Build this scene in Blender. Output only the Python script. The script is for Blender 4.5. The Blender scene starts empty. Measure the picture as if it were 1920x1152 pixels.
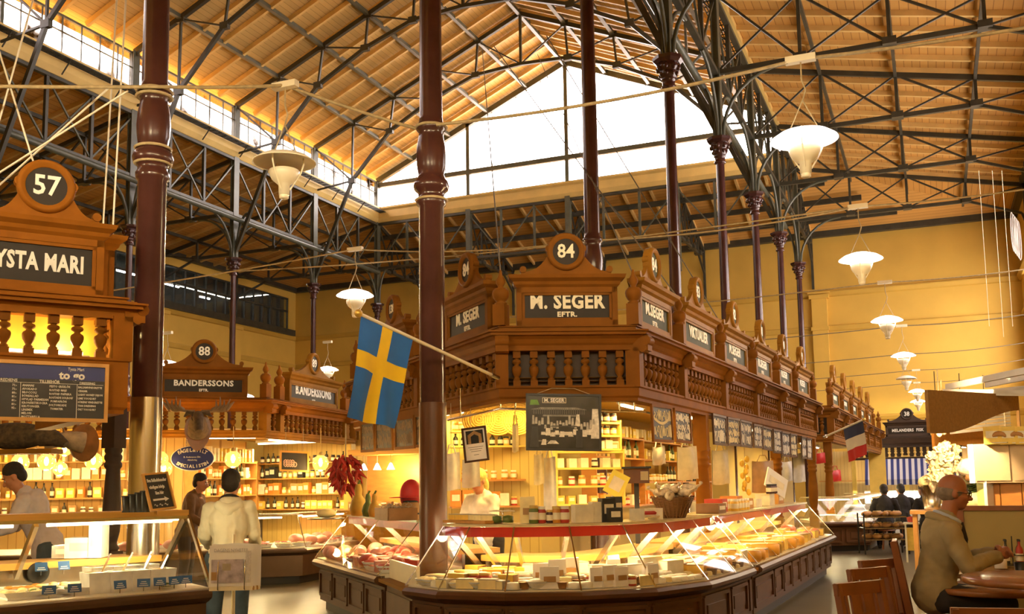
import bpy, math, random
from mathutils import Vector, Matrix
R = math.radians
rnd = random.Random(7)
SC = bpy.context.scene
COL = SC.collection

# ---------------------------------------------------------------- camera
F_PX, PP_Y, PITCH, ROLL, YAW, EYE = 1872.65, 704.43, 0.110928, -0.014869, 0.3988, 1.5
_f = Vector((-math.sin(YAW), math.cos(YAW), 0)); _r = Vector((math.cos(YAW), math.sin(YAW), 0)); _u = Vector((0, 0, 1))
FWD = _f * math.cos(PITCH) + _u * math.sin(PITCH)
_u2 = _u * math.cos(PITCH) - _f * math.sin(PITCH)
RGT = _r * math.cos(ROLL) + _u2 * math.sin(ROLL)
UPV = _u2 * math.cos(ROLL) - _r * math.sin(ROLL)
cd = bpy.data.cameras.new('camera'); cam = bpy.data.objects.new('camera', cd); COL.objects.link(cam)
cam.matrix_world = Matrix(((RGT.x, UPV.x, -FWD.x, 0), (RGT.y, UPV.y, -FWD.y, 0), (RGT.z, UPV.z, -FWD.z, EYE), (0, 0, 0, 1)))
cd.sensor_fit = 'HORIZONTAL'; cd.sensor_width = 36; cd.lens = F_PX / 1920 * 36
cd.shift_y = (PP_Y - 576) / 1920; cd.clip_start = 0.05; cd.clip_end = 200
SC.camera = cam
# surveying helpers: a direction seen in the photograph, cut by a plane of the hall
def ray(px, py): return FWD + RGT * ((px - 960) / F_PX) - UPV * ((py - PP_Y) / F_PX)
def on_z(px, py, z): d = ray(px, py); t = (z - EYE) / d.z; return Vector((d.x * t, d.y * t, z))
def on_d(px, py, dist): return ray(px, py) * dist + Vector((0, 0, EYE))
def on_y(px, py, y): d = ray(px, py); t = y / d.y; return d * t + Vector((0, 0, EYE))
def on_x(px, py, x): d = ray(px, py); t = x / d.x; return d * t + Vector((0, 0, EYE))
def on_face(px, py, P, Q):
    n = Vector((Q[1] - P[1], P[0] - Q[0])); d = ray(px, py); t = (n.x * P[0] + n.y * P[1]) / (n.x * d.x + n.y * d.y)
    return d * t + Vector((0, 0, EYE))

# ---------------------------------------------------------------- look
SC.view_settings.view_transform = 'Standard'; SC.view_settings.look = 'None'
SC.view_settings.gamma = 1; SC.view_settings.use_curve_mapping = False
SC.view_settings.exposure = 0.92
cy = SC.cycles
cy.use_denoising = True
cy.max_bounces = 8; cy.diffuse_bounces = 4; cy.glossy_bounces = 3; cy.transmission_bounces = 4; cy.transparent_max_bounces = 24
cy.sample_clamp_indirect = 6.0; cy.caustics_reflective = False; cy.caustics_refractive = False
# ---------------------------------------------------------------- daylight
W = bpy.data.worlds.new('overcast_sky'); SC.world = W; W.use_nodes = True
bg = W.node_tree.nodes['Background']; bg.inputs[0].default_value = (1.0, 0.90, 0.72, 1); bg.inputs[1].default_value = 10.0
XL, XR, YG, YN = -22.69, -4.36, 38.4, -6.0     # nave column rows, gable, near wall
WL, WR, YF = -30.6, 3.5, 43.4                   # outer walls
ZC, ZE, ZR, ZAI, ZAO = 9.74, 15.4, 19.35, 13.6, 11.95
RX = (XL + XR) / 2
FLOOR = 0.08
def area(name, loc, target, sx, sy, power, col, portal=False):
    l = bpy.data.lights.new(name, 'AREA'); l.shape = 'RECTANGLE'; l.size = sx; l.size_y = sy; l.energy = power; l.color = col
    l.cycles.is_portal = portal
    o = bpy.data.objects.new(name, l); COL.objects.link(o); o.location = loc
    o.rotation_euler = (Vector(target) - Vector(loc)).to_track_quat('-Z', 'Y').to_euler(); return o
def point(name, loc, power, col=(1, .72, .36), rad=.05, parent=None):
    l = bpy.data.lights.new(name, 'POINT'); l.energy = power; l.color = col; l.shadow_soft_size = rad
    o = bpy.data.objects.new(name, l); COL.objects.link(o)
    if parent:
        o.parent = parent; loc = Vector(loc) - parent.location
    o.location = loc; return o
# windows of the hall, as portals for the sky light
area('gable_daylight', (RX, YG + .3, 16.4), (RX, 0, 16.4), 18.2, 5.0, 1, (1, 1, 1), True)
for x, tx in ((XL - .2, 0), (XR + .2, -30)):
    area('clerestory_daylight', (x, 18, 14.75), (tx, 18, 14.75), 1.3, 44, 1, (1, 1, 1), True)

# ---------------------------------------------------------------- materials
def mat(name, col, rough=.55, metal=0., var=.12, scale=6., bump=.0, spec=.5, stretch=(1, 1, 1), emis=None, est=0., coat=0., sat=None):
    m = bpy.data.materials.new(name); m.use_nodes = True; nt = m.node_tree; b = nt.nodes['Principled BSDF']
    b.inputs['Roughness'].default_value = rough; b.inputs['Metallic'].default_value = metal
    b.inputs['Specular IOR Level'].default_value = spec; b.inputs['Coat Weight'].default_value = coat
    c = (*col, 1)
    if var or bump:
        tc = nt.nodes.new('ShaderNodeTexCoord'); mp = nt.nodes.new('ShaderNodeMapping'); mp.inputs['Scale'].default_value = stretch
        nz = nt.nodes.new('ShaderNodeTexNoise'); nz.inputs['Scale'].default_value = scale; nz.inputs['Detail'].default_value = 4
        nt.links.new(tc.outputs['Object'], mp.inputs[0]); nt.links.new(mp.outputs[0], nz.inputs['Vector'])
        rp = nt.nodes.new('ShaderNodeValToRGB'); e = rp.color_ramp.elements
        e[0].position = .3; e[1].position = .7
        e[0].color = tuple(max(0, v * (1 - var)) for v in col) + (1,); e[1].color = tuple(min(1, v * (1 + var)) for v in col) + (1,)
        nt.links.new(nz.outputs['Fac'], rp.inputs[0]); nt.links.new(rp.outputs[0], b.inputs['Base Color'])
        if bump:
            bp = nt.nodes.new('ShaderNodeBump'); bp.inputs['Strength'].default_value = bump; bp.inputs['Distance'].default_value = .02
            nt.links.new(nz.outputs['Fac'], bp.inputs['Height']); nt.links.new(bp.outputs[0], b.inputs['Normal'])
    else: b.inputs['Base Color'].default_value = c
    if emis: b.inputs['Emission Color'].default_value = (*emis, 1); b.inputs['Emission Strength'].default_value = est
    return m
def stripes(name, c1, c2, axis, period, duty=.12, rough=.6, bump=.3, var=.12):
    """boards: joints of colour c2 every `period` metres along an axis of the object"""
    m = bpy.data.materials.new(name); m.use_nodes = True; nt = m.node_tree; b = nt.nodes['Principled BSDF']; b.inputs['Roughness'].default_value = rough
    tc = nt.nodes.new('ShaderNodeTexCoord'); sp = nt.nodes.new('ShaderNodeSeparateXYZ'); nt.links.new(tc.outputs['Object'], sp.inputs[0])
    def mth(op, a, v=None):
        n = nt.nodes.new('ShaderNodeMath'); n.operation = op; nt.links.new(a, n.inputs[0])
        if v is not None: n.inputs[1].default_value = v
        return n.outputs[0]
    q = mth('DIVIDE', sp.outputs[axis], period); fr = mth('FRACT', q); j = mth('LESS_THAN', fr, duty)
    fl = mth('FLOOR', q); wn = nt.nodes.new('ShaderNodeTexWhiteNoise'); wn.noise_dimensions = '1D'; nt.links.new(fl, wn.inputs['W'])
    nz = nt.nodes.new('ShaderNodeTexNoise'); nz.inputs['Scale'].default_value = .6; nz.inputs['Detail'].default_value = 5; nt.links.new(tc.outputs['Object'], nz.inputs['Vector'])
    v1 = mth('MULTIPLY', wn.outputs['Value'], var); v2 = mth('MULTIPLY', nz.outputs['Fac'], var * 2.5)
    ad = nt.nodes.new('ShaderNodeMath'); ad.operation = 'ADD'; nt.links.new(v1, ad.inputs[0]); nt.links.new(v2, ad.inputs[1])
    vv = nt.nodes.new('ShaderNodeMath'); vv.operation = 'SUBTRACT'; vv.inputs[0].default_value = 1.0 + var; nt.links.new(ad.outputs[0], vv.inputs[1])
    mx = nt.nodes.new('ShaderNodeMix'); mx.data_type = 'RGBA'; mx.inputs['A'].default_value = (*c1, 1); mx.inputs['B'].default_value = (*c2, 1); nt.links.new(j, mx.inputs['Factor'])
    ml = nt.nodes.new('ShaderNodeVectorMath'); ml.operation = 'SCALE'; nt.links.new(mx.outputs['Result'], ml.inputs[0]); nt.links.new(vv.outputs[0], ml.inputs['Scale'])
    nt.links.new(ml.outputs[0], b.inputs['Base Color'])
    bp = nt.nodes.new('ShaderNodeBump'); bp.inputs['Strength'].default_value = bump; bp.inputs['Distance'].default_value = .01; bp.invert = True
    nt.links.new(j, bp.inputs['Height']); nt.links.new(bp.outputs[0], b.inputs['Normal'])
    return m
def glass(name, tint=(1, 1, 1), refl=.06, rough=.02, dirt=None, dirt_scale=2.0):
    """thin pane: mostly see-through, with a mirror sheen that grows at grazing angles; optional grime"""
    m = bpy.data.materials.new(name); m.use_nodes = True; nt = m.node_tree; nt.nodes.remove(nt.nodes['Principled BSDF']); out = nt.nodes['Material Output']
    t = nt.nodes.new('ShaderNodeBsdfTransparent'); t.inputs[0].default_value = (*tint, 1); g = nt.nodes.new('ShaderNodeBsdfGlossy'); g.inputs['Roughness'].default_value = rough
    lw = nt.nodes.new('ShaderNodeLayerWeight'); lw.inputs[0].default_value = .25; mm = nt.nodes.new('ShaderNodeMath'); mm.operation = 'MULTIPLY_ADD'
    nt.links.new(lw.outputs['Fresnel'], mm.inputs[0]); mm.inputs[1].default_value = .13; mm.inputs[2].default_value = refl * .3
    mx = nt.nodes.new('ShaderNodeMixShader'); nt.links.new(mm.outputs[0], mx.inputs[0]); nt.links.new(t.outputs[0], mx.inputs[1]); nt.links.new(g.outputs[0], mx.inputs[2])
    if dirt:
        tc = nt.nodes.new('ShaderNodeTexCoord'); nz = nt.nodes.new('ShaderNodeTexNoise'); nz.inputs['Scale'].default_value = dirt_scale; nz.inputs['Detail'].default_value = 6
        nt.links.new(tc.outputs['Object'], nz.inputs['Vector']); rp = nt.nodes.new('ShaderNodeValToRGB'); e = rp.color_ramp.elements
        e[0].position = .5; e[0].color = (*tint, 1); e[1].position = .68; e[1].color = (*dirt, 1)
        nt.links.new(nz.outputs['Fac'], rp.inputs[0]); nt.links.new(rp.outputs[0], t.inputs[0])
    nt.links.new(mx.outputs[0], out.inputs['Surface']); return m
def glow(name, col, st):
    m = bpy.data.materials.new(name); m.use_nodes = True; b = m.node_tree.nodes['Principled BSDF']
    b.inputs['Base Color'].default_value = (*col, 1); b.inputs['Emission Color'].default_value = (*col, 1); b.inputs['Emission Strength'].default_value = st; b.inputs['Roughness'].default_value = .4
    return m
M = dict(
    iron=mat('painted_iron', (.048, .045, .030), .45, 0, .25, 3, .05),
    post=mat('grey_green_iron', (.085, .09, .062), .4, 0, .2, 3, .05),
    column=mat('oxblood_column_paint', (.062, .021, .018), .22, 0, .18, 4, .04, .6),
    sleeve=mat('column_stall_light_brown', (.10, .032, .010), .35, 0, .12, 4),  # stall light on the lower column, painted into the colour
    steel=mat('brushed_steel', (.55, .52, .47), .22, 1, .12, 5, .05, stretch=(1, 1, .05)),
    wall=mat('yellow_plaster', (.64, .40, .065), .75, 0, .07, .8, .05),
    walldk=mat('yellow_plaster_moulding', (.55, .34, .05), .7, 0, .08, 1),
    board=stripes('nave_roof_boards', (.72, .45, .13), (.42, .23, .05), 1, .16, .1) ,
    rafter=mat('rafter_paint', (.74, .50, .17), .6, 0, .12, 2),
    boardx=stripes('aisle_roof_boards', (.60, .30, .07), (.3, .13, .02), 0, .2, .1),
    boardy=stripes('end_aisle_roof_boards', (.60, .30, .07), (.3, .13, .02), 1, .2, .1),
    fascia=mat('cream_gutter_beam', (.66, .46, .14), .55, 0, .1, 1.5),
    floor=mat('stone_floor', (.085, .068, .04), .4, 0, .2, 1.2, .03),
    wood=mat('stall_brown_paint', (.19, .070, .010), .5, 0, .14, 5, .04, .04),
    wood2=mat('stall_orange_brown_paint', (.26, .090, .010), .5, 0, .14, 5, .04, .04),
    wood3=mat('stall_golden_brown_paint', (.25, .11, .014), .5, 0, .14, 5, .04, .04),
    cbrown=mat('counter_brown_paint', (.095, .038, .012), .4, 0, .16, 5, .05),
    panel=mat('sign_panel', (.02, .013, .009), .5, 0, .15, 6, 0, .25),
    cream=mat('sign_letter_cream', (.80, .72, .55), .5, 0, 0),
    white=mat('white_paint', (.82, .80, .76), .5, 0, .04, 6),
    black=mat('black_paint', (.012, .012, .012), .4, 0, .1, 6),
    dark=mat('dark_room', (.02, .018, .014), .6, 0, .3, 2),
    glass=glass('clear_glass'), wglass=glass('window_glass', (.95, .93, 1), .05),
    dglass=glass('grimy_window_glass', (.8, .78, .85), .05, dirt=(.05, .03, .010), dirt_scale=1.1),
    chrome=mat('chrome', (.75, .72, .66), .18, 1, 0),
)
# ---------------------------------------------------------------- mesh helper
class MB:
    def __init__(s): s.v = []; s.f = []; s.sm = []
    def add(s, vs, fs, smooth=False):
        o = len(s.v); s.v += [Vector(v) for v in vs]; s.f += [[o + i for i in f] for f in fs]; s.sm += [smooth] * len(fs); return s
    def box(s, c, d, rz=0, rx=0, ry=0):
        m = Matrix.Rotation(rz, 3, 'Z') @ Matrix.Rotation(ry, 3, 'Y') @ Matrix.Rotation(rx, 3, 'X'); c = Vector(c)
        vs = [c + m @ Vector((x * d[0] / 2, y * d[1] / 2, z * d[2] / 2)) for x in (-1, 1) for y in (-1, 1) for z in (-1, 1)]
        return s.add(vs, [(0, 1, 3, 2), (4, 6, 7, 5), (0, 4, 5, 1), (2, 3, 7, 6), (0, 2, 6, 4), (1, 5, 7, 3)])
    def bar(s, p, q, w=.05, h=None, up=(0, 0, 1)):
        p, q = Vector(p), Vector(q); h = h or w; d = (q - p).normalized(); u = Vector(up)
        if abs(d.dot(u)) > .98: u = Vector((1, 0, 0))
        a = d.cross(u).normalized(); b = a.cross(d)
        vs = [e + a * (x * w / 2) + b * (y * h / 2) for e in (p, q) for x, y in ((-1, -1), (1, -1), (1, 1), (-1, 1))]
        return s.add(vs, [(3, 2, 1, 0), (4, 5, 6, 7), (0, 1, 5, 4), (1, 2, 6, 5), (2, 3, 7, 6), (3, 0, 4, 7)])
    def tube(s, pts, r=.01, n=8, cap=True):
        pts = [Vector(p) for p in pts]; rs = r if isinstance(r, (list, tuple)) else [r] * len(pts); rings = []; pa = None
        for i, p in enumerate(pts):
            d = (pts[min(i + 1, len(pts) - 1)] - pts[max(i - 1, 0)]).normalized()
            if pa is None:
                u = Vector((0, 0, 1)) if abs(d.z) < .9 else Vector((1, 0, 0)); pa = d.cross(u).normalized()
            else:
                pa = (pa - d * pa.dot(d)); pa = pa.normalized() if pa.length > 1e-6 else d.orthogonal().normalized()
            b = d.cross(pa); rings.append([p + (pa * math.cos(t) + b * math.sin(t)) * rs[i] for t in [2 * math.pi * k / n for k in range(n)]])
        vs = [v for g in rings for v in g]; fs = []
        for i in range(len(pts) - 1):
            for k in range(n): a = i * n + k; b = i * n + (k + 1) % n; fs.append((a, b, b + n, a + n))
        s.add(vs, fs, True)
        if cap: s.add(rings[0], [list(range(n))[::-1]]); s.add(rings[-1], [list(range(n))])
        return s
    def lathe(s, prof, n=20, c=(0, 0, 0), axis=None, smooth=True, sq=False):
        c = Vector(c); vs = []; fs = []
        q = Vector((0, 0, 1)).rotation_difference(Vector(axis)) if axis else None
        for r, z in prof:
            for k in range(n):
                t = 2 * math.pi * (k + .5) / n; p = Vector((r * math.cos(t), r * math.sin(t), z)); vs.append(c + (q @ p if q else p))
        for i in range(len(prof) - 1):
            for k in range(n): a = i * n + k; b = i * n + (k + 1) % n; fs.append((a, b, b + n, a + n))
        s.add(vs, fs, smooth)
        if prof[0][0] > 1e-4: s.add(vs[:n], [list(range(n))[::-1]])
        if prof[-1][0] > 1e-4: s.add(vs[-n:], [list(range(n))])
        return s
    def prism(s, poly, o, x, y, depth):
        """a 2-D outline in the plane (o, x, y), extruded along x cross y"""
        o, x, y = Vector(o), Vector(x).normalized(), Vector(y).normalized(); n = x.cross(y) * depth; k = len(poly)
        a = [o + x * p[0] + y * p[1] for p in poly]; b = [p + n for p in a]
        return s.add(a + b, [list(range(k))[::-1], list(range(k, 2 * k))] + [(i, (i + 1) % k, k + (i + 1) % k, k + i) for i in range(k)])
    def sweep(s, prof, path, closed=False):
        """profile [(out, z)] along a plan path [(x, y)], mitred; out is to the right-hand side of travel"""
        n = len(path); k = len(prof); vs = []
        for i, p in enumerate(path):
            p = Vector((p[0], p[1]))
            d1 = (p - Vector(path[i - 1][:2])).normalized() if (i or closed) else None; d2 = (Vector(path[(i + 1) % n][:2]) - p).normalized() if (i < n - 1 or closed) else None
            d1 = d1 or d2; d2 = d2 or d1
            n1, n2 = Vector((d1.y, -d1.x)), Vector((d2.y, -d2.x)); m = (n1 + n2); m = m / max(.35, m.dot(n1))
            vs += [(p.x + m.x * o, p.y + m.y * o, z) for o, z in prof]
        fs = []
        for i in range(n - (0 if closed else 1)):
            j = (i + 1) % n
            for q in range(k): a = i * k + q; b = i * k + (q + 1) % k; c = j * k + (q + 1) % k; d = j * k + q; fs.append((a, d, c, b))
        s.add(vs, fs)
        if not closed: s.add(vs[:k], [list(range(k))]); s.add(vs[-k:], [list(range(k))[::-1]])
        return s
    def ell(s, c, r, rz=0, n=16, m=10, rot=None):
        c = Vector(c); vs = []; fs = []; mt = rot or Matrix.Rotation(rz, 3, 'Z')
        for i in range(m + 1):
            a = math.pi * i / m
            for k in range(n): t = 2 * math.pi * k / n; vs.append(c + mt @ Vector((r[0] * math.sin(a) * math.cos(t), r[1] * math.sin(a) * math.sin(t), -r[2] * math.cos(a))))
        for i in range(m):
            for k in range(n): p = i * n + k; q = i * n + (k + 1) % n; fs.append((p, q, q + n, p + n))
        return s.add(vs, fs, True)
    def build(s, name, m, parent=None, loc=None, smooth=None):
        off = Vector(parent['_o']) if parent is not None and '_o' in parent else Vector((0, 0, 0))
        if loc is not None: off = Vector(loc)
        me = bpy.data.meshes.new(name); me.from_pydata([tuple(v - off) for v in s.v], [], s.f)
        me.polygons.foreach_set('use_smooth', [bool(x) if smooth is None else smooth for x in s.sm]); me.validate(); me.update()
        me.materials.append(M[m] if isinstance(m, str) else m)
        o = bpy.data.objects.new(name, me); COL.objects.link(o)
        if parent is not None:
            o.parent = parent; o['_o'] = tuple(off)
            if loc is not None: o.location = Vector(loc) - Vector(parent.get('_o', (0, 0, 0)))
        elif loc is not None: o.location = loc
        return o
def tag(o, label=None, cat=None, group=None, kind=None):
    for k, v in (('label', label), ('category', cat), ('group', group), ('kind', kind)):
        if v: o[k] = v
    return o
def thing(name, label, cat, loc=(0, 0, 0), group=None, rz=0, kind=None):
    o = bpy.data.objects.new(name, None); COL.objects.link(o); o.location = loc; o.rotation_euler = (0, 0, rz); o.empty_display_size = .1
    return tag(o, label, cat, group, kind)
def thing_at(name, label, cat, loc, group=None, kind=None):
    """a thing whose parts are given in hall coordinates"""
    o = thing(name, label, cat, loc, group, 0, kind); o['_o'] = tuple(loc); return o
def kids(o): return [c for c in COL.objects if c.parent == o]
_kid = {}
def dup(o, loc=None, rz=None, label=None, group=None, scale=None, parent=None):
    c = o.copy(); COL.objects.link(c)
    if parent is not None: c.parent = parent
    if o.name not in _kid: _kid[o.name] = kids(o)
    for ch in _kid[o.name]: dup(ch, parent=c)
    if loc is not None: c.location = loc
    if rz is not None: c.rotation_euler = (0, 0, rz)
    if scale is not None: c.scale = (scale,) * 3 if not isinstance(scale, (tuple, list)) else scale
    if label: c['label'] = label
    if group: c['group'] = group
    return c
def struct(o): o['kind'] = 'structure'; return o
def text_mesh(body, size, bold=.0, ext=.004, align='CENTER', sx=1.0, spacing=1.0, line=1.0, res=2):
    c = bpy.data.curves.new('t', 'FONT'); c.body = body; c.size = size; c.align_x = align; c.align_y = 'CENTER'; c.extrude = ext; c.offset = bold; c.resolution_u = res
    c.space_character = spacing; c.space_line = line
    o = bpy.data.objects.new('t', c); COL.objects.link(o); dg = bpy.context.evaluated_depsgraph_get()
    me = bpy.data.meshes.new_from_object(o.evaluated_get(dg)); bpy.data.objects.remove(o); bpy.data.curves.remove(c)
    if sx != 1: me.transform(Matrix.Diagonal((sx, 1, 1, 1)))
    return me
def text(name, body, size, m, origin, x, y, parent=None, bold=.0, ext=.003, align='CENTER', sx=1., spacing=1., line=1., res=2):
    """flat lettering at origin, running along x with its top towards y"""
    me = text_mesh(body, size, bold, ext, align, sx, spacing, line, res); x, y = Vector(x).normalized(), Vector(y).normalized(); z = x.cross(y); o = Vector(origin)
    off = Vector(parent['_o']) if parent is not None and '_o' in parent else Vector((0, 0, 0)); o = o - off
    me.transform(Matrix(((x.x, y.x, z.x, o.x), (x.y, y.y, z.y, o.y), (x.z, y.z, z.z, o.z), (0, 0, 0, 1))))
    me.materials.clear(); me.materials.append(M[m] if isinstance(m, str) else m); me.name = name
    ob = bpy.data.objects.new(name, me); COL.objects.link(ob)
    if parent is not None: ob.parent = parent
    return ob
def ords(i): return ['first', 'second', 'third', 'fourth', 'fifth', 'sixth', 'seventh', 'eighth', 'ninth', 'tenth', 'eleventh', 'twelfth', 'thirteenth', 'fourteenth', 'fifteenth', 'sixteenth'][i]
# ================================================================ the hall
def wall(name, P, Q, z0, z1, th=.3, m='wall', holes=()):
    """a wall from P to Q whose inner face runs along P-Q; holes are (s0, s1, z0, z1)"""
    P, Q = Vector((*P, 0)), Vector((*Q, 0)); d = (Q - P); L = d.length; d.normalize(); n = Vector((d.y, -d.x, 0)); b = MB()
    ss = sorted({0, L, *[h[0] for h in holes], *[h[1] for h in holes]}); zz = sorted({z0, z1, *[h[2] for h in holes], *[h[3] for h in holes]})
    for s0, s1 in zip(ss, ss[1:]):
        for a, c in zip(zz, zz[1:]):
            if any(h[0] <= s0 and s1 <= h[1] and h[2] <= a and c <= h[3] for h in holes): continue
            b.bar(P + d * s0 + n * th / 2 + Vector((0, 0, (a + c) / 2)), P + d * s1 + n * th / 2 + Vector((0, 0, (a + c) / 2)), th, c - a)
    return struct(b.build(name, m))
b = MB(); b.box(((WL + WR) / 2, (YN + YF) / 2, FLOOR - .1), (WR - WL + .6, YF - YN + .6, .2)); struct(b.build('floor', 'floor'))
# n is the right-hand side of travel, so walls are walked with the hall on the left
wall('wall_far', (WR, YF), (WL, YF), 0, 14)
gw = [(y - YN, y + 3.2 - YN, 4.6, 9.2) for y in (18.8, 23.8, 28.8, 33.8, 38.8)]
wall('wall_right', (WR, YN), (WR, YF), 0, 14, holes=gw)
lw = (YF - 42.8, YF - 24.6, 9.75, 11.45)
wall('wall_left', (WL, YF), (WL, YN), 0, 14, holes=[lw])
wall('wall_near', (WL, YN), (WR, YN), 0, 20.5)
# tall arched windows of the right-hand wall: daylight from the side
nwin = [0]
def wname(): nwin[0] += 1; return 'window_%d' % nwin[0]
for s0, s1, z0, z1 in gw:
    y0, y1 = s0 + YN, s1 + YN; b = MB(); x = WR + .12
    for y in (y0, (y0 + y1) / 2, y1): b.box((x, y, (z0 + z1) / 2), (.1, .1, z1 - z0))
    for z in (z0, z0 + 1.5, z0 + 3, z1): b.box((x, (y0 + y1) / 2, z), (.08, y1 - y0, .08))
    w = struct(b.build(wname(), 'post')); g = MB(); g.box((x + .02, (y0 + y1) / 2, (z0 + z1) / 2), (.012, y1 - y0, z1 - z0)); g.build('pane', 'wglass', w)
    if y0 > 3: area('side_window_daylight', (WR + .35, (y0 + y1) / 2, (z0 + z1) / 2), (0, (y0 + y1) / 2, (z0 + z1) / 2), z1 - z0, y1 - y0, 1, (1, 1, 1), True)
# gallery window band high in the left wall
b = MB(); y0, y1 = 24.6, 42.8; k = 26
for i in range(k + 1): b.box((WL - .1, y0 + (y1 - y0) * i / k, 10.6), (.08, .14 if i % 4 == 0 else .05, 1.7))
for z in (9.78, 10.75, 11.42): b.box((WL - .1, (y0 + y1) / 2, z), (.1, y1 - y0, .08))
w = struct(b.build(wname(), 'iron')); g = MB(); g.box((WL - .16, (y0 + y1) / 2, 10.6), (.01, y1 - y0, 1.7)); g.build('pane', 'glass', w)
b = MB(); b.box((WL - 2.2, (y0 + y1) / 2, 9.5), (3.8, y1 - y0 + .6, .1)); b.box((WL - 4.1, (y0 + y1) / 2, 10.6), (.1, y1 - y0 + .6, 2.4)); b.box((WL - 2.2, (y0 + y1) / 2, 11.9), (3.8, y1 - y0 + .6, .1))
for y in (y0 - .3, y1 + .3): b.box((WL - 2.2, y, 10.6), (3.8, .1, 2.4))
struct(b.build('wall_gallery', mat('gallery_wall', (.10, .10, .075), .7)))
for i, (yy, zz, l) in enumerate(((31.5, 11.3, 1.0), (33.6, 11.25, 1.4), (36.6, 11.2, .9), (38.9, 11.0, .7), (34.4, 10.35, .5))):
    t = thing_at('tube_lamp', 'lit tube lamp inside the dark gallery, %s along from the iron column' % ords(i), 'lamp', (WL - 2.2, yy, zz), 'gallery tube lamps')
    b = MB(); b.box((WL - 2.2, yy, zz), (.08, l, .05)); b.build('tube', glow('gallery_tube_%d' % i, (.8, .9, 1), 14), t); b = MB(); b.box((WL - 2.2, yy, zz + .05), (.14, l, .05)); b.build('housing', 'white', t)
# mouldings, pilasters, wall plates
ntr = [0]
def trim(mb, m): ntr[0] += 1; return struct(mb.build('trim_%d' % ntr[0], m))
for z, d in ((9.42, .16), (7.95, .1), (4.15, .12)):
    b = MB(); b.sweep([(0, z - .18), (-d * .5, z - .14), (-d, z), (-d, z + .05), (0, z + .08)], [(WR, YN), (WR, YF), (WL, YF), (WL, YN)]); trim(b, 'walldk')
b = MB(); b.sweep([(0, 11.8), (-.25, 11.8), (-.25, 12.25), (0, 12.25)], [(WR, YN), (WR, YF), (WL, YF), (WL, YN)]); trim(b, 'iron')
for x in (-22.4, -13.4, -4.15):
    b = MB(); b.box((x, YF - .1, 4.7), (.62, .2, 9.3)); b.box((x, YF - .14, 9.25), (.8, .28, .16)); b.box((x, YF - .14, 7.9), (.72, .26, .16)); b.box((x, YF - .12, 9.42), (.9, .3, .06)); trim(b, 'wall')
for y in (18.4, 23.4, 28.4, 33.4, 38.4):
    b = MB(); b.box((WL + .1, y, 4.7), (.2, .6, 9.3)); b.box((WL + .14, y, 9.25), (.28, .76, .16)); trim(b, 'wall')
b = MB(); b.box((WL + .12, 33, 9.6), (.35, 20, .3)); trim(b, 'iron')
for i, (yy, zz) in enumerate(((38.2, 4.9), )):
    pass
# ---- roofs with their own rafters
def slope(name, a0, a1, b0, b1, m, raft, th=.12):
    """roof plane through eave line a0-a1 and upper line b0-b1, with rafters running between them"""
    a0, a1, b0, b1 = map(Vector, (a0, a1, b0, b1)); b = MB(); up = Vector((0, 0, th))
    vs = [a0, a1, b1, b0]; b.add(vs + [v + up for v in vs], [(0, 1, 2, 3), (7, 6, 5, 4), (0, 4, 5, 1), (1, 5, 6, 2), (2, 6, 7, 3), (3, 7, 4, 0)])
    o = struct(b.build(name, m)); return o
def rafters(name, a0, a1, b0, b1, n, w=.1, h=.16):
    a0, a1, b0, b1 = map(Vector, (a0, a1, b0, b1)); b = MB(); nn = (a1 - a0).cross(b0 - a0).normalized(); nn = nn if nn.z > 0 else -nn
    for i in range(n + 1):
        t = i / n; b.bar(a0.lerp(a1, t) - nn * h / 2, b0.lerp(b1, t) - nn * h / 2, w, h, nn)
    return trim(b, 'rafter')
YE = YG + .6
for x, s in ((XL, 1), (XR, -1)):
    slope('ceiling', (x - s * .5, YN, ZE - .04), (x - s * .5, YE, ZE - .04), (RX, YN, ZR + .17), (RX, YE, ZR + .17), 'boardx' if 0 else stripes('nave_boards_%d' % s, (.76, .53, .19), (.50, .31, .09), 0, .17, .09), None)
    rafters('rafters', (x, YG - 40, ZE + .12), (x, YG, ZE + .12), (RX, YG - 40, ZR + .14), (RX, YG, ZR + .14), 40)
AB = stripes('aisle_boards', (.68, .36, .085), (.38, .17, .03), 0, .2, .09); AE = stripes('end_boards', (.68, .36, .085), (.38, .17, .03), 1, .2, .09)
for x, xo in ((XL, WL), (XR, WR)):
    slope('ceiling', (x, YN, ZAI), (x, YG, ZAI), (xo, YN, ZAO + .02), (xo, YF, ZAO + .02), AB, None)
    rafters('rafters', (x, -1.6, ZAI), (x, YG, ZAI), (xo, -1.6, ZAO + .02), (xo, YG, ZAO + .02), 44, .09, .14)
slope('ceiling', (XL, YG, ZAI), (XR, YG, ZAI), (WL, YF, ZAO + .02), (WR, YF, ZAO + .02), AE, None)
rafters('rafters', (XL, YG, ZAI), (XR, YG, ZAI), (XL, YF, ZAO + .02), (XR, YF, ZAO + .02), 16, .09, .14)
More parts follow.
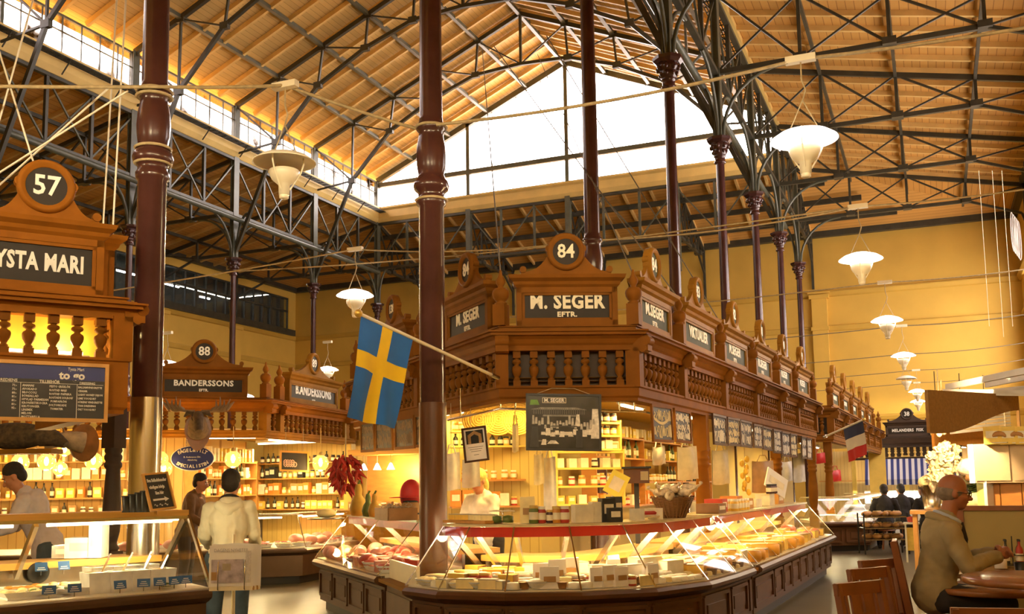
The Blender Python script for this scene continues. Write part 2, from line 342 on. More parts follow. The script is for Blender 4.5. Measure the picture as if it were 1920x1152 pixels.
# ---- gutter beam and clerestory
FP = [(0, 13.42), (-.12, 13.45), (-.22, 13.62), (-.22, 13.95), (-.34, 14.02), (-.34, 14.08), (.1, 14.08), (.1, 13.42)]
b = MB(); b.sweep(FP, [(XR + .05, YN), (XR + .05, YG + .05), (XL - .05, YG + .05), (XL - .05, YN)]); trim(b, 'fascia')
GM = mat('walkway_mesh', (.05, .045, .03), .6, .2, .6, 40)
b = MB()
for x, s in ((XL, 1), (XR, -1)):
    for k in range(5): b.box((x + s * (.26 + .07 * k), 16.2, 13.86), (.022, 44.4, .03))
    for k in range(150): b.box((x + s * .40, YG - .3 * k, 13.86), (.30, .03, .02))
    for k in range(22): b.bar((x + s * .56, YG - 2 * k, 13.86), (x + s * .2, YG - 2 * k, 13.46), .03)
trim(b, GM)
def clere(x, s, y0, y1):
    z0, z1 = 14.1, 15.36; b = MB()
    for y in (y0 + .1, y1 - .1): b.box((x, y, (z0 + z1) / 2), (.08, .1, z1 - z0))
    for z in (z0 + .03, z1 - .03): b.box((x, (y0 + y1) / 2, z), (.08, y1 - y0, .07))
    n = 7
    for i in range(1, n): b.box((x, y0 + (y1 - y0) * i / n, (z0 + z1) / 2), (.04, .03, z1 - z0))
    b.box((x, (y0 + y1) / 2, z0 + .75), (.04, y1 - y0, .03))
    w = struct(b.build(wname(), 'post')); g = MB(); g.box((x - s * .03, (y0 + y1) / 2, (z0 + z1) / 2), (.008, y1 - y0, z1 - z0)); g.build('pane', 'dglass' if s > 0 else 'wglass', w)
for n in range(1, 9):
    for x, s in ((XL, 1), (XR, -1)): clere(x, s, YG - 5 * n, YG - 5 * n + 5)
# gable window
b = MB(); q = [XL + 4.583 * k for k in range(5)]
def zroof(x): return ZE + (ZR - ZE) * (1 - abs(x - RX) / (XR - RX))
for x in q: b.box((x, YG, (14.1 + zroof(x)) / 2), (.16, .16, zroof(x) - 14.1))
for z, h in ((14.12, .1), (15.2, .2)): b.box((RX, YG, z), (XR - XL, .14, h))
for x in (XL, XR): b.bar((x, YG, ZE), (RX, YG, ZR), .16, .24)
for k in range(1, 16):
    x = XL + 18.33 * k / 16
    if k % 4: b.box((x, YG + .03, (15.2 + zroof(x)) / 2), (.025, .025, zroof(x) - 15.2))
w = struct(b.build(wname(), 'post')); g = MB(); g.prism([(XL, 14.1), (XR, 14.1), (XR, ZE + .1), (RX, ZR + .1), (XL, ZE + .1)], (0, YG + .06, 0), (1, 0, 0), (0, 0, 1), .008); g.build('pane', 'wglass', w)
# ================================================================ iron frame
COLY = {n: 8.4 + 5 * (n - 2) for n in range(1, 9)}
def capital(b, x, y, z):
    b.lathe([(.115, z - .62), (.14, z - .6), (.14, z - .57), (.12, z - .55), (.125, z - .45), (.15, z - .44), (.125, z - .42), (.15, z - .40), (.17, z - .3), (.165, z - .27), (.2, z - .22), (.23, z - .17), (.2, z - .14), (.22, z - .1)], 20, (x, y, 0))
    for k in range(8):
        a = math.pi / 4 * k; c, s_ = math.cos(a), math.sin(a)
        b.ell((x + .2 * c, y + .2 * s_, z - .2), (.05, .05, .07), n=8, m=6); b.ell((x + .16 * c, y + .16 * s_, z - .33), (.04, .04, .05), n=8, m=6)
    b.lathe([(.24, z - .12), (.30, z - .06), (.31, z)], 8, (x, y, 0), smooth=False)
def column(x, y, label, sleeve=None, post=True, group='cast iron columns of the hall', inward=1, end=False):
    t = thing_at('iron_column', label, 'column', (x, y, FLOOR), group, 'thing')
    b = MB(); b.lathe([(.21, FLOOR), (.21, .3), (.16, .36), (.15, .5), (.13, .6), (.125, 1.2), (.122, 4.2), (.14, 4.22), (.145, 4.27), (.125, 4.3), (.13, 4.34), (.165, 4.37), (.175, 4.41), (.165, 4.45), (.14, 4.48), (.125, 4.52), (.138, 4.6), (.146, 4.7), (.14, 4.8), (.122, 4.9), (.118, 4.95), (.14, 4.97), (.14, 5.02), (.12, 5.04), (.112, 5.1), (.098, ZC - .6)], 24, (x, y, 0)); b.build('shaft', 'column', t)
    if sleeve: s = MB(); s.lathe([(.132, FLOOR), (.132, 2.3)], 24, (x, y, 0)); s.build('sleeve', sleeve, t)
    b = MB(); capital(b, x, y, ZC); b.build('capital', 'column', t)
    if post:
        b = MB(); b.box((x, y, (ZC + ZE) / 2), (.12, .2, ZE - ZC)); b.box((x - .07, y, (ZC + ZE) / 2), (.03, .28, ZE - ZC)); b.box((x + .07, y, (ZC + ZE) / 2), (.03, .28, ZE - ZC)); b.build('post', 'post', t)
        for s in (-1, 1):
            if end and s > 0: continue
            pts = [(x, y + s * (.1 + 1.6 * (1 - math.cos(a))), ZC + .05 + 1.5 * math.sin(a)) for a in [math.pi / 2 * k / 8 for k in range(9)]]
            b = MB(); b.tube(pts, .045, 6); b.build('curved_brace', 'post', t)
        for s in (-1, 1):
            pts = [(x + s * (.1 + (1.5 if s != inward else .5) * (1 - math.cos(a))), y, ZC + .05 + 1.55 * math.sin(a)) for a in [math.pi / 2 * k / 8 for k in range(9)]]
            b = MB(); b.tube(pts, .045, 6); b.build('curved_brace', 'post', t)
    return t
column(-6.18, 6.62, 'tall oxblood iron column clad in steel behind the salad counter', 'steel', post=False)
column(XR, COLY[2], 'tall oxblood iron column rising through the cheese counter corner', 'sleeve', inward=-1)  # its brown sleeve only carries the painted stall light
column(XR, COLY[3], 'oxblood iron column right behind the front 84 sign', inward=-1)
for n in range(4, 9): column(XR, COLY[n], 'oxblood iron column with leafy capital, %s behind the market stall signs' % ords(n - 4), inward=-1, end=n == 8)
for n in range(5, 9): column(XL, COLY[n], 'slim iron column of the far row, %s from the gable window corner' % ords(8 - n), inward=1, end=n == 8)
def strut(t, name, p, q, w=.07, m='iron', h=None): b = MB(); b.bar(p, q, w, h or w); return b.build(name, m, t)
def girder(x, n, side):
    y0, y1 = COLY[n], COLY[n] + 5; t = thing_at('lattice_girder', 'iron lattice girder under the %s clerestory, %s bay from the gable' % ('far' if side else 'near', ords(7 - n)), 'girder', (x, (y0 + y1) / 2, 11.3), 'lattice girders between the columns')
    for z in (11.35, 13.38): strut(t, 'chord', (x, y0, z), (x, y1, z), .14, h=.1)
    ya, yb = y0 + 5 / 3, y0 + 10 / 3
    for y in (ya, yb): strut(t, 'upright', (x, y, 11.35), (x, y, 13.38), .1)
    for a, c in (((y0, 13.3), (ya, 11.4)), ((ya, 13.3), (yb, 11.4)), ((ya, 11.4), (yb, 13.3)), ((y1, 13.3), (yb, 11.4))):
        strut(t, 'diagonal', (x, *a), (x, *c), .05, 'post')
for n in range(2, 8):
    girder(XR, n, 0)
    if n > 2: girder(XL, n, 1)
# gable girder with hangers
t = thing_at('lattice_girder', 'iron lattice girder across the hall below the gable window', 'girder', (RX, YG, 11.3), 'lattice girders between the columns')
for z in (11.35, 13.38): strut(t, 'chord', (XL, YG, z), (XR, YG, z), .14, h=.1)
for i in range(12):
    xa, xb = XL + 18.33 * i / 12, XL + 18.33 * (i + 1) / 12
    if i: strut(t, 'upright', (xa, YG, 9.9 if i % 3 == 0 else 11.35), (xa, YG, 14.1 if i % 3 == 0 else 13.38), .22 if i % 3 == 0 else .09, 'post')
    strut(t, 'diagonal', (xa, YG, 13.3 if i % 2 else 11.4), (xb, YG, 11.4 if i % 2 else 13.3), .05, 'post')
# nave trusses
TN = [(XL, ZE), (-20.86, 16.12), (-18.98, 16.92), (-17.15, 17.72), (-15.3, 18.52), (RX, 19.28)]
BN = [(XL, 9.8), (-20.9, 13.78), (-19.17, 15.57), (-17.26, 16.57), (-15.4, 17.2), (RX, 17.3)]
for n in range(1, 8):
    y = COLY[n]; t = thing_at('roof_truss', 'dark iron roof truss over the nave, %s from the gable window' % ords(7 - n), 'roof truss', (RX, y, ZE), 'nave roof trusses')
    for s in (0, 1):
        f = (lambda p: (2 * RX - p[0], y, p[1])) if s else (lambda p: (p[0], y, p[1]))
        strut(t, 'top_chord', f(TN[0]), f(TN[5]), .12, h=.16)
        b = MB()
        for p, q in zip(BN, BN[1:]): b.bar(f(p), f(q), .11, .12)
        b.build('bottom_chord', 'iron', t)
        for k in range(1, 5):
            strut(t, 'upright', f(TN[k]), f(BN[k]), .07)
            strut(t, 'diagonal', f(TN[k]), f(BN[k + 1]), .05)
            for pt in (TN[k], BN[k]): b = MB(); px = f(pt); b.box(px, (.3, .14, .22)); b.build('gusset', 'iron', t)
        strut(t, 'diagonal', f(TN[0]), f(BN[1]), .06); strut(t, 'diagonal', f((XL, 13.6)), f(BN[1]), .06)
    strut(t, 'king_post', (RX, y, 19.25), (RX, y, 17.3), .09)
for i, (x, z) in enumerate(TN[1:5] + [(RX, 19.2)] + [(2 * RX - p[0], p[1]) for p in TN[1:5]]):
    b = MB(); b.bar((x, YN + 1, z + .07), (x, YG, z + .07), .09, .14); b.bar((x, YN + 1, z), (x, YG, z), .14, .025)
    tag(b.build('purlin', 'post'), 'long iron purlin along the nave roof, %s from the far clerestory' % ords(i), 'purlin', 'nave purlins')
# aisle trusses
def aisle(a, o, label, ys=None):
    """a = inner end (x, y), o = outer end (x, y) of a lean-to truss"""
    a, o = Vector((*a, 0)), Vector((*o, 0)); t = thing_at('lean_to_truss', label, 'roof truss', (a.x, a.y, 11.4), 'lean-to roof trusses')
    P = lambda s, z: a.lerp(o, s) + Vector((0, 0, z)); zt = lambda s: 13.42 + (11.72 - 13.42) * s
    strut(t, 'top_chord', P(0, zt(0)), P(1, zt(1)), .1, h=.14)
    b = MB(); b.bar(P(0, 11.4), P(.75, 11.4), .1, .12); b.bar(P(.75, 11.4), P(.97, 10.75), .08, .08); b.bar(P(.97, 10.75), P(1, 10.0), .08, .08); b.build('bottom_chord', 'iron', t)
    for s in (.25, .5, .75): strut(t, 'upright', P(s, zt(s)), P(s, 11.4), .08)
    for s in (0, .25, .5):
        strut(t, 'diagonal', P(s, zt(s)), P(s + .25, 11.4), .055); strut(t, 'diagonal', P(s, 11.4), P(s + .25, zt(s + .25)), .045)
    strut(t, 'diagonal', P(.75, 11.4), P(1, zt(1)), .045); strut(t, 'wall_bracket', P(.985, 11.9), P(.985, 9.6), .1)
    for s in (.25, .5, .75):
        b = MB(); b.box(P(s, 11.42), (.3, .3, .16)); b.build('gusset', 'iron', t)
for n in range(3, 9):
    aisle((XR, COLY[n]), (WR, COLY[n]), 'iron lean-to truss over the seating aisle, %s from the far yellow wall' % ords(8 - n))
    if n > 3: aisle((XL, COLY[n]), (WL, COLY[n]), 'iron lean-to truss beside the gallery windows, %s from the far corner' % ords(8 - n))
for i in range(5): x = XL + 4.583 * i; aisle((x, YG + .1), (x, YF - .05), 'short iron lean-to truss behind the gable girder, %s from the gallery' % ords(i))
for x, xo in ((XL, WL), (XR, WR)):
    for i, s in enumerate((.25, .5, .75)):
        xx = x + (xo - x) * s; z = ZAI + (ZAO - ZAI) * s - .22; b = MB(); b.bar((xx, YN + 1, z), (xx, YF - 5 * (1 - s) - .3, z), .08, .12)
        tag(b.build('purlin', 'iron'), 'iron purlin under the %s lean-to roof, %s from the nave' % ('gallery side' if xo < x else 'seating side', ords(i)), 'purlin', 'lean-to purlins')
for i, s in enumerate((.2, .45, .7)):
    z = ZAI + (ZAO - ZAI) * s - .25; b = MB(); b.bar((XL - 5 * s, YG + 5 * s, z), (XR + 5 * s, YG + 5 * s, z), .14, .2)
    tag(b.build('purlin', 'iron'), 'heavy iron purlin across the end roof below the gable, %s down' % ords(i), 'purlin', 'end roof purlins')
# rain pipes along the girders
for x, s, nm in ((XL + .35, 1, 'far'), (XR - .35, -1, 'near')):
    b = MB(); b.tube([(x, 6, 11.15), (x, YG - .5, 11.05)], .09, 12); tag(b.build('rain_pipe', 'post'), 'thick grey rain pipe along the %s lattice girders' % nm, 'pipe')
# ================================================================ market stalls
def hd(deg): return Vector((math.sin(R(deg)), math.cos(R(deg))))
def v2(p): return Vector((p[0], p[1]))
def sof(px, P, Q):
    """distance along the face P-Q of what the photograph shows at column px"""
    q = on_face(px, 760, P, Q); return (v2(q) - v2(P)).dot((v2(Q) - v2(P)).normalized())
_bal = {}
def baluster_mesh(h, m='wood'):
    k = (round(h, 3), m)
    if k not in _bal:
        b = MB(); u = h / .36
        b.box((0, 0, .03 * u), (.075, .075, .06 * u)); b.box((0, 0, .325 * u), (.075, .075, .07 * u))
        b.lathe([(.03, .06 * u), (.036, .075 * u), (.022, .09 * u), (.028, .105 * u), (.046, .14 * u), (.05, .165 * u), (.05, .185 * u), (.044, .2 * u), (.024, .215 * u), (.022, .225 * u), (.044, .24 * u), (.047, .255 * u), (.04, .27 * u), (.02, .28 * u), (.03, .292 * u)], 12)
        o = b.build('baluster', m); me = o.data; bpy.data.objects.remove(o); _bal[k] = me
    return _bal[k]
def finial(name, parent, p, z0, m='wood', h=.58):
    b = MB(); u = h / .58; x, y = p[0], p[1]
    b.box((x, y, z0 + .11 * u), (.13, .13, .22 * u)); b.lathe([(.06, z0 + .22 * u), (.066, z0 + .235 * u), (.045, z0 + .25 * u), (.06, z0 + .262 * u), (.082, z0 + .30 * u), (.088, z0 + .335 * u), (.084, z0 + .36 * u), (.06, z0 + .39 * u), (.026, z0 + .40 * u), (.034, z0 + .42 * u), (.05, z0 + .45 * u), (.048, z0 + .475 * u), (.02, z0 + .53 * u), (.012, z0 + .58 * u)], 16, (x, y, 0))
    return b.build(name, m, parent)
def stall(name, label, path, bays, Z, woods, soffit=None, backs=(), spacing=.168, nofin=(), balm='wood', cat='market stall', over=.17):
    """fretwork canopy of a stall. path runs with the customers on its right; bays[i] = distances of the bay posts on face i"""
    z0, z1, z2, z3, z4 = Z; path = [v2(p) for p in path]; c = sum(path, Vector((0, 0))) / len(path)
    t = thing_at(name, label, cat, (c.x, c.y, z0)); w, wb = woods
    b = MB(); b.sweep([(-.12, z0), (.03, z0), (.03, z0 + .03), (.05, z0 + .05), (.05, z1 - .03), (.065, z1 - .02), (.065, z1), (-.12, z1)], path); b.build('beam', wb, t)
    o = over; b = MB(); b.sweep([(-.12, z2), (.05, z2), (.05, z2 + .05), (.07, z2 + .07), (.09, z2 + .11), (o - .04, z2 + .14), (o, z3 - .045), (o, z3 - .02), (o + .03, z3 - .015), (o + .03, z3), (-.12, z3)], path); b.build('cornice', w, t)
    b = MB(); b.sweep([(-.1, z3 - .01), (.03, z3 - .01), (.03, z4 - .02), (.045, z4 - .015), (.045, z4), (-.1, z4)], path); b.build('parapet', w, t)
    b = MB(); b.sweep([(-.115, z1 + .01), (-.085, z1 + .01), (-.085, z2), (-.115, z2)], path); b.build('back_board', 'wood_dark' if len(woods) < 3 else woods[2] if False else 'wood_dark', t)
    for i, (P, Q) in enumerate(zip(path, path[1:])):
        d = (Q - P); L = d.length; d.normalize(); n = Vector((d.y, -d.x)); rz = math.atan2(d.y, d.x); ss = sorted(set([0] + list(bays[i]) + [L]))
        for s in ss:
            if s == L and i < len(path) - 2: continue
            p = P + d * s; b = MB(); b.box((p.x + n.x * .0, p.y + n.y * .0, (z1 + z2) / 2), (.13, .15, z2 - z1 + .04), rz); b.build('post', wb, t)
            b = MB()
            for rr, oo, zz in ((.04, .11, z2 + .005), (.05, .15, z2 + .085)):
                q = p + n * oo; b.tube([(q.x - d.x * .07, q.y - d.y * .07, zz), (q.x + d.x * .07, q.y + d.y * .07, zz)], rr, 10)
            b.box((p.x + n.x * .09, p.y + n.y * .09, z2 + .06), (.13, .16, .16), rz); b.build('corbel', w, t)
            if (i, round(s, 2)) not in nofin: finial('finial', t, p + n * .01, z4, w)
        for a, e in zip(ss, ss[1:]):
            k = max(1, round((e - a - .13) / spacing)); st = (e - a - .13) / k
            for j in range(k):
                s = a + .065 + st * (j + .5); p = P + d * s
                bo = bpy.data.objects.new('baluster', baluster_mesh(z2 - z1, balm)); COL.objects.link(bo); bo.parent = t; bo.location = Vector((p.x - n.x * .02, p.y - n.y * .02, z1)) - Vector(t['_o']); bo.rotation_euler = (0, 0, rz)
    return t
M['lit_bal'] = mat('lit_baluster_yellow', (.78, .55, .16), .5, 0, .08)  # yellow light on the fish stall balusters, put into their colour
M['wood_dark'] = mat('fret_back_board', (.045, .022, .012), .6, 0, .2, 4)
def sign(label, c, d, w, h, number, lines, m='wood', pan='panel', let='cream', numsize=.2, ped=True, rr=.155, group=None, base=0):
    """a stall's name board on its parapet: c = middle of its foot, d = direction of reading"""
    rz = math.atan2(d[1], d[0]); t = thing('stall_sign', label, 'sign', c, group, rz); fr = .055
    b = MB(); b.box((0, .03, h / 2), (w, .07, h))
    for x in (-1, 1): b.box((x * (w / 2 - fr / 2), -.02, h / 2), (fr, .05, h)); b.box((x * (w / 2 - fr * 1.3), -.012, h / 2), (fr * .5, .05, h - fr * 1.6))
    for z in (fr / 2, h - fr / 2): b.box((0, -.02, z), (w, .05, fr))
    for z in (fr * 1.25, h - fr * 1.25): b.box((0, -.012, z), (w - fr * 2, .05, fr * .5))
    b.build('board_frame', m, t)
    b = MB(); b.sweep([(-.04, h), (.0, h), (.025, h + .025), (.035, h + .055), (.075, h + .085), (.085, h + .12), (-.04, h + .12)], [(-w / 2, .07), (-w / 2, -.045), (w / 2, -.045), (w / 2, .07)]); b.build('cornice', m, t)
    b = MB(); b.box((0, -.008, h / 2), (w - fr * 2.6, .02, h - fr * 2.6)); pn = b.build('panel', pan, t)
    for body, size, zz, sx, *xo in lines:
        text('lettering', body, size * .94, let, (xo[0] if xo else 0, -.021, zz + .014), (1, 0, 0), (0, 0, 1), pn, bold=size * .034, ext=.003, sx=sx, spacing=1.08)
    if ped:
        z5 = h + .12; k = w * .42; pts = [(-k - .03, 0), (-k - .03, .05)] + [(-k + (k - rr * .9) * u, .05 + .25 * u ** 2.3) for u in [i / 10 for i in range(11)]]
        b = MB(); b.prism(pts + [(-x, z) for x, z in pts[::-1]], (0, .03, z5), (1, 0, 0), (0, 0, 1), .05); 
        for s in (-1, 1): b.tube([(s * (k + .01), -.035, z5 + .07), (s * (k + .01), .04, z5 + .07)], .035, 12); b.tube([(s * rr * 1.12, -.03, z5 + .29), (s * rr * 1.12, .04, z5 + .29)], .04, 12)
        b.build('pediment', m, t)
        zc = z5 + rr + .1; b = MB(); b.lathe([(rr + .04, -.04), (rr + .045, .03), (rr + .03, .055), (rr + .01, .06), (rr, .04), (rr - .015, .045), (rr - .02, .02), (rr - .02, -.04)], 32, (0, 0, zc), (0, -1, 0)); b.build('roundel_frame', m, t)
        b = MB(); b.lathe([(0.001, .028), (rr - .01, .028), (rr - .01, -.04), (.001, -.04)], 32, (0, 0, zc), (0, -1, 0), smooth=False); pn = b.build('roundel_panel', pan, t)
        text('number', number, numsize, let, (0, -.031, zc), (1, 0, 0), (0, 0, 1), pn, bold=numsize * .02, ext=.003, sx=.9)
    return t
def facesign(label, P, Q, s, z, *a, **k):
    P, Q = v2(P), v2(Q); d = (Q - P).normalized(); p = P + d * s; return sign(label, (p.x - d.y * .03, p.y + d.x * .03, z), d, *a, **k)
# ---- M. SEGER: the pointed stall in the middle
SA, SB = Vector((-4.01, 9.25)), Vector((-2.78, 9.83)); SL = SA + hd(-48) * 5.2; SR = SB + hd(3) * 10.94
ZS = (2.35, 2.51, 2.87, 3.06, 3.13)
stall('market_stall', 'long brown fretwork canopy of the pointed stall under the 84 signs', [SL, SA, SB, SR], [[5.2 - 4.8, 5.2 - 2.4], [], [1.62, 3.57, 5.51, 7.3, 8.96]], ZS, ('wood', 'wood'), spacing=.17)
LM = [('M. SEGER', .222, .235, .84), ('EFTR.', .075, .105, 1.15)]
facesign('wide M. SEGER EFTR. board numbered 84 facing straight on', SA, SB, .68, 3.13, 1.04, .40, '84', LM, m='wood')
LF = [('M. SEGER', .2, .235, .8), ('EFTR.', .075, .105, 1)]
facesign('M. SEGER EFTR. board numbered 84 beside the iron column and flag pole', SL, SA, 5.2 - .92, 3.13, 1.22, .40, '84', LF, m='wood')
facesign('stall sign numbered 138 above the Swedish flag pole', SL, SA, 5.2 - 3.55, 3.13, 1.3, .40, '138', LF, m='wood', numsize=.16)
GP = mat('sign_panel_olive_reflection', (.045, .045, .014), .6, 0, .2, 4, 0, .1)  # olive is a reflection painted into the panel colour
for i, (s, w, num, lines, lab) in enumerate((
        (.76, 1.12, '84', [('M.SEGER', .2, .235, .85), ('EFTR.', .075, .1, 1)], 'M.SEGER EFTR. board numbered 84 next to the corner finial on the aisle face'),
        (2.54, 1.4, '83', [('VIKTUALIER', .2, .21, .78)], 'VIKTUALIER board numbered 83 on the aisle face of the stall'),
        (4.46, 1.4, '82', [('M.SEGER', .2, .235, .9), ('EFTR.', .075, .1, 1)], 'M.SEGER board numbered 82 just after the VIKTUALIER board'),
        (6.3, 1.25, '81', [('M.SEGER', .2, .235, .85), ('EFTR.', .075, .1, 1)], 'M.SEGER board, second after the VIKTUALIER board'),
        (8.1, 1.2, '80', [('M.SEGER', .17, .235, .8), ('EFTR.', .075, .1, 1)], 'M.SEGER board, third after the VIKTUALIER board'),
        (9.9, 1.3, '79', [('M.SEGER', .17, .235, .8), ('EFTR.', .075, .1, 1)], 'last M.SEGER board before the stall with the French flag'))):
    facesign(lab, SB, SR, s, 3.13, w, .40, num, lines, m='wood3', pan=GP)
# ---- the next stall, carrying the French flag
NA, NB = Vector((-2.62, 22.15)), Vector((-2.02, 22.3)); NR = NB + hd(2) * 11.5
stall('market_stall', 'farther brown stall canopy behind the French flag', [NA + hd(-40) * 2, NA, NB, NR], [[], [], [1.9, 3.8, 5.7, 7.6, 9.5]], ZS, ('wood', 'wood'), spacing=.3)
for i in range(5): facesign('stall sign along the canopy behind the French flag, %s from its corner' % ords(i), NB, NR, .95 + 1.9 * i, 3.13, 1.3, .40, str(72 + i), [('DELIKATESSER' if i % 2 else 'CHARKUTERI', .13, .21, .8)], m='wood3', pan=GP, group='signs of the farther stall')
# ---- B. ANDERSSONS: game and poultry, across the hall
BA, BB, BC = Vector((-11.29, 12.29)), Vector((-10.0, 13.36)), Vector((-10.43, 16.7)); BL = BA - hd(60) * 5
ZB = (2.35, 2.47, 2.77, 2.95, 3.0)
stall('market_stall', 'brown stall canopy with the B. ANDERSSONS boards', [BL, BA, BB, BC, BC + hd(-30) * 2], [[2.6], [], [.45, 3.0], []], ZB, ('wood2', 'wood3'), spacing=.17)
facesign('B. ANDERSSONS EFTR. board numbered 88 above the mounted elk head', BA, BB, .72, 3.0, 1.36, .36, '88', [('BANDERSSONS', .135, .205, 1.0), ('EFTR.', .06, .095, 1)], m='wood', let='white')
facesign('B. ANDERSSONS board numbered 89 beside the Swedish flag', BB, BC, 1.75, 3.0, 1.9, .38, '89', [('B.ANDERSSONS', .24, .22, .82), ('EFTR.', .06, .07, 1)], m='wood3', let='white')
# ---- PASTA MARI: the salad stall at the near left
PC = v2(on_d(222, 790, 7.95)); PL = PC - hd(35) * 3.4; PD = PC + hd(-60) * 2.4
ZP = (2.12, 2.56, 2.88, 3.0, 3.06)
stall('market_stall', 'orange-brown stall canopy over the salad counter', [PL, PC, PD], [[], [1.2]], ZP, ('wood2', 'wood2'), spacing=.17, over=.13, nofin=((1, 0), (0, 0)))
sx = sof(72, PL, PC); sw = 2 * (sof(186, PL, PC) - sx)
facesign('STA MARI board numbered 57 above the salad counter', PL, PC, sx, 3.05, sw, .46, '57', [('TYSTA MARI', .2, .225, .64, -.06)], m='wood2', let='white', numsize=.22, rr=.17)
facesign('narrow stall sign seen edge on beside the steel-clad column', PC, PD, .75, 3.05, .9, .46, '57', [('MARI', .2, .23, .8)], m='wood2', let='white', ped=False)
# ---- MELANDERS FISK: far end of the seating aisle
MY = 36.2; mL, mR = on_y(1600, 865, MY), on_y(1800, 860, MY); ML, MR = v2(mL), v2(mR)
ZM = (2.22, 2.3, 2.62, 2.95, 3.0)
stall('market_stall', 'far dark stall canopy with the MELANDERS FISK board', [ML, MR], [[]], ZM, ('wood_dark', 'wood_dark'), spacing=.2, balm='lit_bal')
facesign('dark MELANDERS FISK board numbered 38 at the aisle end', ML, MR, sof(1699, ML, MR), 3.0, 1.4, .36, '38', [('MELANDERS  FISK', .145, .18, .86)], m='wood_dark', let='white', rr=.16)
# ================================================================ counters
def offset(path, d):
    out = []; n = len(path); path = [v2(p) for p in path]
    for i, p in enumerate(path):
        d1 = (p - path[i - 1]).normalized() if i else None; d2 = (path[i + 1] - p).normalized() if i < n - 1 else None
        d1 = d1 or d2; d2 = d2 or d1; a, b = Vector((d1.y, -d1.x)), Vector((d2.y, -d2.x)); m = a + b; m = m / max(.35, m.dot(a)); out.append(p + m * d)
    return out
M.update(deck=mat('display_deck', (.80, .74, .60), .3, 0, .06, 5), red=mat('red_strip', (.55, .03, .02), .3, 0, .08, 4), plank=mat('yellow_wood_plank', (.66, .36, .08), .45, 0, .18, 3, .03, stretch=(.4, .4, 6)),
         tube=glow('warm_tube', (1, .84, .5), 5), stone=mat('counter_top', (.62, .50, .30), .25, 0, .15, 6), steelbase=mat('brown_steel', (.16, .10, .065), .28, .6, .15, 3),
         cpost=mat('cream_plastic', (.78, .68, .45), .4, 0, .05))
def P3(p, z): return (p[0], p[1], z)
def counter(label, L, zL=.68, zT=1.17, inset=.4, depth=.85, base='cbrown', strip='red', top='stone', lamps=1, lampcol=(1, .76, .38), power=8, joints=True, panels=True, work=True, endcap=(True, True), toph=.02, topd=.42, tag_group=None, wz=None, arms=True):
    L = [v2(p) for p in L]; T = offset(L, -inset); t = thing_at('display_counter', label, 'display counter', P3(sum(L, Vector((0, 0))) / len(L), FLOOR), tag_group)
    b = MB(); b.sweep([(-.07, .2), (-.07, zL - .09), (-depth, zL - .09), (-depth, .2)], L)
    if panels:
        for p, q in zip(L, L[1:]):
            d = (q - p); ln = d.length; d.normalize(); nn = Vector((d.y, -d.x)); k = max(1, round(ln / .75)); pp = p - nn * .065
            for j in range(k):
                a = pp + d * (ln * j / k + .05); c = pp + d * (ln * (j + 1) / k - .05); z0, z1 = .27, zL - .15
                if (c - a).length < .12: continue
                for u, w_ in (((a, z0), (c, z0)), ((a, z1), (c, z1)), ((a, z0), (a, z1)), ((c, z0), (c, z1))): b.bar(P3(*u), P3(*w_), .035, .035, (nn.x, nn.y, 0))
                a2, c2 = a + d * .09, c - d * .09
                if (c2 - a2).length > .05: m = (a2 + c2) / 2; b.box(P3(m, (z0 + z1) / 2), ((c2 - a2).length, .02, z1 - z0 - .14), math.atan2(d.y, d.x))
    b.build('base', base, t)
    b = MB(); b.sweep([(-.14, FLOOR), (-.14, .2), (-depth + .05, .2), (-depth + .05, FLOOR)], L); b.build('plinth', 'black', t)
    b = MB(); b.sweep([(-.07, zL - .11), (-.02, zL - .09), (.03, zL - .06), (.035, zL - .03), (.01, zL - .005), (-.03, zL), (-.07, zL)], L); b.build('ledge', base, t)
    b = MB(); b.sweep([(-.03, zL - .02), (-.03, zL + .01), (-depth, zL + .05), (-depth, zL - .02)], L); b.build('deck', 'deck', t)
    for i, (p, q) in enumerate(zip(L, L[1:])):
        a, c = T[i], T[i + 1]; e = (q - p).normalized(); n = Vector((e.y, -e.x, 0)) * .006; g = MB()
        vs = [Vector(P3(*x)) for x in ((p, zL), (q, zL), (c, zT), (a, zT))]; g.add(vs + [v + n for v in vs], [(0, 1, 2, 3), (7, 6, 5, 4), (0, 4, 5, 1), (1, 5, 6, 2), (2, 6, 7, 3), (3, 7, 4, 0)]); g.build('glass_pane', 'glass', t)
    if joints:
        for i in range(len(L)):
            b = MB(); b.bar(P3(L[i], zL + .01), P3(T[i], zT), .012, .006, (0, 0, 1)); b.build('glass_joint', 'chrome', t)
    for e, f in ((0, endcap[0]), (-1, endcap[1])):
        if f:
            g = MB(); bk = offset(L, -depth)[e]; vs = [Vector(P3(*x)) for x in ((L[e], zL), (bk, zL), (bk, zT), (T[e], zT))]; g.prism([(0, 0)], (0, 0, 0), (1, 0, 0), (0, 1, 0), 0) if 0 else None
            d = ((L[1] - L[0]) if e == 0 else (L[-2] - L[-1])).normalized() * .006; d = Vector((d.x, d.y, 0)); g.add(vs + [v + d for v in vs], [(0, 1, 2, 3), (7, 6, 5, 4), (0, 4, 5, 1), (1, 5, 6, 2), (2, 6, 7, 3), (3, 7, 4, 0)]); g.build('end_glass', 'glass', t)
    if strip: b = MB(); b.sweep([(-inset - .012, zT - .085), (-inset - .012, zT - .004), (-inset - .03, zT - .004), (-inset - .03, zT - .085)], L); b.build('edge_strip', strip, t)
    b = MB(); b.sweep([(-inset + .015, zT), (-inset + .015, zT + toph), (-inset - topd, zT + toph), (-inset - topd, zT)], L); b.build('counter_top', top, t)
    wz = wz or zL + .22
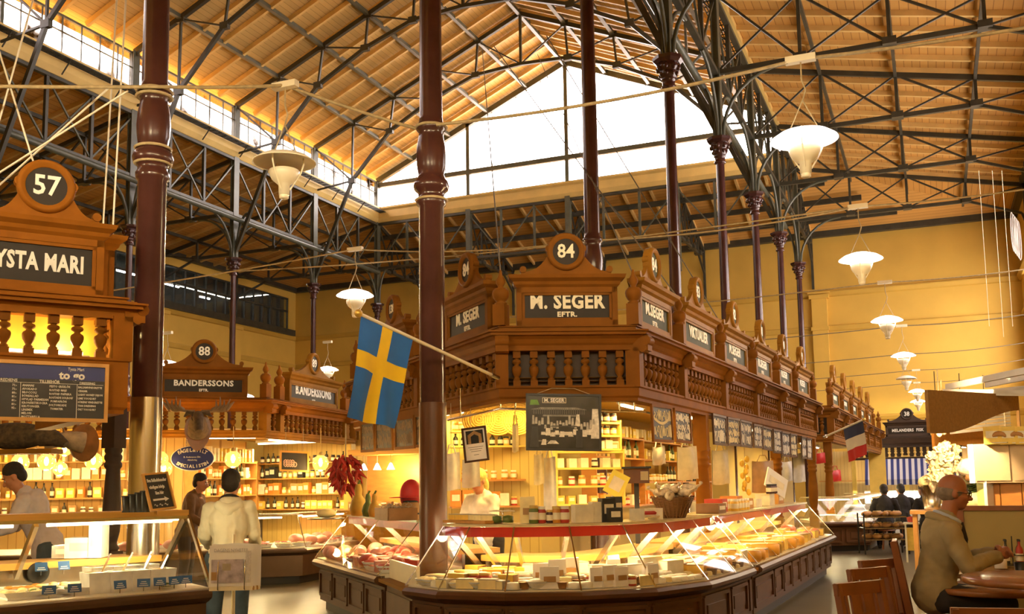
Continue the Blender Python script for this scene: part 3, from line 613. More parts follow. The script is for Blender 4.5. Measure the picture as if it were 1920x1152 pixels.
    if work:
        b = MB(); b.sweep([(-depth, zL + .04), (-depth, wz - .05), (-depth - .03, wz - .05), (-depth - .03, zL + .04)], L); b.build('back_panel', 'steel', t)
        b = MB(); b.sweep([(-depth + .05, wz - .05), (-depth + .05, wz), (-depth - .4, wz), (-depth - .4, wz - .05)], L); b.build('work_board', 'plank', t)
        b = MB(); b.sweep([(-depth - .34, FLOOR), (-depth - .34, wz - .05), (-depth - .38, wz - .05), (-depth - .38, FLOOR)], L); b.build('back_board', base, t)
    IN = offset(L, -depth + .06)
    if arms:
        for i in range(len(L)):
            b = MB(); b.bar(P3(T[i].lerp(IN[i], .1), zT - .03), P3(IN[i], zL + .12), .03, .05); b.build('support_arm', 'steel', t)
    for i, (p, q) in enumerate(zip(offset(L, -inset - .1), offset(L, -inset - .1)[1:])):
        ln = (q - p).length
        if ln < .2: continue
        b = MB(); b.tube([P3(p.lerp(q, .08), zT - .04), P3(p.lerp(q, .92), zT - .04)], .012, 8); b.build('lamp_tube', 'tube', t)
        for j in range(max(1, round(ln / 1.2)) if lamps else 0):
            kk = max(1, round(ln / 1.2)); m = p.lerp(q, (j + .5) / kk); point('counter_light', P3(m, zT - .10), power * min(1.4, ln / kk + .25), lampcol, .05)
    return t
LF_ = [(-4.145, 7.473), (-3.72, 7.25), (-3.146, 7.262), (-2.597, 7.488), (-2.117, 7.906), (-1.835, 8.574), (-1.745, 9.35), (-1.705, 10.05)]
cheese_counter = counter('big curved glass cheese counter with red strip at the stall point', LF_)
LM_ = [(-6.9, 10.22), (-5.9, 9.27), (-4.905, 8.307)]
meat_counter = counter('glass meat counter with red strip beside the curved cheese counter', LM_)
LR_ = [(-1.69, 10.3), (-1.66, 11.4), (-1.625, 12.6), (-1.575, 14.5), (-1.52, 16.4)]
aisle_counter = counter('straight glass cheese counter with red strip along the seating aisle', LR_)
# small gap cupboards between the counters, with cream end plates
def gap_unit(label, a, b_):
    a, b_ = v2(a), v2(b_); t = thing_at('gap_cupboard', label, 'cupboard', P3((a + b_) / 2, FLOOR)); d = (b_ - a).normalized(); n = Vector((d.y, -d.x))
    b = MB(); b.sweep([(-.08, FLOOR), (-.08, .62), (-.7, .62), (-.7, FLOOR)], [a, b_]); b.build('body', 'cbrown', t)
    b = MB(); b.sweep([(-.06, .62), (0, .63), (0, .66), (-.7, .66), (-.7, .62)], [a, b_]); b.build('top', 'wood3', t)
    m = (a + b_) / 2 - n * .07; b = MB(); b.box(P3(m, .4), ((b_ - a).length - .12, .02, .3), math.atan2(d.y, d.x)); b.build('door', 'cbrown', t)
    m = (a + b_) / 2 - n * .12; b = MB(); rz = math.atan2(d.y, d.x); b.box(P3(m, .75), ((b_ - a).length, .03, .17), rz); b.build('cream_plate', 'cpost', t)
gap_unit('small brown gap cupboard with cream plate between meat and cheese counters', (-4.88, 8.28), (-4.17, 7.5))
gap_unit('narrow gap cupboard with cream plate at the aisle end of the curved counter', (-1.70, 10.07), (-1.69, 10.28))
# salad counter, near left
PA_, PB_ = Vector((-5.75, 4.875)), Vector((-5.134, 6.22)); pd = (PB_ - PA_).normalized()
LP_ = [PA_ - pd * 1.4, PA_ + pd * .35, PB_]
salad_counter = counter('long glass salad counter with wooden top shelf under the menu board', LP_, .76, 1.31, .42, .95, 'steelbase', None, 'plank', 1, (1, .86, .48), 13, toph=.045, topd=.34, panels=False, joints=False, wz=.98)
b = MB(); b.bar(P3(PB_, .77), P3(offset(LP_, -.42)[-1], 1.31), .02, .03); b.build('edge_rail', 'chrome', salad_counter).parent = salad_counter
b = MB(); b.sweep([(-.425, 1.285), (-.405, 1.285), (-.405, 1.31), (-.425, 1.31)], LP_); b.build('top_rail', 'chrome', salad_counter)
# far counters
LN_ = [(-2.3, 21.35), (-1.26, 22.0), (-1.15, 24.5), (-1.0, 29)]
counter('far glass cheese counter below the French flag', LN_, .68, 1.17, .3, .8, 'cbrown', None, 'stone', 1, (1, .85, .5), 8, work=False, arms=False)
LB_ = offset([BL + hd(60) * 1.5, BA, BB, BC], 1.05)
counter('long steel and glass counter of the game and poultry stall', LB_, .62, 1.12, .2, .85, 'steelbase', None, 'steel', 1, (1, .78, .4), 8, panels=False, work=False, arms=False)
LK_ = [(ML.x - .3, MY - .9), (MR.x + .2, MY - .9)]
counter('far lit white counter under the striped awning', LK_, .68, 1.1, .2, .7, 'white', None, 'steel', 1, (1, .9, .7), 12, panels=False, work=False, arms=False)
# ================================================================ inside the pointed stall
M.update(cream_board=stripes('cream_match_boards', (.72, .52, .16), (.45, .28, .06), 0, .12, .08), ylw=mat('yellow_shelf_paint', (.72, .50, .10), .5, 0, .08, 4), orange=mat('orange_wood', (.45, .18, .035), .45, 0, .15, 4, stretch=(1, 1, 4)))
seger = bpy.data.objects['market_stall']
def inpart(mb, name, m, par): return mb.build(name, m, par)
bk = [(-6.9, 13.2), (-6.2, 12.35), (-4.9, 12.55), (-4.72, 13.6), (-4.45, 20.6)]
b = MB(); b.add([P3(p, 2.56) for p in [SL, SA, SB, SR] + bk[::-1]], [tuple(range(9))]); b.add([P3(p, 2.6) for p in [SL, SA, SB, SR] + bk[::-1]], [tuple(range(9))]); b.build('ceiling_panel', 'ylw', seger)
b = MB(); b.sweep([(-.03, FLOOR), (.0, FLOOR), (.0, 2.56), (-.03, 2.56)], bk[1:]); b.build('back_wall', 'cream_board', seger)
def turned_post(par, p, z0, z1, m='wood'):
    b = MB(); x, y = p[0], p[1]; b.box((x, y, z1 - .22), (.17, .17, .44)); b.box((x, y, (z0 + .9) / 2), (.17, .17, .9 - z0))
    b.lathe([(.07, .9), (.085, .93), (.06, .97), (.062, 1.0), (.085, 1.1), (.095, 1.3), (.085, 1.5), (.07, z1 - .66), (.09, z1 - .63), (.09, z1 - .6), (.075, z1 - .58), (.09, z1 - .55), (.09, z1 - .52), (.075, z1 - .5), (.09, z1 - .47), (.085, z1 - .44)], 18, (x, y, 0)); return b.build('turned_post', m, par)
for s in (sof(1320, SB, SR), 7.3, 10.8): turned_post(seger, SB + hd(3) * s - Vector((.05, 0)), FLOOR, 2.35)
nx = bpy.data.objects['market_stall.001']
turned_post(nx, NB - Vector((.1, -.1)), FLOOR, 2.35)
b = MB(); b.add([P3(p, 2.56) for p in (NA, NB, NR, NR + Vector((-2.4, 0)), NA + Vector((-2, .5)))], [tuple(range(5))]); b.build('ceiling_panel', 'ylw', nx)
b = MB(); b.box((-4.3, 28, 1.3), (.05, 11, 2.5)); b.build('back_wall', 'cream_board', nx)
b = MB(); b.box((NR.x - .1, NR.y, 1.3), (.5, .1, 2.5)); b.build('end_pillar', 'ylw', nx)
an = bpy.data.objects['market_stall.002']
ab = offset([BL, BA, BB, BC], -2.3)
b = MB(); b.sweep([(-.04, FLOOR), (0, FLOOR), (0, 2.47), (-.04, 2.47)], ab); b.build('back_wall', stripes('warm_match_boards', (.70, .47, .15), (.4, .22, .05), 0, .12, .08), an)
pts = [BL, BA, BB, BC, BC + Vector((-2.6, .5))] + ab[::-1][1:]
b = MB(); b.add([P3(p, 2.5) for p in pts], [tuple(range(len(pts)))]); b.build('ceiling_panel', 'ylw', an)
for p in (BC + Vector((-.05, 0)), BB + hd(-5) * 3.0): b = MB(); b.box((p.x, p.y, 1.2), (.16, .16, 2.3)); b.build('square_post', 'ylw', an)
turned_post(an, BA - hd(60) * 2.6, FLOOR, 2.35, 'wood3'); turned_post(an, BA - hd(60) * .1, FLOOR, 2.35, 'wood3')
pm = bpy.data.objects['market_stall.003']
yb = MB(); yb.sweep([(-.35, ZP[1] - .4), (-.34, ZP[1] - .4), (-.34, ZP[2] + .1), (-.35, ZP[2] + .1)], [PL, PC - hd(35) * .12]); yb.build('yellow_back', mat('yellow_fret_back', (.8, .5, .06), .5, 0, .05), pm)
for o in list(COL.objects):
    if o.parent in (pm, an) and o.name.startswith('back_board'): bpy.data.objects.remove(o)
turned_post(pm, v2(on_d(212, 880, 10.4)), FLOOR, 2.4, 'wood_dark')
ms = bpy.data.objects['market_stall.004']
for p in (ML, ML.lerp(MR, .5), MR): b = MB(); b.box((p.x, p.y + .05, 1.2), (.14, .14, 2.3)); b.build('square_post', 'ylw', ms)
b = MB(); b.box(((ML.x + MR.x) / 2, MY + 2.2, 1.3), (7, .06, 2.6)); b.build('back_wall', stripes('fish_match_boards', (.66, .48, .2), (.4, .25, .08), 0, .12, .08), ms)
b = MB(); b.box(((ML.x + MR.x) / 2, MY + 1.1, 2.7), (MR.x - ML.x + .3, 2.2, .05)); b.build('ceiling_panel', 'ylw', ms)
# strip lamps under the stall ceilings
def strip_lamp(label, p, ln, rz, power, col=(1, .70, .20), group='strip lamps inside the stalls', z=2.48, k=.5):
    t = thing('strip_lamp', label, 'lamp', P3(p, z), group, rz); b = MB(); b.box((0, 0, .03), (ln, .1, .05)); b.build('housing', 'white', t)
    b = MB(); b.tube([(-ln / 2 + .03, 0, -.01), (ln / 2 - .03, 0, -.01)], .016, 8); b.build('tube', 'tube', t)
    l = area('strip_light', P3(p, z - .04), P3(p, 0), ln, .12, power * k, col); l.rotation_euler = (0, 0, rz); return t
for i, (p, rz, w) in enumerate((((-4.3, 10.4), R(35), 40), ((-3.3, 10.6), R(25), 45), ((-5.3, 11.4), R(-40), 35), ((-3.5, 12.2), R(90), 45), ((-3.3, 14.4), R(90), 45), ((-3.2, 16.8), R(90), 45), ((-3.1, 19.2), R(90), 40), ((-6.3, 12.2), R(-40), 25))):
    strip_lamp('strip lamp under the ceiling of the pointed stall, %s from its front' % ords(i), p, 1.0, rz, w)
for i, y in enumerate((23.6, 26.5, 29.5)): strip_lamp('strip lamp inside the stall behind the French flag, %s from the corner' % ords(i), (-3.1, y), 1.2, R(90), 60)
for i, (p, rz) in enumerate((((-12.6, 12.9), R(30)), ((-11.3, 13.9), R(30)), ((-11.2, 15.6), R(95)), ((-14.4, 12.0), R(30)))): strip_lamp('strip lamp inside the game and poultry stall, %s from the elk head side' % ords(i), p, 1.2, rz, 50, (1, .66, .25), z=2.42)
for i, x in enumerate((-1.6, .4, 2.2)): strip_lamp('strip lamp inside the far fish stall, %s along its front' % ords(i), (x, MY + .9), 1.2, 0, 60, (1, .8, .45), z=2.6)

# lamp behind the fretwork of the salad stall, shining on its yellow back board
mid = (PC - hd(35) * 1.0) - Vector((math.cos(R(35)), -math.sin(R(35)))) * .2; t = thing('strip_lamp', 'strip lamp behind the balusters of the salad stall', 'lamp', P3(mid, 2.6), 'strip lamps inside the stalls', math.atan2(hd(35).y, hd(35).x)); b = MB(); b.box((0, 0, -.02), (1.6, .06, .04)); b.build('housing', 'white', t); b = MB(); b.tube([(-.75, 0, .015), (.75, 0, .015)], .012, 8); b.build('tube', 'tube', t)
for k in (-.6, 0, .6): q = mid + hd(35) * k; point('fret_light', P3(q, 2.66), 5, (1, .74, .3), .03)
# ================================================================ pendant lamps and the wires they hang from
M.update(shade=mat('enamel_shade', (.86, .80, .66), .35, 0, .03, 6), shade_on=glow('lit_enamel_shade', (1, .95, .93), 1.25), bowl=mat('enamel_bowl', (.84, .76, .58), .3, 0, .04, 8, coat=.3), cable=mat('cable', (.42, .32, .17), .6, 0, .2, 20), cable_dk=mat('dark_cable', (.14, .11, .07), .6, 0, .2, 20),
         bulb=glow('lamp_mouth', (1, .92, .75), 5))
def lamp(label, p, on=True, wire=.72, cy=0., power=110, sc=1.):
    t = thing('pendant_lamp', label, 'lamp', p, 'enamel pendant lamps on wires'); s = sc
    b = MB(); b.lathe([(.0, .105), (.05, .1), (.12, .085), (.22, .05), (.285, .005), (.29, -.005), (.275, -.002), (.2, .03), (.1, .06), (.0, .07)], 40); b.build('shade', 'shade_on' if on else 'shade', t)
    b = MB(); b.lathe([(.130, -.075), (.138, -.08), (.134, -.12), (.112, -.165), (.076, -.195), (.052, -.215), (.048, -.31), (.0, -.315)], 28); b.lathe([(.126, -.075), (.12, -.12), (.085, -.17), (.0, -.18)], 28); bw = b.build('bowl', 'bowl', t)
    b = MB(); b.lathe([(.042, -.31), (.044, -.335), (.03, -.345), (.0, -.345)], 16); b.build('cap', 'bowl', bw)
    for k in range(3):
        a = 2.1 * k + .5; c, q = math.cos(a), math.sin(a); b = MB(); b.tube([(.17 * c, .17 * q, .07), (.175 * c, .175 * q, -.02), (.15 * c, .15 * q, -.10), (.09 * c, .09 * q, -.20), (.052 * c, .052 * q, -.26)], .008, 6); b.build('stay', 'bowl', t)
    for k in (-1, 1): b = MB(); b.tube([(.13 * k, 0, .08), (.01 * k, 0, .34), (0, 0, .36)], .006, 6); b.build('hanger', 'cable', t)
    b = MB(); b.tube([(0, 0, .35), (.03, 0, .45), (.0, 0, .55), (0, 0, wire)], .008, 6); b.build('flex', 'cable', t)
    b = MB(); b.box((0, 0, wire + .02), (.26, .07, .06)); b.build('junction_box', 'bowl', t)
    if on: point('lamp_light', Vector(p) + Vector((0, 0, -.045)), power, (1, .80, .48), .06)
    return t
def wire(label, pts, r=.011, sag=.15, m='cable', grp='lamp wires across the hall', sub=10):
    out = []
    for p, q in zip(pts, pts[1:]):
        p, q = Vector(p), Vector(q)
        for i in range(sub): u = i / sub; v = p.lerp(q, u); v.z -= sag * 4 * u * (1 - u) * min(1, (q - p).length / 5); out.append(v)
    out.append(Vector(pts[-1])); b = MB(); b.tube(out, r, 6); return tag(b.build('wire', m), label, 'wire', grp)
LZ = 4.5
al = [(-.906, 8.857), (-.785, 14.13), (-.70, 19.88), (-.58, 25.76), (-.67, 31.6), (-.446, 36.47), (-.50, 41.2)]
for i, (x, y) in enumerate(al):
    lamp('lit pendant lamp over the seating aisle, %s away from the camera' % ords(i) if i != 4 else 'unlit grey pendant lamp in the seating aisle row', (x, y, LZ), i != 4)
    if i: wire('wire across the seating aisle holding the %s pendant lamp' % ords(i), [(-10.5, y - .9, LZ + .62), (x, y, LZ + .74), (WR, y + .6, LZ + 1.05)], .012, .12, 'cable' if i < 3 else 'cable_dk')
lamp('unlit cream pendant lamp in front of the iron lattice girders', (-5.37, 7.42, 4.5), False)
lamp('lit pendant lamp just above the Swedish flag pole', (-8.2, 13.2, 4.5))
lamp('small lit pendant lamp behind the steel-clad column', on_d(313, 684, 23), True)
for i, p in enumerate(((-14.5, 22, 4.6), (-20, 16, 4.6), (-15, 30, 4.6), (-21, 27, 4.6), (-9, 22, 4.6), (-9.5, 30, 4.6))): lamp('lit pendant lamp deep in the nave, %s of its row' % ords(i), p, True, power=260)
for i, (x, y) in enumerate(((-.9, 2.6), (2.3, 3.2), (-4.2, 2.2), (-2, -2.5), (-8.5, 1.5), (-3.6, -.6), (1.2, -1.5))): lamp('added fill light pendant lamp behind the camera, %s of seven' % ords(i), (x, y, 4.7), True, power=330)  # unseen lamps added as fill light for the near stalls
wire('thick lamp wire from the steel-clad column past the unlit lamp', [(-9, 4.6, 4.9), (-6.05, 6.5, 5.0), (-5.37, 7.42, 5.24), (-4.48, 8.3, 4.98)], .016, .05)
wire('thick lamp wire from the cheese counter column to the near aisle lamp', [(-4.25, 8.3, 4.98), (-.906, 8.857, 5.24), (WR, 9.6, 5.6)], .016, .1)
wire('lamp wire from the far wall past the lamp above the flag', [(-18, 10.9, 4.4), (-8.2, 13.2, 5.24), (-4.36, 13.4, 5.0), (-.785, 14.13, 5.24)], .012, .12)
def sl(a, b_, label, r=.006, m='cable_dk'): wire(label, [a, b_], r, 0, m, 'stay cables', 2)
for i, (a, b_) in enumerate(((on_d(-20, 336, 9.0), on_d(240, 170, 8.7)), (on_d(-20, 364, 9.2), on_d(205, 164, 8.9)), (on_d(69, 325, 9), on_d(-5, 85, 9)), (on_d(-5, 240, 9), on_d(66, -15, 9)), (on_d(204, 560, 9), on_d(237, -20, 9.3)), (on_d(185, 560, 9.6), on_d(220, -20, 9.6)))): sl(a, b_, 'pale stay rope at the steel-clad column, %s of six' % ords(i), .009, 'shade')
for i, (a, b_) in enumerate(((P3(SA, 3.69), (-9.5, 21, 12)), (P3(SB, 3.69), (-10, 26, 14)), (P3(SB + hd(3) * 3.57, 3.69), (-5.6, 15, 9)), (P3(SB + hd(3) * 1.62, 3.69), (-7, 16, 9.5)))): sl(a, b_, 'thin stay cable rising from the 84 signs, %s of four' % ords(i), .008)
for i, (px, l) in enumerate(((1835, 3), (1860, 3.2), (1878, 3))): p = on_d(px, 320, 19); sl(p, p - Vector((0, 0, l)), 'thin cord hanging before the far yellow wall, %s of three' % ords(i), .005, 'cpost')
# rope ties round the two near columns
for nm, x, y, zs, lb in (('a', -6.18, 6.62, (4.36, 4.5, 4.97, 5.02), 'steel-clad'), ('b', XR, 8.4, (4.27, 5.0), 'cheese counter')):
    b = MB()
    for z in zs: b.lathe([(.15, z - .012), (.165, z), (.15, z + .012)], 20, (x, y, 0))
    tag(b.build('rope_tie', 'cable'), 'coils of cord tied around the %s column' % lb, 'rope')
# ================================================================ flags
def flag(label, pole_a, pole_b, u0, u1, drop, skew, cells, mats, polelabel, wav=.04, pr=.016):
    t = thing_at('flag_pole', polelabel, 'flag pole', pole_a); b = MB(); b.tube([pole_a, pole_b], pr, 10); b.build('pole', 'cream', t)
    b = MB(); b.ell(pole_b, (.035, .035, .035)); b.build('knob', mat('gilt_knob', (.7, .45, .1), .3, .6, 0), t); b = MB(); b.tube([pole_a, Vector(pole_a).lerp(Vector(pole_b), .06)], pr * 1.5, 10); b.build('socket', 'steel', t)
    f = thing_at('flag', label, 'flag', Vector(pole_a).lerp(Vector(pole_b), u1)); A_, B_ = Vector(pole_a).lerp(Vector(pole_b), u1), Vector(pole_a).lerp(Vector(pole_b), u0)
    n = (B_ - A_).cross(Vector((0, 0, 1))).normalized()
    def P(u, v): return A_.lerp(B_, u) + Vector(drop) * v + Vector(skew) * v * u - Vector((0, 0, pr)) + n * (wav * math.sin(5.5 * u + 3 * v) * v + .02 * math.sin(14 * u - 2 * v) * v)
    for name, (ua, ub, va, vb), mm in cells:
        b = MB(); nu, nv = 14, 14; vs = []
        for side in (0, 1):
            for i in range(nu + 1):
                for j in range(nv + 1): vs.append(P(ua + (ub - ua) * i / nu, va + (vb - va) * j / nv) + n * (.002 * side))
        k = (nu + 1) * (nv + 1); fs = []
        for i in range(nu):
            for j in range(nv): a = i * (nv + 1) + j; q = (a, a + 1, a + nv + 2, a + nv + 1); fs += [q, tuple(k + z for z in q[::-1])]
        b.add(vs, fs, True); b.build(name, mats[mm], f)
    return f
fm = dict(b=mat('flag_blue', (.008, .13, .52), .7, 0, .06, 8), y=mat('flag_yellow', (.85, .55, .01), .7, 0, .05, 8), n=mat('flag_navy', (.02, .025, .08), .7, 0, .05), w=mat('flag_white', (.72, .66, .55), .7, 0, .04), r=mat('flag_red', (.5, .02, .02), .7, 0, .05))
pa, pb = on_d(934, 709, 9.9), on_d(672, 588, 8.25)
cr = [('blue_field', (0, .4, 0, .33), 'b'), ('blue_field', (.6, 1, 0, .33), 'b'), ('blue_field', (0, .4, .5, 1), 'b'), ('blue_field', (.6, 1, .5, 1), 'b'), ('yellow_cross', (.4, .6, 0, 1), 'y'), ('yellow_cross', (0, .4, .33, .5), 'y'), ('yellow_cross', (.6, 1, .33, .5), 'y')]
flag('blue and yellow Swedish flag hanging from the pole at the stall corner', pa, pb, .655, .985, (-.02, -.16, -.84), (-.06, -.06, .05), cr, fm, 'white flag pole reaching out from the pointed stall corner')
pa2, pb2 = on_d(1545, 820, 20.6), on_d(1620, 787, 19.6)
flag('blue white and red French flag hanging at the farther stall', pa2, pb2, .5, .97, (.05, 0, -.66), (0, 0, 0), [('navy_band', (0, 1, 0, .34), 'n'), ('white_band', (0, 1, .34, .67), 'w'), ('red_band', (0, 1, .67, 1), 'r')], fm, 'slim pole of the French flag at the farther stall', pr=.02)
# ================================================================ boards and pictures
M.update(slate=mat('slate', (.028, .026, .026), .5, 0, .25, 8), chalk=mat('chalk', (.80, .76, .68), .8, 0, 0), chalky=mat('yellow_chalk', (.80, .66, .36), .8, 0, 0), frame_wood=mat('pine_frame', (.62, .32, .07), .45, 0, .15, 6, stretch=(1, 1, 1)), paper=mat('white_paper', (.86, .83, .80), .7, 0, .03, 10), navy=mat('navy_print', (.012, .022, .17), .4, 0, .05), darkframe=mat('dark_frame', (.06, .025, .012), .35, 0, .1, 8))
class Sheet:
    """a flat board: corner o, reading direction x, upwards y"""
    def __init__(s, o, x, y): s.o, s.x, s.y = Vector(o), Vector(x), Vector(y); s.ux, s.uy = s.x.normalized(), s.y.normalized(); s.n = s.ux.cross(s.uy); s.w, s.h = s.x.length, s.y.length
    def at(s, u, v, k=0.): return s.o + s.ux * u + s.uy * v + s.n * k
    def slab(s, b, u0, v0, u1, v1, k0, k1): return b.prism([(u0, v0), (u1, v0), (u1, v1), (u0, v1)], s.at(0, 0, k0), s.ux, s.uy, k1 - k0)
    def stroke(s, b, pts, w, k=.004):
        for p, q in zip(pts, pts[1:]):
            d = Vector((q[0] - p[0], q[1] - p[1])); L = d.length
            if L < 1e-5: continue
            d /= L; n = Vector((-d.y, d.x)) * w / 2; e = d * w * .3
            poly = [(p[0] - e.x - n.x, p[1] - e.y - n.y), (q[0] + e.x - n.x, q[1] + e.y - n.y), (q[0] + e.x + n.x, q[1] + e.y + n.y), (p[0] - e.x + n.x, p[1] - e.y + n.y)]
            b.prism(poly, s.at(0, 0, k), s.ux, s.uy, .001)
    def text(s, body, size, u, v, m, par, **k): return text('lettering', body, size, m, s.at(u, v, k.pop('lift', .006)), s.ux, s.uy, par, **k)
def framed(name, label, cat, S, fw, fm_, inner='slate', ft=.025, innername='slate', group=None):
    t = thing_at(name, label, cat, S.at(S.w / 2, 0), group); b = MB()
    for a in ((0, 0, S.w, fw), (0, S.h - fw, S.w, S.h), (0, fw, fw, S.h - fw), (S.w - fw, fw, S.w, S.h - fw)): S.slab(b, *a, -.01, ft - .01)
    b.build('frame', fm_, t); b = MB(); S.slab(b, fw * .8, fw * .8, S.w - fw * .8, S.h - fw * .8, -.008, .002); b.build(innername, inner, t); return t
def scrawl(S, t, seed, m='chalk', big=True, x0=.06, x1=.94, rows=((.72, .2), (.5, .16), (.28, .22)), w=.012):
    g = random.Random(seed); b = MB(); W_, H_ = S.w, S.h
    for r, (v, hh) in enumerate(rows):
        u = x0 + .04 * g.random(); prev = None
        while u < x1 - .04:
            lw = g.uniform(.06, .12); a = hh * g.uniform(.5, 1.1); k = g.randint(0, 3); pts = []
            for i in range(7):
                th = i / 6 * 2 * math.pi
                if k == 0: pts.append(((u + lw * (.5 - .5 * math.cos(th * .8))) * W_, (v + a * .5 * math.sin(th)) * H_))
                elif k == 1: pts.append(((u + lw * i / 6) * W_, (v + a * .5 * (1 if i % 2 else -.6)) * H_))
                elif k == 2: pts.append(((u + lw * .5 + lw * .3 * math.sin(th)) * W_, (v + a * (.55 - i / 6 * 1.1)) * H_))
                else: pts.append(((u + lw * (.5 + .4 * math.cos(th))) * W_, (v + a * .4 * math.sin(th)) * H_))
            S.stroke(b, pts, w * g.uniform(.7, 1.5)); u += lw * 1.08
    return b.build('chalk_writing', m, t)
def sheet_px(tl, tr, bl, P, Q, out=0.07):
    """board hanging on the face P-Q, outlined by three corners seen in the photograph"""
    P, Q = v2(P), v2(Q); d = (Q - P).normalized(); n = Vector((d.y, -d.x)) * out; P, Q = P + n, Q + n
    a, b_, c = on_face(*tl, P, Q), on_face(*tr, P, Q), on_face(*bl, P, Q); return Sheet(c, b_ - a, a - c)
brs = [((1220, 757), (1258, 763), (1224, 829)), ((1263, 765), (1293, 772), (1266, 829)), ((1335, 775), (1360, 781), (1338, 834)), ((1363, 782), (1386, 786), (1364, 836)), ((1387, 787), (1408, 792), (1388, 838)), ((1412, 795), (1428, 798), (1413, 840)), ((1429, 799), (1446, 804), (1430, 843)), ((1449, 805), (1464, 808), (1450, 850)), ((1465, 809), (1480, 812), (1466, 856)), ((1481, 813), (1493, 815), (1482, 858)), ((1502, 818), (1511, 820), (1503, 860)), ((1512, 821), (1521, 823), (1513, 862))]
for i, (a, b_, c) in enumerate(brs):
    S = sheet_px(a, b_, c, SB, SR); t = framed('chalkboard', 'chalk price board hanging under the aisle side signs, %s from the stall corner' % ords(i), 'chalkboard', S, .03, 'darkframe' if i > 1 else 'wood', group='chalkboards along the aisle')
    scrawl(S, t, 40 + i, 'cream' if i % 3 else 'chalky', rows=((.74, .3), (.45, .26), (.2, .26)) if i % 2 else ((.7, .32), (.28, .42)), w=.016)
    if i == 0:
        b = MB(); S.stroke(b, [((.12 + .8 * u) * S.w, (.62 - .16 * math.sin(math.pi * u) + .1 * u) * S.h) for u in [k / 10 for k in range(11)]], .03); b.build('chalk_swash', 'chalky', t)
bl = [((677, 793), (702, 789), (678, 849)), ((705, 788), (736, 784), (706, 846)), ((741, 785), (777, 779), (742, 844)), ((779, 778), (815, 772), (780, 840))]
for i, (a, b_, c) in enumerate(bl):
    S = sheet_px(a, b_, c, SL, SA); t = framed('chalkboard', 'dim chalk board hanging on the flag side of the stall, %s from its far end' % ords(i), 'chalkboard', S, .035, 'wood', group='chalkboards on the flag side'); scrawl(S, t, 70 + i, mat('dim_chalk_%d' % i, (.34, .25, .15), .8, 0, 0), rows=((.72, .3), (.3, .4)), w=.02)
# big menu board over the salad counter
fo = .12; Pm, Qm = PL, PC; dm = (v2(Qm) - v2(Pm)).normalized(); nm = Vector((dm.y, -dm.x)) * fo
cR, cRb = on_face(205, 684, Pm + nm, Qm + nm), on_face(201, 793, Pm + nm, Qm + nm)
wB = 1.75; S = Sheet(Vector((cRb.x - dm.x * wB, cRb.y - dm.y * wB, cRb.z)), (dm.x * wB, dm.y * wB, 0), (0, 0, cR.z - cRb.z)); H = S.h
t = framed('menu_board', 'wide black and blue salad menu board marked to go over the salad counter', 'menu board', S, .028, 'frame_wood')
b = MB(); S.slab(b, .028, H * .70, S.w - .028, H - .028, .002, .004); b.build('blue_band', 'navy', t)
uR = lambda px: (on_face(px, 740, Pm + nm, Qm + nm).xy - S.o.xy).dot(dm); vv = lambda y, px=100: (on_face(px, y, Pm + nm, Qm + nm).z - S.o.z)
k = H / 100
S.text('to go', .085, uR(134), H * .775, 'white', t, bold=.003, lift=.005); S.text('Tysta Mari', .034, uR(141), H * .885, 'white', t, lift=.005, sx=.8)
S.text('TILLBEHÖR', .031, uR(92), H * .66, 'chalk', t, bold=.0006, sx=.9); S.text('DRESSING', .025, uR(163), H * .655, 'chalk', t, bold=.0004); S.text('INGREDIENS', .03, uR(8), H * .665, 'chalk', t, bold=.0004)
for l, px, sz in (('ANANAS\nAVOKADO\nBROCCOLI\nBÖNSALLAD\nHYVLAD PARMESAN\nKRONÄRTSKOCKA\nKRUTONGER\nLINSMIX\nMELON\nMOZZARELLA\nOLIVER', 41, .0235), ('PESTO GRÄSLÖK\nROSTAD MAJS\nROSTAD PAPRIKA\nROSTADE SOLROS/\n  PUMPAFRÖN\nSOLTORKADE\n  TOMATER', 92, .0225), ('BALSAMVINEGRETTE\nCEASAR\nLIGHT HONEY DIJON\nLIME YOUGURT\nSÖRENS VINEGRETTE\nTHAI DRESSING\nÖRT YOUGURT', 146, .0215), ('71:-\n71:-\n80:-\n81:-\n81:-\n81:-\n95:-', 22, .024)):
    nl = l.count('\n') + 1; ls = .0262 if nl > 8 else .0285; S.text(l, sz, uR(px), H * .615 - nl * ls / 2, 'chalk', t, align='LEFT', sx=.86, line=ls / sz, bold=.0005, res=1)
b = MB(); S.stroke(b, [(uR(38), .03), (uR(38), H * .63)], .004); S.stroke(b, [(uR(144), .03), (uR(144), H * .63)], .004); S.stroke(b, [(.05, H * .635), (S.w - .04, H * .635)], .003); b.build('chalk_rule', 'chalk', t)
# A-board on the salad counter top
c0, c1, c2 = on_d(282, 962, 7.2), on_d(330, 956, 7.35), on_d(265, 892, 7.25); S = Sheet(c0, c1 - c0, (c2 - c0)); S.o.z = 1.36
t = framed('small_chalkboard', 'small chalkboard with a white arrow leaning on the salad counter top', 'chalkboard', S, .014, 'frame_wood')
S.text('Bra Salladskunder', .034, S.w * .5, S.h * .8, 'chalk', t, bold=.0008, sx=.62); S.text('vänligen börja', .034, S.w * .45, S.h * .62, 'chalk', t, bold=.0006, sx=.62); S.text('läsa här', .034, S.w * .5, S.h * .46, 'chalk', t, bold=.0006, sx=.62)
b = MB(); b.prism([(S.w * .2, S.h * .26), (S.w * .65, S.h * .26), (S.w * .65, S.h * .22), (S.w * .82, S.h * .28), (S.w * .65, S.h * .35), (S.w * .65, S.h * .31), (S.w * .2, S.h * .31)], S.at(0, 0, .003), S.ux, S.uy, .002)
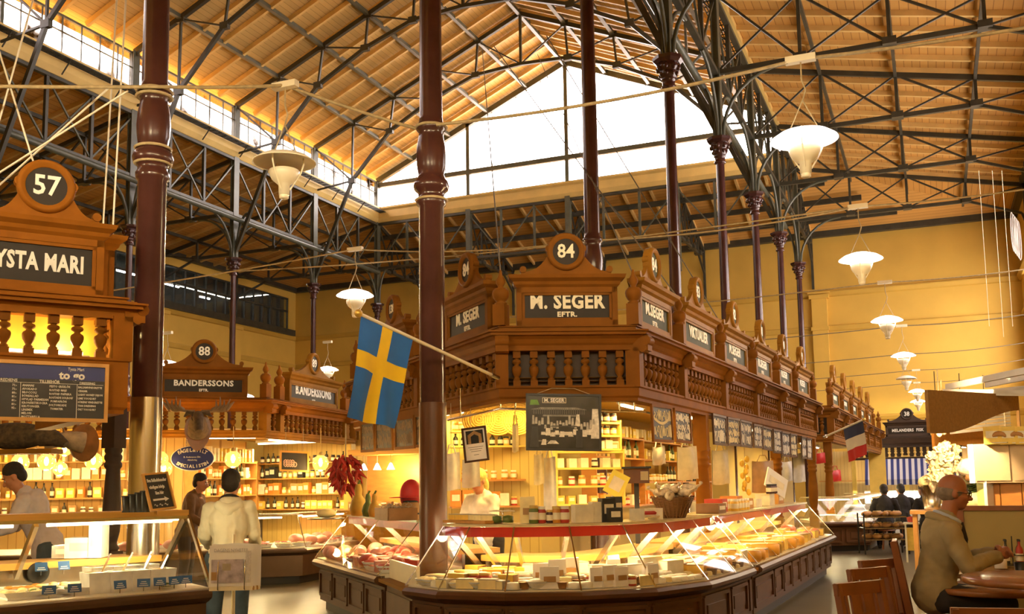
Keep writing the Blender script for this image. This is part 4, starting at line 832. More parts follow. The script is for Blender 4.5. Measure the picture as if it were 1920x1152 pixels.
for i in range(3): S.stroke(b, [((.2 + .2 * i + .12 * u) * S.w, (.14 + .03 * math.sin(6.3 * u)) * S.h) for u in [j / 6 for j in range(7)]], .004)
b.build('chalk_arrow', 'chalk', t); b = MB(); b.bar(S.at(S.w * .5, S.h * .8, -.01), S.at(S.w * .5, .0, -.12), .02); b.build('prop', 'frame_wood', t)
# the old black and white photograph under the 84 board
Pf, Qf = v2(SA), v2(SB); S = sheet_px((986, 738), (1127, 740), (986, 845), Pf, Qf, .12); t = framed('framed_photograph', 'framed black and white photograph of the old stall under the 84 board', 'picture', S, .022, 'black', mat('photo_grey', (.035, .036, .036), .25, 0, .5, 5), innername='print')
PT = [mat('photo_tone_%d' % i, (c_, c_ * .97, c_ * .9), .4, 0, .3, 30) for i, c_ in enumerate((.02, .09, .2, .42, .7))]; g = random.Random(3)
def blot(u, v, w, h, m, n=1): 
    b = MB(); S.slab(b, u * S.w, v * S.h, (u + w) * S.w, (v + h) * S.h, .002, .0024 + .0002 * n); return b
def patch(name, rects, m, k=.003):
    b = MB()
    for i, (u, v, w, h) in enumerate(rects): b.prism([(u * S.w, v * S.h), ((u + w) * S.w, v * S.h), ((u + w * g.uniform(.7, 1)) * S.w, (v + h) * S.h), ((u + w * g.uniform(0, .3)) * S.w, (v + h) * S.h)], S.at(0, 0, k), S.ux, S.uy, .0005)
    b.build(name, m, t)
patch('print_tone', [(.86, .22, .125, .52)], PT[4]); patch('print_tone', [(.06, .72 - .0, .75, .04), (.22, .60, .5, .03), (.06, .16, .28, .02)], PT[2])
patch('print_tone', [(.1 + .029 * i, .64, .012, .1) for i in range(24)], PT[1], .0032); patch('print_tone', [(.08 + .04 * i, .4 + g.uniform(-.05, .08), .035, g.uniform(.06, .16)) for i in range(21)], PT[3], .0034)
patch('print_tone', [(.2 + .06 * i, .25 + g.uniform(-.02, .04), .07, g.uniform(.05, .16)) for i in range(11)], PT[4], .0036); patch('print_tone', [(.28, .12, .16, .06), (.2, .1, .07, .1), (.65, .44, .07, .2)], PT[4], .0038); patch('print_tone', [(.66, .06, .09, .3), (.05, .06, .12, .36), (.3, .42, .4, .02)], PT[0], .004); patch('print_tone', [(.05, .8, .13, .09)], mat('painted_green_glare', (.12, .30, .03), .4, 0, .3, 20), .004)  # the green patch is a reflection painted onto the print
patch('print_tone', [(.22, .84, .31, .085)], PT[0], .0042); S.text('M. SEGER', .05, S.w * .375, S.h * .88, 'white', t, bold=.0012, lift=.0055); b = MB(); S.stroke(b, [(.22 * S.w, .84 * S.h), (.53 * S.w, .84 * S.h), (.53 * S.w, .925 * S.h), (.22 * S.w, .925 * S.h), (.22 * S.w, .84 * S.h)], .005, .0045); b.build('sign_outline', 'cream', t)
b = MB(); b.tube([S.at(S.w * .15, S.h), S.at(S.w * .35, S.h + .06, -.05), S.at(S.w * .65, S.h + .06, -.05), S.at(S.w * .85, S.h)], .004, 6); b.build('hanging_cord', 'cable', t)
# certificate, rail and hooks
S = Sheet(on_d(872, 869, 9.9), on_d(918, 863, 9.85) - on_d(872, 869, 9.9), on_d(865, 804, 9.9) - on_d(872, 869, 9.9)); t = framed('framed_certificate', 'framed certificate tilting beside the iron column', 'picture', S, .02, 'darkframe', 'paper', innername='paper')
b = MB(); S.slab(b, S.w * .15, S.h * .52, S.w * .85, S.h * .9, .002, .003); b.build('picture_area', 'black', t); b = MB()
for v, a, c in ((.42, .2, .8), (.36, .25, .75), (.3, .3, .7), (.2, .4, .6)): S.stroke(b, [(S.w * a, S.h * v), (S.w * c, S.h * v)], .004, .002)
b.build('print_line', 'slate', t); b = MB(); S.stroke(b, [(S.w * .28, S.h * .55), (S.w * .28, S.h * .75), (S.w * .5, S.h * .84), (S.w * .72, S.h * .75), (S.w * .72, S.h * .55)], .03, .004); b.build('picture_arch', mat('sepia', (.35, .2, .08), .6, 0, .3, 30), t)
rl = [on_d(840, 788, 10.9), on_d(938, 767, 10.2), on_d(1204, 772, 10.25), on_d(1222, 776, 10.6)]; t = thing_at('hanging_rail', 'steel hanging rail under the stall canopy behind the photograph', 'rail', rl[1]); b = MB(); b.tube(rl, .013, 8); b.build('rail', 'chrome', t)
for px, py, d_ in ((864, 783, 10.7), (938, 767, 10.2), (966, 768, 10.2), (1162, 771, 10.2), (1190, 772, 10.25)): p = on_d(px, py, d_); b = MB(); b.tube([p, Vector((p.x, p.y, 2.56))], .008, 6); b.build('hanger', 'chrome', t)
# oval enamel sign and mounted elk head of the game stall
oc = on_d(361, 860, 15.4); t = thing('oval_sign', 'blue oval FÅGEL & VILT SPECIALISTEN sign hanging under the elk head', 'sign', oc, rz=R(60 - 90) * -1); dv = hd(66); t.rotation_euler = (0, 0, math.atan2(dv.y, dv.x))
def oval(a, c, d0, d1, nm, m): b = MB(); b.prism([(a * math.cos(x), c * math.sin(x)) for x in [2 * math.pi * i / 48 for i in range(48)]], (0, d0, 0), (1, 0, 0), (0, 0, 1), d1); b.build(nm, m, t)
oval(.335, .195, .02, .02, 'rim', 'white'); oval(.322, .182, -.001, .012, 'face', 'navy')
for body, up, r0, sz in (('FÅGEL&VILT', 1, .125, .075), ('SPECIALISTEN', -1, .125, .07)):
    n = len(body)
    for i, ch in enumerate(body):
        th = (i - (n - 1) / 2) / (n - 1) * (1.75 if up > 0 else 2.0); x = .265 * math.sin(th); z = up * .125 * math.cos(th) ** .8 if abs(th) < 1.5 else 0
        a = -math.atan2(.125 * math.sin(th), .265 * math.cos(th)) * up; text('letter', ch, sz, 'white', (x, -.014, z - (.0 if up > 0 else .0)), (math.cos(a), 0, math.sin(a)), (-math.sin(a), 0, math.cos(a)), t, bold=.002)
text('lettering', 'B. Anderssons Eftr.', .034, 'white', (0, -.014, .02), (1, 0, 0), (0, 0, 1), t); text('lettering', 'Aktiebolag', .034, 'white', (0, -.014, -.025), (1, 0, 0), (0, 0, 1), t)
for x in (-.1, .1): b = MB(); b.tube([(x, 0, .18), (x, 0, .3)], .004, 6); b.build('chain', 'steel', t)
M.update(elk=mat('elk_fur', (.10, .065, .035), .85, 0, .35, 14, .3), plaque=mat('varnished_plaque', (.26, .10, .02), .25, 0, .3, 5), antler=mat('antler_bone', (.22, .14, .07), .55, 0, .25, 8))
ec = on_d(371, 800, 15.25); t = thing('mounted_elk_head', 'mounted elk head with broad antlers above the oval sign', 'mounted head', ec); t.rotation_euler = (0, 0, math.atan2(dv.y, dv.x) + .25)
b = MB(); b.prism([(.2 * math.sin(x) * (1 - .25 * (math.cos(x) < 0) * abs(math.cos(x))), -.02 + .3 * math.cos(x)) for x in [2 * math.pi * i / 32 for i in range(32)]], (0, .12, -.05), (1, 0, 0), (0, 0, 1), .05); b.build('plaque', 'plaque', t)
b = MB(); b.tube([(0, .1, -.06), (0, .0, .0), (0, -.10, .08), (0, -.18, .12)], [.17, .15, .12, .09], 14); b.tube([(0, -.08, .16), (.01, -.2, .13), (.02, -.33, .03), (.025, -.40, -.06), (.028, -.42, -.10)], [.075, .085, .07, .075, .05], 14); b.build('head', 'elk', t)
for s in (-1, 1):
    b = MB(); b.tube([(s * .06, -.08, .2), (s * .15, -.06, .2), (s * .2, -.08, .14)], [.02, .04, .01], 8); b.build('ear', 'elk', t); b = MB(); b.ell((s * .075, -.2, .15), (.013, .013, .013), n=8, m=6); b.build('eye', 'black', t)
    b = MB(); b.tube([(s * .05, -.06, .22), (s * .2, -.04, .23), (s * .3, -.04, .25)], [.028, .024, .03], 8)
    for k in range(5): a = .2 + k * .32; b.tube([(s * (.22 + .05 * k), -.04, .25), (s * (.27 + .055 * k), -.07, .3 + .01 * k), (s * (.26 + .06 * k + .03 * (k > 2)), -.08, .42 + .03 * (k % 2) - .015 * abs(k - 1))], [.03, .022, .006], 8)
    b.ell((s * .31, -.04, .26), (.12, .02, .05), n=12, m=8); b.build('antler', 'antler', t)
dc = on_d(128, 828, 13.6); t = thing('mounted_deer_head', 'pale mounted deer head with thin antlers behind the salad counter', 'mounted head', dc, rz=R(15)); fur = mat('pale_deer_fur', (.42, .30, .17), .85, 0, .3, 10, .3)
b = MB(); b.tube([(.16, .1, -.02), (.08, .02, .0), (-.02, -.06, .03), (-.12, -.14, -.02), (-.22, -.2, -.08)], [.15, .14, .11, .075, .04], 14); b.build('head', fur, t); b = MB(); b.prism([(.2 * math.sin(x), .26 * math.cos(x)) for x in [2 * math.pi * i / 28 for i in range(28)]], (.18, .1, -.02), (.6, .8, 0), (0, 0, 1), -.04); b.build('plaque', 'plaque', t)
for s in (-1, 1):
    b = MB(); b.tube([(0, -.03 + .06 * s, .1), (.04, -.03 + .2 * s, .22), (.0, -.03 + .3 * s, .34)], [.016, .013, .006], 8); b.tube([(.04, -.03 + .2 * s, .22), (-.06, -.03 + .22 * s, .32)], [.012, .004], 6); b.build('antler', 'antler', t); b = MB(); b.ell((-.1, -.12 + .07 * s, .03), (.012, .012, .012), n=8, m=6); b.build('eye', 'black', t)
bc = on_d(28, 818, 12.5); t = thing('mounted_boar', 'dark shaggy mounted boar under the menu board', 'mounted animal', bc, rz=R(20)); b = MB(); b.ell((0, 0, 0), (.45, .18, .17)); b.tube([(.35, 0, 0), (.52, 0, -.04), (.66, 0, -.12)], [.14, .1, .05], 12); b.build('body', mat('boar_fur', (.07, .045, .02), .9, 0, .5, 20, .6), t)
for s in (-1, 1): b = MB(); b.tube([(.42, .08 * s, .1), (.45, .12 * s, .2)], [.035, .005], 8); b.build('ear', 'elk', t)
b = MB(); b.box((0, .0, -.2), (1.1, .3, .06)); b.build('shelf', 'wood3', t)
# ================================================================ goods
def C(n, c, r=.5, v=.1, sc=8, bump=0., **k):
    M[n] = mat(n, c, r, 0, v, sc, bump, **k)
for n, c in dict(cheese_yellow=(.80, .50, .07), cheese_pale=(.85, .70, .34), cheese_white=(.86, .82, .70), cheese_orange=(.72, .33, .03), rind_brown=(.30, .15, .05), rind_red=(.45, .04, .02), rind_grey=(.42, .36, .27), meat_red=(.42, .06, .03), meat_pink=(.66, .28, .20), sausage=(.36, .12, .05), bread=(.45, .22, .07), choc=(.12, .045, .02),
                 jar_red=(.40, .03, .015), jar_dark=(.06, .02, .02), jar_amber=(.55, .24, .03), jar_green=(.12, .16, .03), jar_gold=(.70, .42, .06), lid_white=(.8, .75, .65), lid_gold=(.65, .45, .12), lid_black=(.02, .02, .02), label=(.78, .70, .52), kraft=(.42, .24, .09), box_red=(.5, .05, .03), box_orange=(.60, .20, .03), box_yellow=(.78, .55, .10), bottle_dark=(.035, .03, .015), bottle_green=(.05, .08, .025), blue_card=(.02, .10, .30), wicker=(.22, .10, .03), book=(.60, .38, .12),
                 tub=(.82, .80, .74), leaf=(.10, .16, .03), gourd=(.55, .33, .05), chili=(.38, .02, .012), cloth_white=(.62, .57, .48), cloth_cream=(.50, .42, .27), bag_red=(.50, .02, .02), wood_tray=(.50, .24, .06)).items(): C(n, c, .45 if 'jar' in n or 'bottle' in n else .55, .14, 9, .1 if n in ('bread', 'wicker', 'meat_red', 'kraft') else 0)
PR = {}
def T0(name): return thing(name, None, None)
def b_jar(body, lid, h=.11, r=.04, lab=True):
    t = T0('jar'); b = MB(); b.lathe([(r * .9, 0), (r, .006), (r, h * .74), (r * .8, h * .82), (r * .8, h * .84)], 14); bo = b.build('body', body, t); b = MB(); b.lathe([(r * .86, h * .82), (r * .88, h * .84), (r * .88, h * .98), (r * .8, h)], 14); b.build('lid', lid, t)
    if lab: b = MB(); b.lathe([(r * 1.01, h * .2), (r * 1.015, h * .22), (r * 1.015, h * .6), (r * 1.01, h * .62)], 14); b.build('label', 'label', bo)
    return t
def b_bottle(body, h=.26, r=.035):
    t = T0('bottle'); b = MB(); b.lathe([(r * .9, 0), (r, .008), (r, h * .58), (r * .8, h * .68), (r * .36, h * .78), (r * .33, h * .96), (r * .4, h * .965), (r * .4, h)], 12); bo = b.build('body', body, t); b = MB(); b.lathe([(r * 1.02, h * .16), (r * 1.03, h * .17), (r * 1.03, h * .45), (r * 1.02, h * .46)], 12); b.build('label', 'label', bo); b = MB(); b.lathe([(r * .42, h * .93), (r * .42, h * 1.01), (.0, h * 1.015)], 10); b.build('cap', 'lid_black', t); return t
def b_box(c, w=.12, d=.08, h=.16):
    t = T0('carton'); b = MB(); b.box((0, 0, h / 2), (w, d, h)); b.build('body', c, t); b = MB(); b.box((0, -d / 2 - .001, h * .55), (w * .7, .002, h * .4)); b.build('label', 'label', t); return t
def b_wheel(rind, face, r=.12, h=.08):
    t = T0('round_cheese'); b = MB(); b.lathe([(0, 0), (r - .012, 0), (r, .012), (r + .004, h * .5), (r, h - .012), (r - .014, h), (0, h)], 24); b.build('rind', rind, t); b = MB(); b.lathe([(0.0001, h + .001), (r * .8, h + .001), (r * .8, h + .003), (0.0001, h + .003)], 24); b.build('face', face, t); return t
def b_wedge(rind, face, r=.2, h=.1, a=50):
    t = T0('cheese_wedge'); n = 6; pts = [(0, 0)] + [(r * math.cos(R(a) * i / n), r * math.sin(R(a) * i / n)) for i in range(n + 1)]; b = MB(); b.prism(pts, (-r * .55, -r * .3, 0), (1, 0, 0), (0, 1, 0), h); b.build('paste', face, t)
    o = [((r + .006) * math.cos(R(a) * i / n), (r + .006) * math.sin(R(a) * i / n)) for i in range(n + 1)]; b = MB(); b.prism(pts[1:] + o[::-1], (-r * .55, -r * .3, 0), (1, 0, 0), (0, 1, 0), h * 1.01); b.build('rind', rind, t); return t
def b_block(rind, face, w=.2, d=.11, h=.09):
    t = T0('cheese_block'); b = MB(); b.box((0, 0, h / 2), (w, d, h)); b.build('paste', face, t); b = MB(); b.box((0, 0, h + .003), (w * 1.01, d * 1.01, .008)); b.box((w / 2 + .003, 0, h / 2), (.007, d, h)); b.build('rind', rind, t); return t
def b_soft(c='cheese_white', r=.045, h=.035):
    t = T0('soft_cheese'); b = MB(); b.lathe([(0, 0), (r, 0), (r * 1.06, h * .3), (r * 1.04, h * .75), (r * .85, h), (0, h * 1.03)], 16); b.build('cheese', c, t); b = MB(); b.lathe([(0, -.0), (r * 1.25, .0), (r * 1.35, .008), (r * 1.25, .006), (0, .004)], 16); b.build('paper_cup', 'paper', t); return t
def b_pot(c='choc', top='rind_brown', r=.035, h=.045):
    t = T0('little_pot'); b = MB(); b.lathe([(r * .8, 0), (r, h * .9), (r * 1.08, h * .92), (r * 1.08, h)], 14); b.build('pot', c, t); b = MB(); b.lathe([(0, h * .96), (r, h * .97)], 14); b.build('filling', top, t); return t
def b_sausage(c='sausage', l=.28, r=.025):
    t = T0('sausage'); b = MB(); b.tube([(l * (u - .5), .03 * math.sin(u * 3), r + .004 * math.sin(9 * u)) for u in [i / 8 for i in range(9)]], [r * .4] + [r] * 7 + [r * .4], 10); b.build('body', c, t); b = MB(); b.tube([(l * .5, .03 * math.sin(3), r), (l * .56, .01, r)], .004, 6); b.build('string', 'cable', t); return t
def b_ham(c='meat_red', r=.1):
    t = T0('ham'); b = MB(); b.ell((0, 0, r * .7), (r * 1.3, r * .9, r * .72), n=14, m=9); b.build('meat', c, t); b = MB(); b.lathe([(0, 0), (r * .62, .0), (r * .6, .006), (0, .006)], 16, (r * .98, 0, r * .7), (1, 0, .1)); b.build('fat_edge', 'meat_pink', t); return t
def b_bowl(food, r=.09):
    t = T0('serving_bowl'); b = MB(); b.lathe([(.03, 0), (r * .6, .012), (r, .06), (r * 1.03, .065), (r * .97, .063), (r * .6, .02), (0, .016)], 20); b.build('bowl', 'white', t); b = MB(); b.ell((0, 0, .05), (r * .9, r * .9, .035), n=16, m=8); b.build('food', food, t); return t
def b_tub(food='cheese_pale', w=.19, d=.19, h=.15):
    t = T0('salad_tub'); b = MB(); k = .86; vs = [(x * w / 2 * s, y * d / 2 * s, z) for z, s in ((0, k), (h, 1)) for x, y in ((-1, -1), (1, -1), (1, 1), (-1, 1))]; iv = [(x * .93, y * .93, z + (.01 if z == 0 else 0)) for x, y, z in vs]
    b.add(vs + iv, [(3, 2, 1, 0), (0, 1, 5, 4), (1, 2, 6, 5), (2, 3, 7, 6), (3, 0, 4, 7), (4, 5, 13, 12), (5, 6, 14, 13), (6, 7, 15, 14), (7, 4, 12, 15), (8, 9, 10, 11)]); b.build('tub', 'tub', t); b = MB(); b.ell((0, 0, h * .8), (w * .44, d * .44, .03), n=14, m=8); b.build('salad', food, t); b = MB(); b.bar((.02, .03, h * .7), (w * .5, d * .3, h + .09), .014, .006); b.build('serving_spoon', 'chrome', t); return t
def b_tray(food, w=.26, d=.2):
    t = T0('serving_dish'); b = MB(); b.box((0, 0, .008), (w * .8, d * .8, .016)); b.add([(x * w / 2 * s, y * d / 2 * s, z) for z, s in ((.01, .78), (.05, 1)) for x, y in ((-1, -1), (1, -1), (1, 1), (-1, 1))], [(0, 1, 5, 4), (1, 2, 6, 5), (2, 3, 7, 6), (3, 0, 4, 7)]); b.build('dish', 'white', t); b = MB()
    g = random.Random(len(PR))
    for _ in range(16): b.ell((g.uniform(-.36, .36) * w, g.uniform(-.36, .36) * d, .03 + g.uniform(0, .02)), (.035, .026, .016), g.uniform(0, 3), 8, 6)
    b.build('food', food, t); return t
def b_card(c='blue_card', w=.075, h=.05, txt=True):
    t = T0('price_card'); b = MB(); b.box((0, 0, h / 2 + .03), (w, .003, h), rx=-.25); b.build('card', c, t); b = MB(); b.bar((0, .005, 0), (0, .004, .035), .006); b.build('clip', 'chrome', t)
    b = MB()
    for i in range(3): b.box((0, -.003 - .004 * (1 - i), .042 + .013 * i), (w * (.7 - .15 * i), .001, .005), rx=-.25)
    b.build('print_line', 'white' if c == 'blue_card' else 'slate', t); return t
def b_pack(c='paper', w=.16, h=.2):
    t = T0('paper_pack'); b = MB(); b.add([(-w / 2, -.03, 0), (w / 2, -.03, 0), (w / 2, .03, 0), (-w / 2, .03, 0), (-w * .48, -.01, h), (w * .48, -.012, h), (w * .48, .0, h * 1.02), (-w * .48, .0, h * .98)], [(0, 1, 5, 4), (1, 2, 6, 5), (2, 3, 7, 6), (3, 0, 4, 7), (4, 5, 6, 7), (3, 2, 1, 0)]); b.build('pack', c, t); b = MB(); b.box((0, -.03, h * .45), (w * .6, .003, h * .25), rx=-.1); b.build('print', 'kraft', t); return t
KIND = {'jar': 'jar', 'bottle': 'bottle', 'carton': 'box', 'round_cheese': 'cheese', 'cheese_wedge': 'cheese', 'cheese_block': 'cheese', 'soft_cheese': 'cheese', 'little_pot': 'pot', 'sausage': 'sausage', 'ham': 'ham', 'serving_bowl': 'bowl', 'salad_tub': 'tub', 'serving_dish': 'dish', 'price_card': 'price card', 'paper_pack': 'package'}
def put(fn, args, p, rz, label, group=None, sc=1.):
    key = (fn.__name__, args)
    if key not in PR: o = PR[key] = fn(*args); o['category'] = KIND.get(o.name.split('.')[0], o.name.split('.')[0].replace('_', ' '))
    else:
        o = dup(PR[key])
        if 'group' in o: del o['group']
    o.location = p; o.rotation_euler = (0, 0, rz); o.scale = (sc,) * 3; o['label'] = label
    if group: o['group'] = group
    return o
def pathpt(L, s, d):
    L2 = offset(L, -d); L = [v2(p) for p in L]; tot = sum((q - p).length for p, q in zip(L, L[1:])); s *= tot
    for i, (p, q) in enumerate(zip(L, L[1:])):
        ln = (q - p).length
        if s <= ln + 1e-6: u = s / ln; e = (q - p).normalized(); return L2[i].lerp(L2[i + 1], u), math.atan2(e.y, e.x)
        s -= ln
    return L2[-1], math.atan2(e.y, e.x)
g = random.Random(11)
def fill(L, zL, rows, choose, s0=.02, s1=.98, depth=.85):
    for d, step in rows:
        L2 = [v2(p) for p in L]; tot = sum((q - p).length for p, q in zip(L2, L2[1:])); n = int(tot * (s1 - s0) / step)
        for i in range(n):
            s = s0 + (s1 - s0) * (i + .5) / n; p, rz = pathpt(L, s, d); c = choose(s, d)
            if c: fn, a, sc, lab, grp = c; put(fn, a, (p.x, p.y, zL + .011 + .04 * d / depth), rz + g.uniform(-.4, .4), lab, grp, sc * g.uniform(.9, 1.12))
W_ = 'inside the curved counter'
def ch_front(s, d):
    if s < .26:
        if d < .2: return g.choice([(b_soft, ('cheese_white', .06, .05), 1, 'round white soft cheese near the flag end ' + W_, 'soft cheeses at the flag end'), (b_bowl, ('cheese_pale',), .8, 'small white bowl of curds near the flag end ' + W_, 'curd bowls'), (b_block, ('rind_grey', 'cheese_pale', .14, .1, .07), 1, 'pale cheese block near the flag end ' + W_, 'pale cheese blocks')])
        return g.choice([(b_wedge, ('rind_brown', 'cheese_yellow', .18, .1, 50), 1, 'yellow cheese wedge near the flag end ' + W_, 'yellow wedges at the flag end'), (b_wheel, ('rind_grey', 'cheese_pale', .1, .07), 1, 'grey rinded cheese wheel near the flag end ' + W_, 'grey wheels at the flag end'), (b_jar, ('jar_red', 'lid_gold', .1, .05), 1, 'red jar with gold lid near the flag end ' + W_, 'red jars in the counter'), (b_jar, ('jar_amber', 'lid_white', .1, .045), 1, 'amber jar with white lid near the flag end ' + W_, 'amber jars in the counter')])
    if s < .56:
        if d < .25: return g.choice([(b_pack, ('paper', .16, .17), 1, 'white paper pack standing behind the front glass ' + W_, 'white packs'), (b_jar, ('jar_red', 'lid_gold', .09, .04), 1, 'red jar behind the front glass ' + W_, 'front red jars'), (b_pot, ('rind_brown', 'cheese_pale', .04, .05), 1, 'brown pot of spread behind the front glass ' + W_, 'spread pots'), (b_wedge, ('rind_brown', 'cheese_pale', .16, .08, 45), 1, 'pale wedge behind the front glass ' + W_, 'front pale wedges'), (b_bowl, ('cheese_white',), 1, 'white bowl of fresh cheese behind the front glass ' + W_, 'fresh cheese bowls'), (b_soft, ('cheese_white', .055, .05), 1, 'white soft cheese behind the front glass ' + W_, 'front soft cheeses'), (b_soft, ('cheese_white', .055, .05), 1, 'white soft cheese behind the front glass ' + W_, 'front soft cheeses')])
        return g.choice([(b_bowl, ('cheese_pale',), 1.1, 'white bowl of pale cheese in the middle ' + W_, 'pale cheese bowls'), (b_wheel, ('rind_brown', 'cheese_white', .09, .05), 1, 'brown rinded round cheese in the middle ' + W_, 'middle round cheeses'), (b_pack, ('paper', .14, .18), 1, 'smaller white pack in the middle ' + W_, 'small white packs'), (b_block, ('rind_grey', 'cheese_white', .16, .12, .12), 1, 'white cheese block in the middle ' + W_, 'middle white blocks')])
    if s < .74:
        if d < .3: return g.choice([(b_soft, ('cheese_white', .05, .035), 1, 'little white goat cheese beside the brown pots ' + W_, 'little goat cheeses'), (b_soft, ('cheese_white', .05, .035), 1, 'little white goat cheese beside the brown pots ' + W_, 'little goat cheeses'), (b_soft, ('cheese_pale', .04, .045), 1, 'little cream cheese beside the brown pots ' + W_, 'little cream cheeses'), (b_pot, ('rind_brown', 'cheese_pale', .035, .04), 1, 'small open cheese pot beside the goat cheeses ' + W_, 'open pots')])
        return g.choice([(b_block, ('cheese_pale', 'cheese_white', .22, .16, .14), 1, 'big white cheese block behind the goat cheeses ' + W_, 'big white blocks'), (b_block, ('rind_grey', 'cheese_pale', .2, .14, .1), 1, 'big pale cheese block behind the goat cheeses ' + W_, 'big pale blocks'), (b_wheel, ('cheese_white', 'cheese_white', .12, .06), 1, 'white mould cheese wheel behind the goat cheeses ' + W_, 'white mould wheels')])
    if d < .22: return g.choice([(b_pot, ('choc', 'rind_brown', .045, .055), 1, 'dark brown pot stacked at the aisle end ' + W_, 'dark brown pots'), (b_pot, ('choc', 'rind_brown', .045, .055), 1, 'dark brown pot stacked at the aisle end ' + W_, 'dark brown pots'), (b_soft, ('cheese_pale', .05, .04), 1, 'pale round cheese at the aisle end ' + W_, 'aisle end rounds')])
    return g.choice([(b_block, ('rind_brown', 'cheese_yellow', .32, .14, .09), 1, 'long yellow cheese slab at the aisle end ' + W_, 'yellow slabs'), (b_wedge, ('rind_grey', 'cheese_pale', .26, .1, 60), 1, 'big pale cheese wedge at the aisle end ' + W_, 'big pale wedges'), (b_sausage, ('bread', .34, .045), 1, 'long tan sausage at the aisle end ' + W_, 'tan sausages'), (b_wheel, ('cheese_orange', 'cheese_yellow', .13, .1), 1, 'yellow cheese wheel at the aisle end ' + W_, 'yellow wheels')])
fill(LF_, .68, [(.1, .105), (.22, .125), (.36, .16), (.5, .18), (.66, .2)], ch_front)
for i in range(9): p, rz = pathpt(LF_, .79 + .013 * (i % 5), .2 + .05 * (i % 3)); put(b_pot, ('choc', 'rind_brown', .045, .055), (p.x, p.y, .74), rz, 'dark brown pot stacked at the aisle end ' + W_, 'dark brown pots')
W2 = 'in the straight aisle counter'
def ch_aisle(s, d):
    if s > .62: return g.choice([(b_sausage, ('sausage', .3, .03), 1, 'brown sausage ' + W2, 'brown sausages'), (b_ham, ('meat_red', .1), 1, 'red ham ' + W2, 'red hams'), (b_sausage, ('meat_pink', .26, .03), 1, 'pink sausage ' + W2, 'pink sausages'), (b_block, ('rind_brown', 'cheese_yellow', .22, .14, .1), 1, 'yellow cheese block ' + W2, 'yellow blocks')])
    return g.choice([(b_block, ('rind_brown', 'cheese_yellow', .22, .14, .1), 1, 'yellow cheese block ' + W2, 'yellow blocks'), (b_wheel, ('cheese_orange', 'cheese_yellow', .15, .12), 1, 'large yellow cheese wheel ' + W2, 'large yellow wheels'), (b_wedge, ('rind_brown', 'cheese_yellow', .24, .12, 60), 1, 'yellow cheese wedge ' + W2, 'yellow wedges'), (b_block, ('rind_grey', 'cheese_orange', .26, .12, .08), 1, 'orange cheese block ' + W2, 'orange blocks')])
fill(LR_, .68, [(.16, .24), (.36, .26), (.58, .28)], ch_aisle)
W3 = 'in the meat counter beside the column'
def ch_meat(s, d):
    if s < .45: return g.choice([(b_sausage, ('meat_pink', .3, .03), 1, 'pink sausage ' + W3, 'meat counter pink sausages'), (b_sausage, ('sausage', .32, .025), 1, 'brown sausage ' + W3, 'meat counter brown sausages'), (b_ham, ('meat_pink', .1), 1, 'pink ham ' + W3, 'meat counter pink hams')])
    return g.choice([(b_ham, ('meat_red', .1), 1, 'red ham ' + W3, 'meat counter red hams'), (b_bowl, ('meat_red',), 1.1, 'white bowl of red meat ' + W3, 'meat bowls'), (b_block, ('meat_pink', 'meat_red', .16, .12, .09), 1, 'red pressed meat block ' + W3, 'pressed meats'), (b_tray, ('meat_pink',), .9, 'white dish of pink cold cuts ' + W3, 'cold cut dishes')])
fill(LM_, .68, [(.12, .16), (.28, .18), (.45, .2), (.64, .22)], ch_meat)
def ch_far(s, d): return g.choice([(b_block, ('rind_grey', 'cheese_pale', .2, .14, .1), 1, 'pale cheese piece in the counter below the French flag', 'far pale cheeses'), (b_wedge, ('rind_grey', 'cheese_white', .24, .1, 60), 1, 'white cheese wedge in the counter below the French flag', 'far white wedges'), (b_soft, ('cheese_white', .07, .05), 1, 'white round cheese in the counter below the French flag', 'far rounds')])
fill(LN_[:3], .68, [(.15, .2), (.35, .22), (.55, .24)], ch_far)
def ch_game(s, d): return g.choice([(b_ham, ('meat_pink', .1), 1, 'pale meat piece in the game stall counter', 'game meats'), (b_tray, ('meat_red',), 1, 'white dish of red meat in the game stall counter', 'game meat dishes'), (b_tray, ('cheese_pale',), 1, 'white dish of pale food in the game stall counter', 'game pale dishes')])
fill(LB_, .62, [(.2, .34), (.48, .38)], ch_game, .25, .98)
# salads
us = PB_ - PA_; ua = math.atan2(us.y, us.x)
def salad_at(px, d, zz=.775): p = on_z(px, 1110, .76); q = v2(PA_) + pd * ((v2(p) - PA_).dot(pd)); nn = Vector((-pd.y, pd.x)); q = q + nn * d; return (q.x, q.y, zz)
for i, (px, d, f) in enumerate(((150, .26, 'cheese_pale'), (205, .25, 'leaf'), (262, .24, 'cheese_white'), (312, .23, 'jar_amber'), (190, .52, 'cheese_pale'), (250, .5, 'cheese_yellow'), (305, .5, 'leaf'))): put(b_tub, (f, .2, .2, .15 if d < .4 else .17), salad_at(px, d), ua, 'white salad tub, %s of the %s row in the salad counter' % (ords(i if i < 4 else i - 4), 'front' if i < 4 else 'back'))
for i, (px, d, f) in enumerate(((-30, .3, 'cheese_pale'), (30, .3, 'leaf'), (90, .3, 'cheese_white'), (10, .6, 'jar_amber'), (80, .6, 'cheese_pale'))): put(b_tray, (f, .25, .3), salad_at(px, d), ua + math.pi / 2, 'low white serving dish at the left of the salad tubs, %s placed' % ords(i), None, 1.05)
for i, (px, d) in enumerate(((5, .06), (66, .06), (180, .05), (243, .05), (288, .05), (330, .05), (365, .06), (48, .62), (106, .62), (345, .4))): put(b_card, ('blue_card', .09, .06) if i < 7 or i == 9 else ('blue_card', .085, .065), salad_at(px, d, .78 if d < .5 else .9), ua - .35 + .2 * (i % 3), 'small blue price card %s' % ('standing before the salad tubs, %s from the near end' % ords(i) if i < 7 else 'on the back plate of the salad counter, ' + ords(i - 7)))
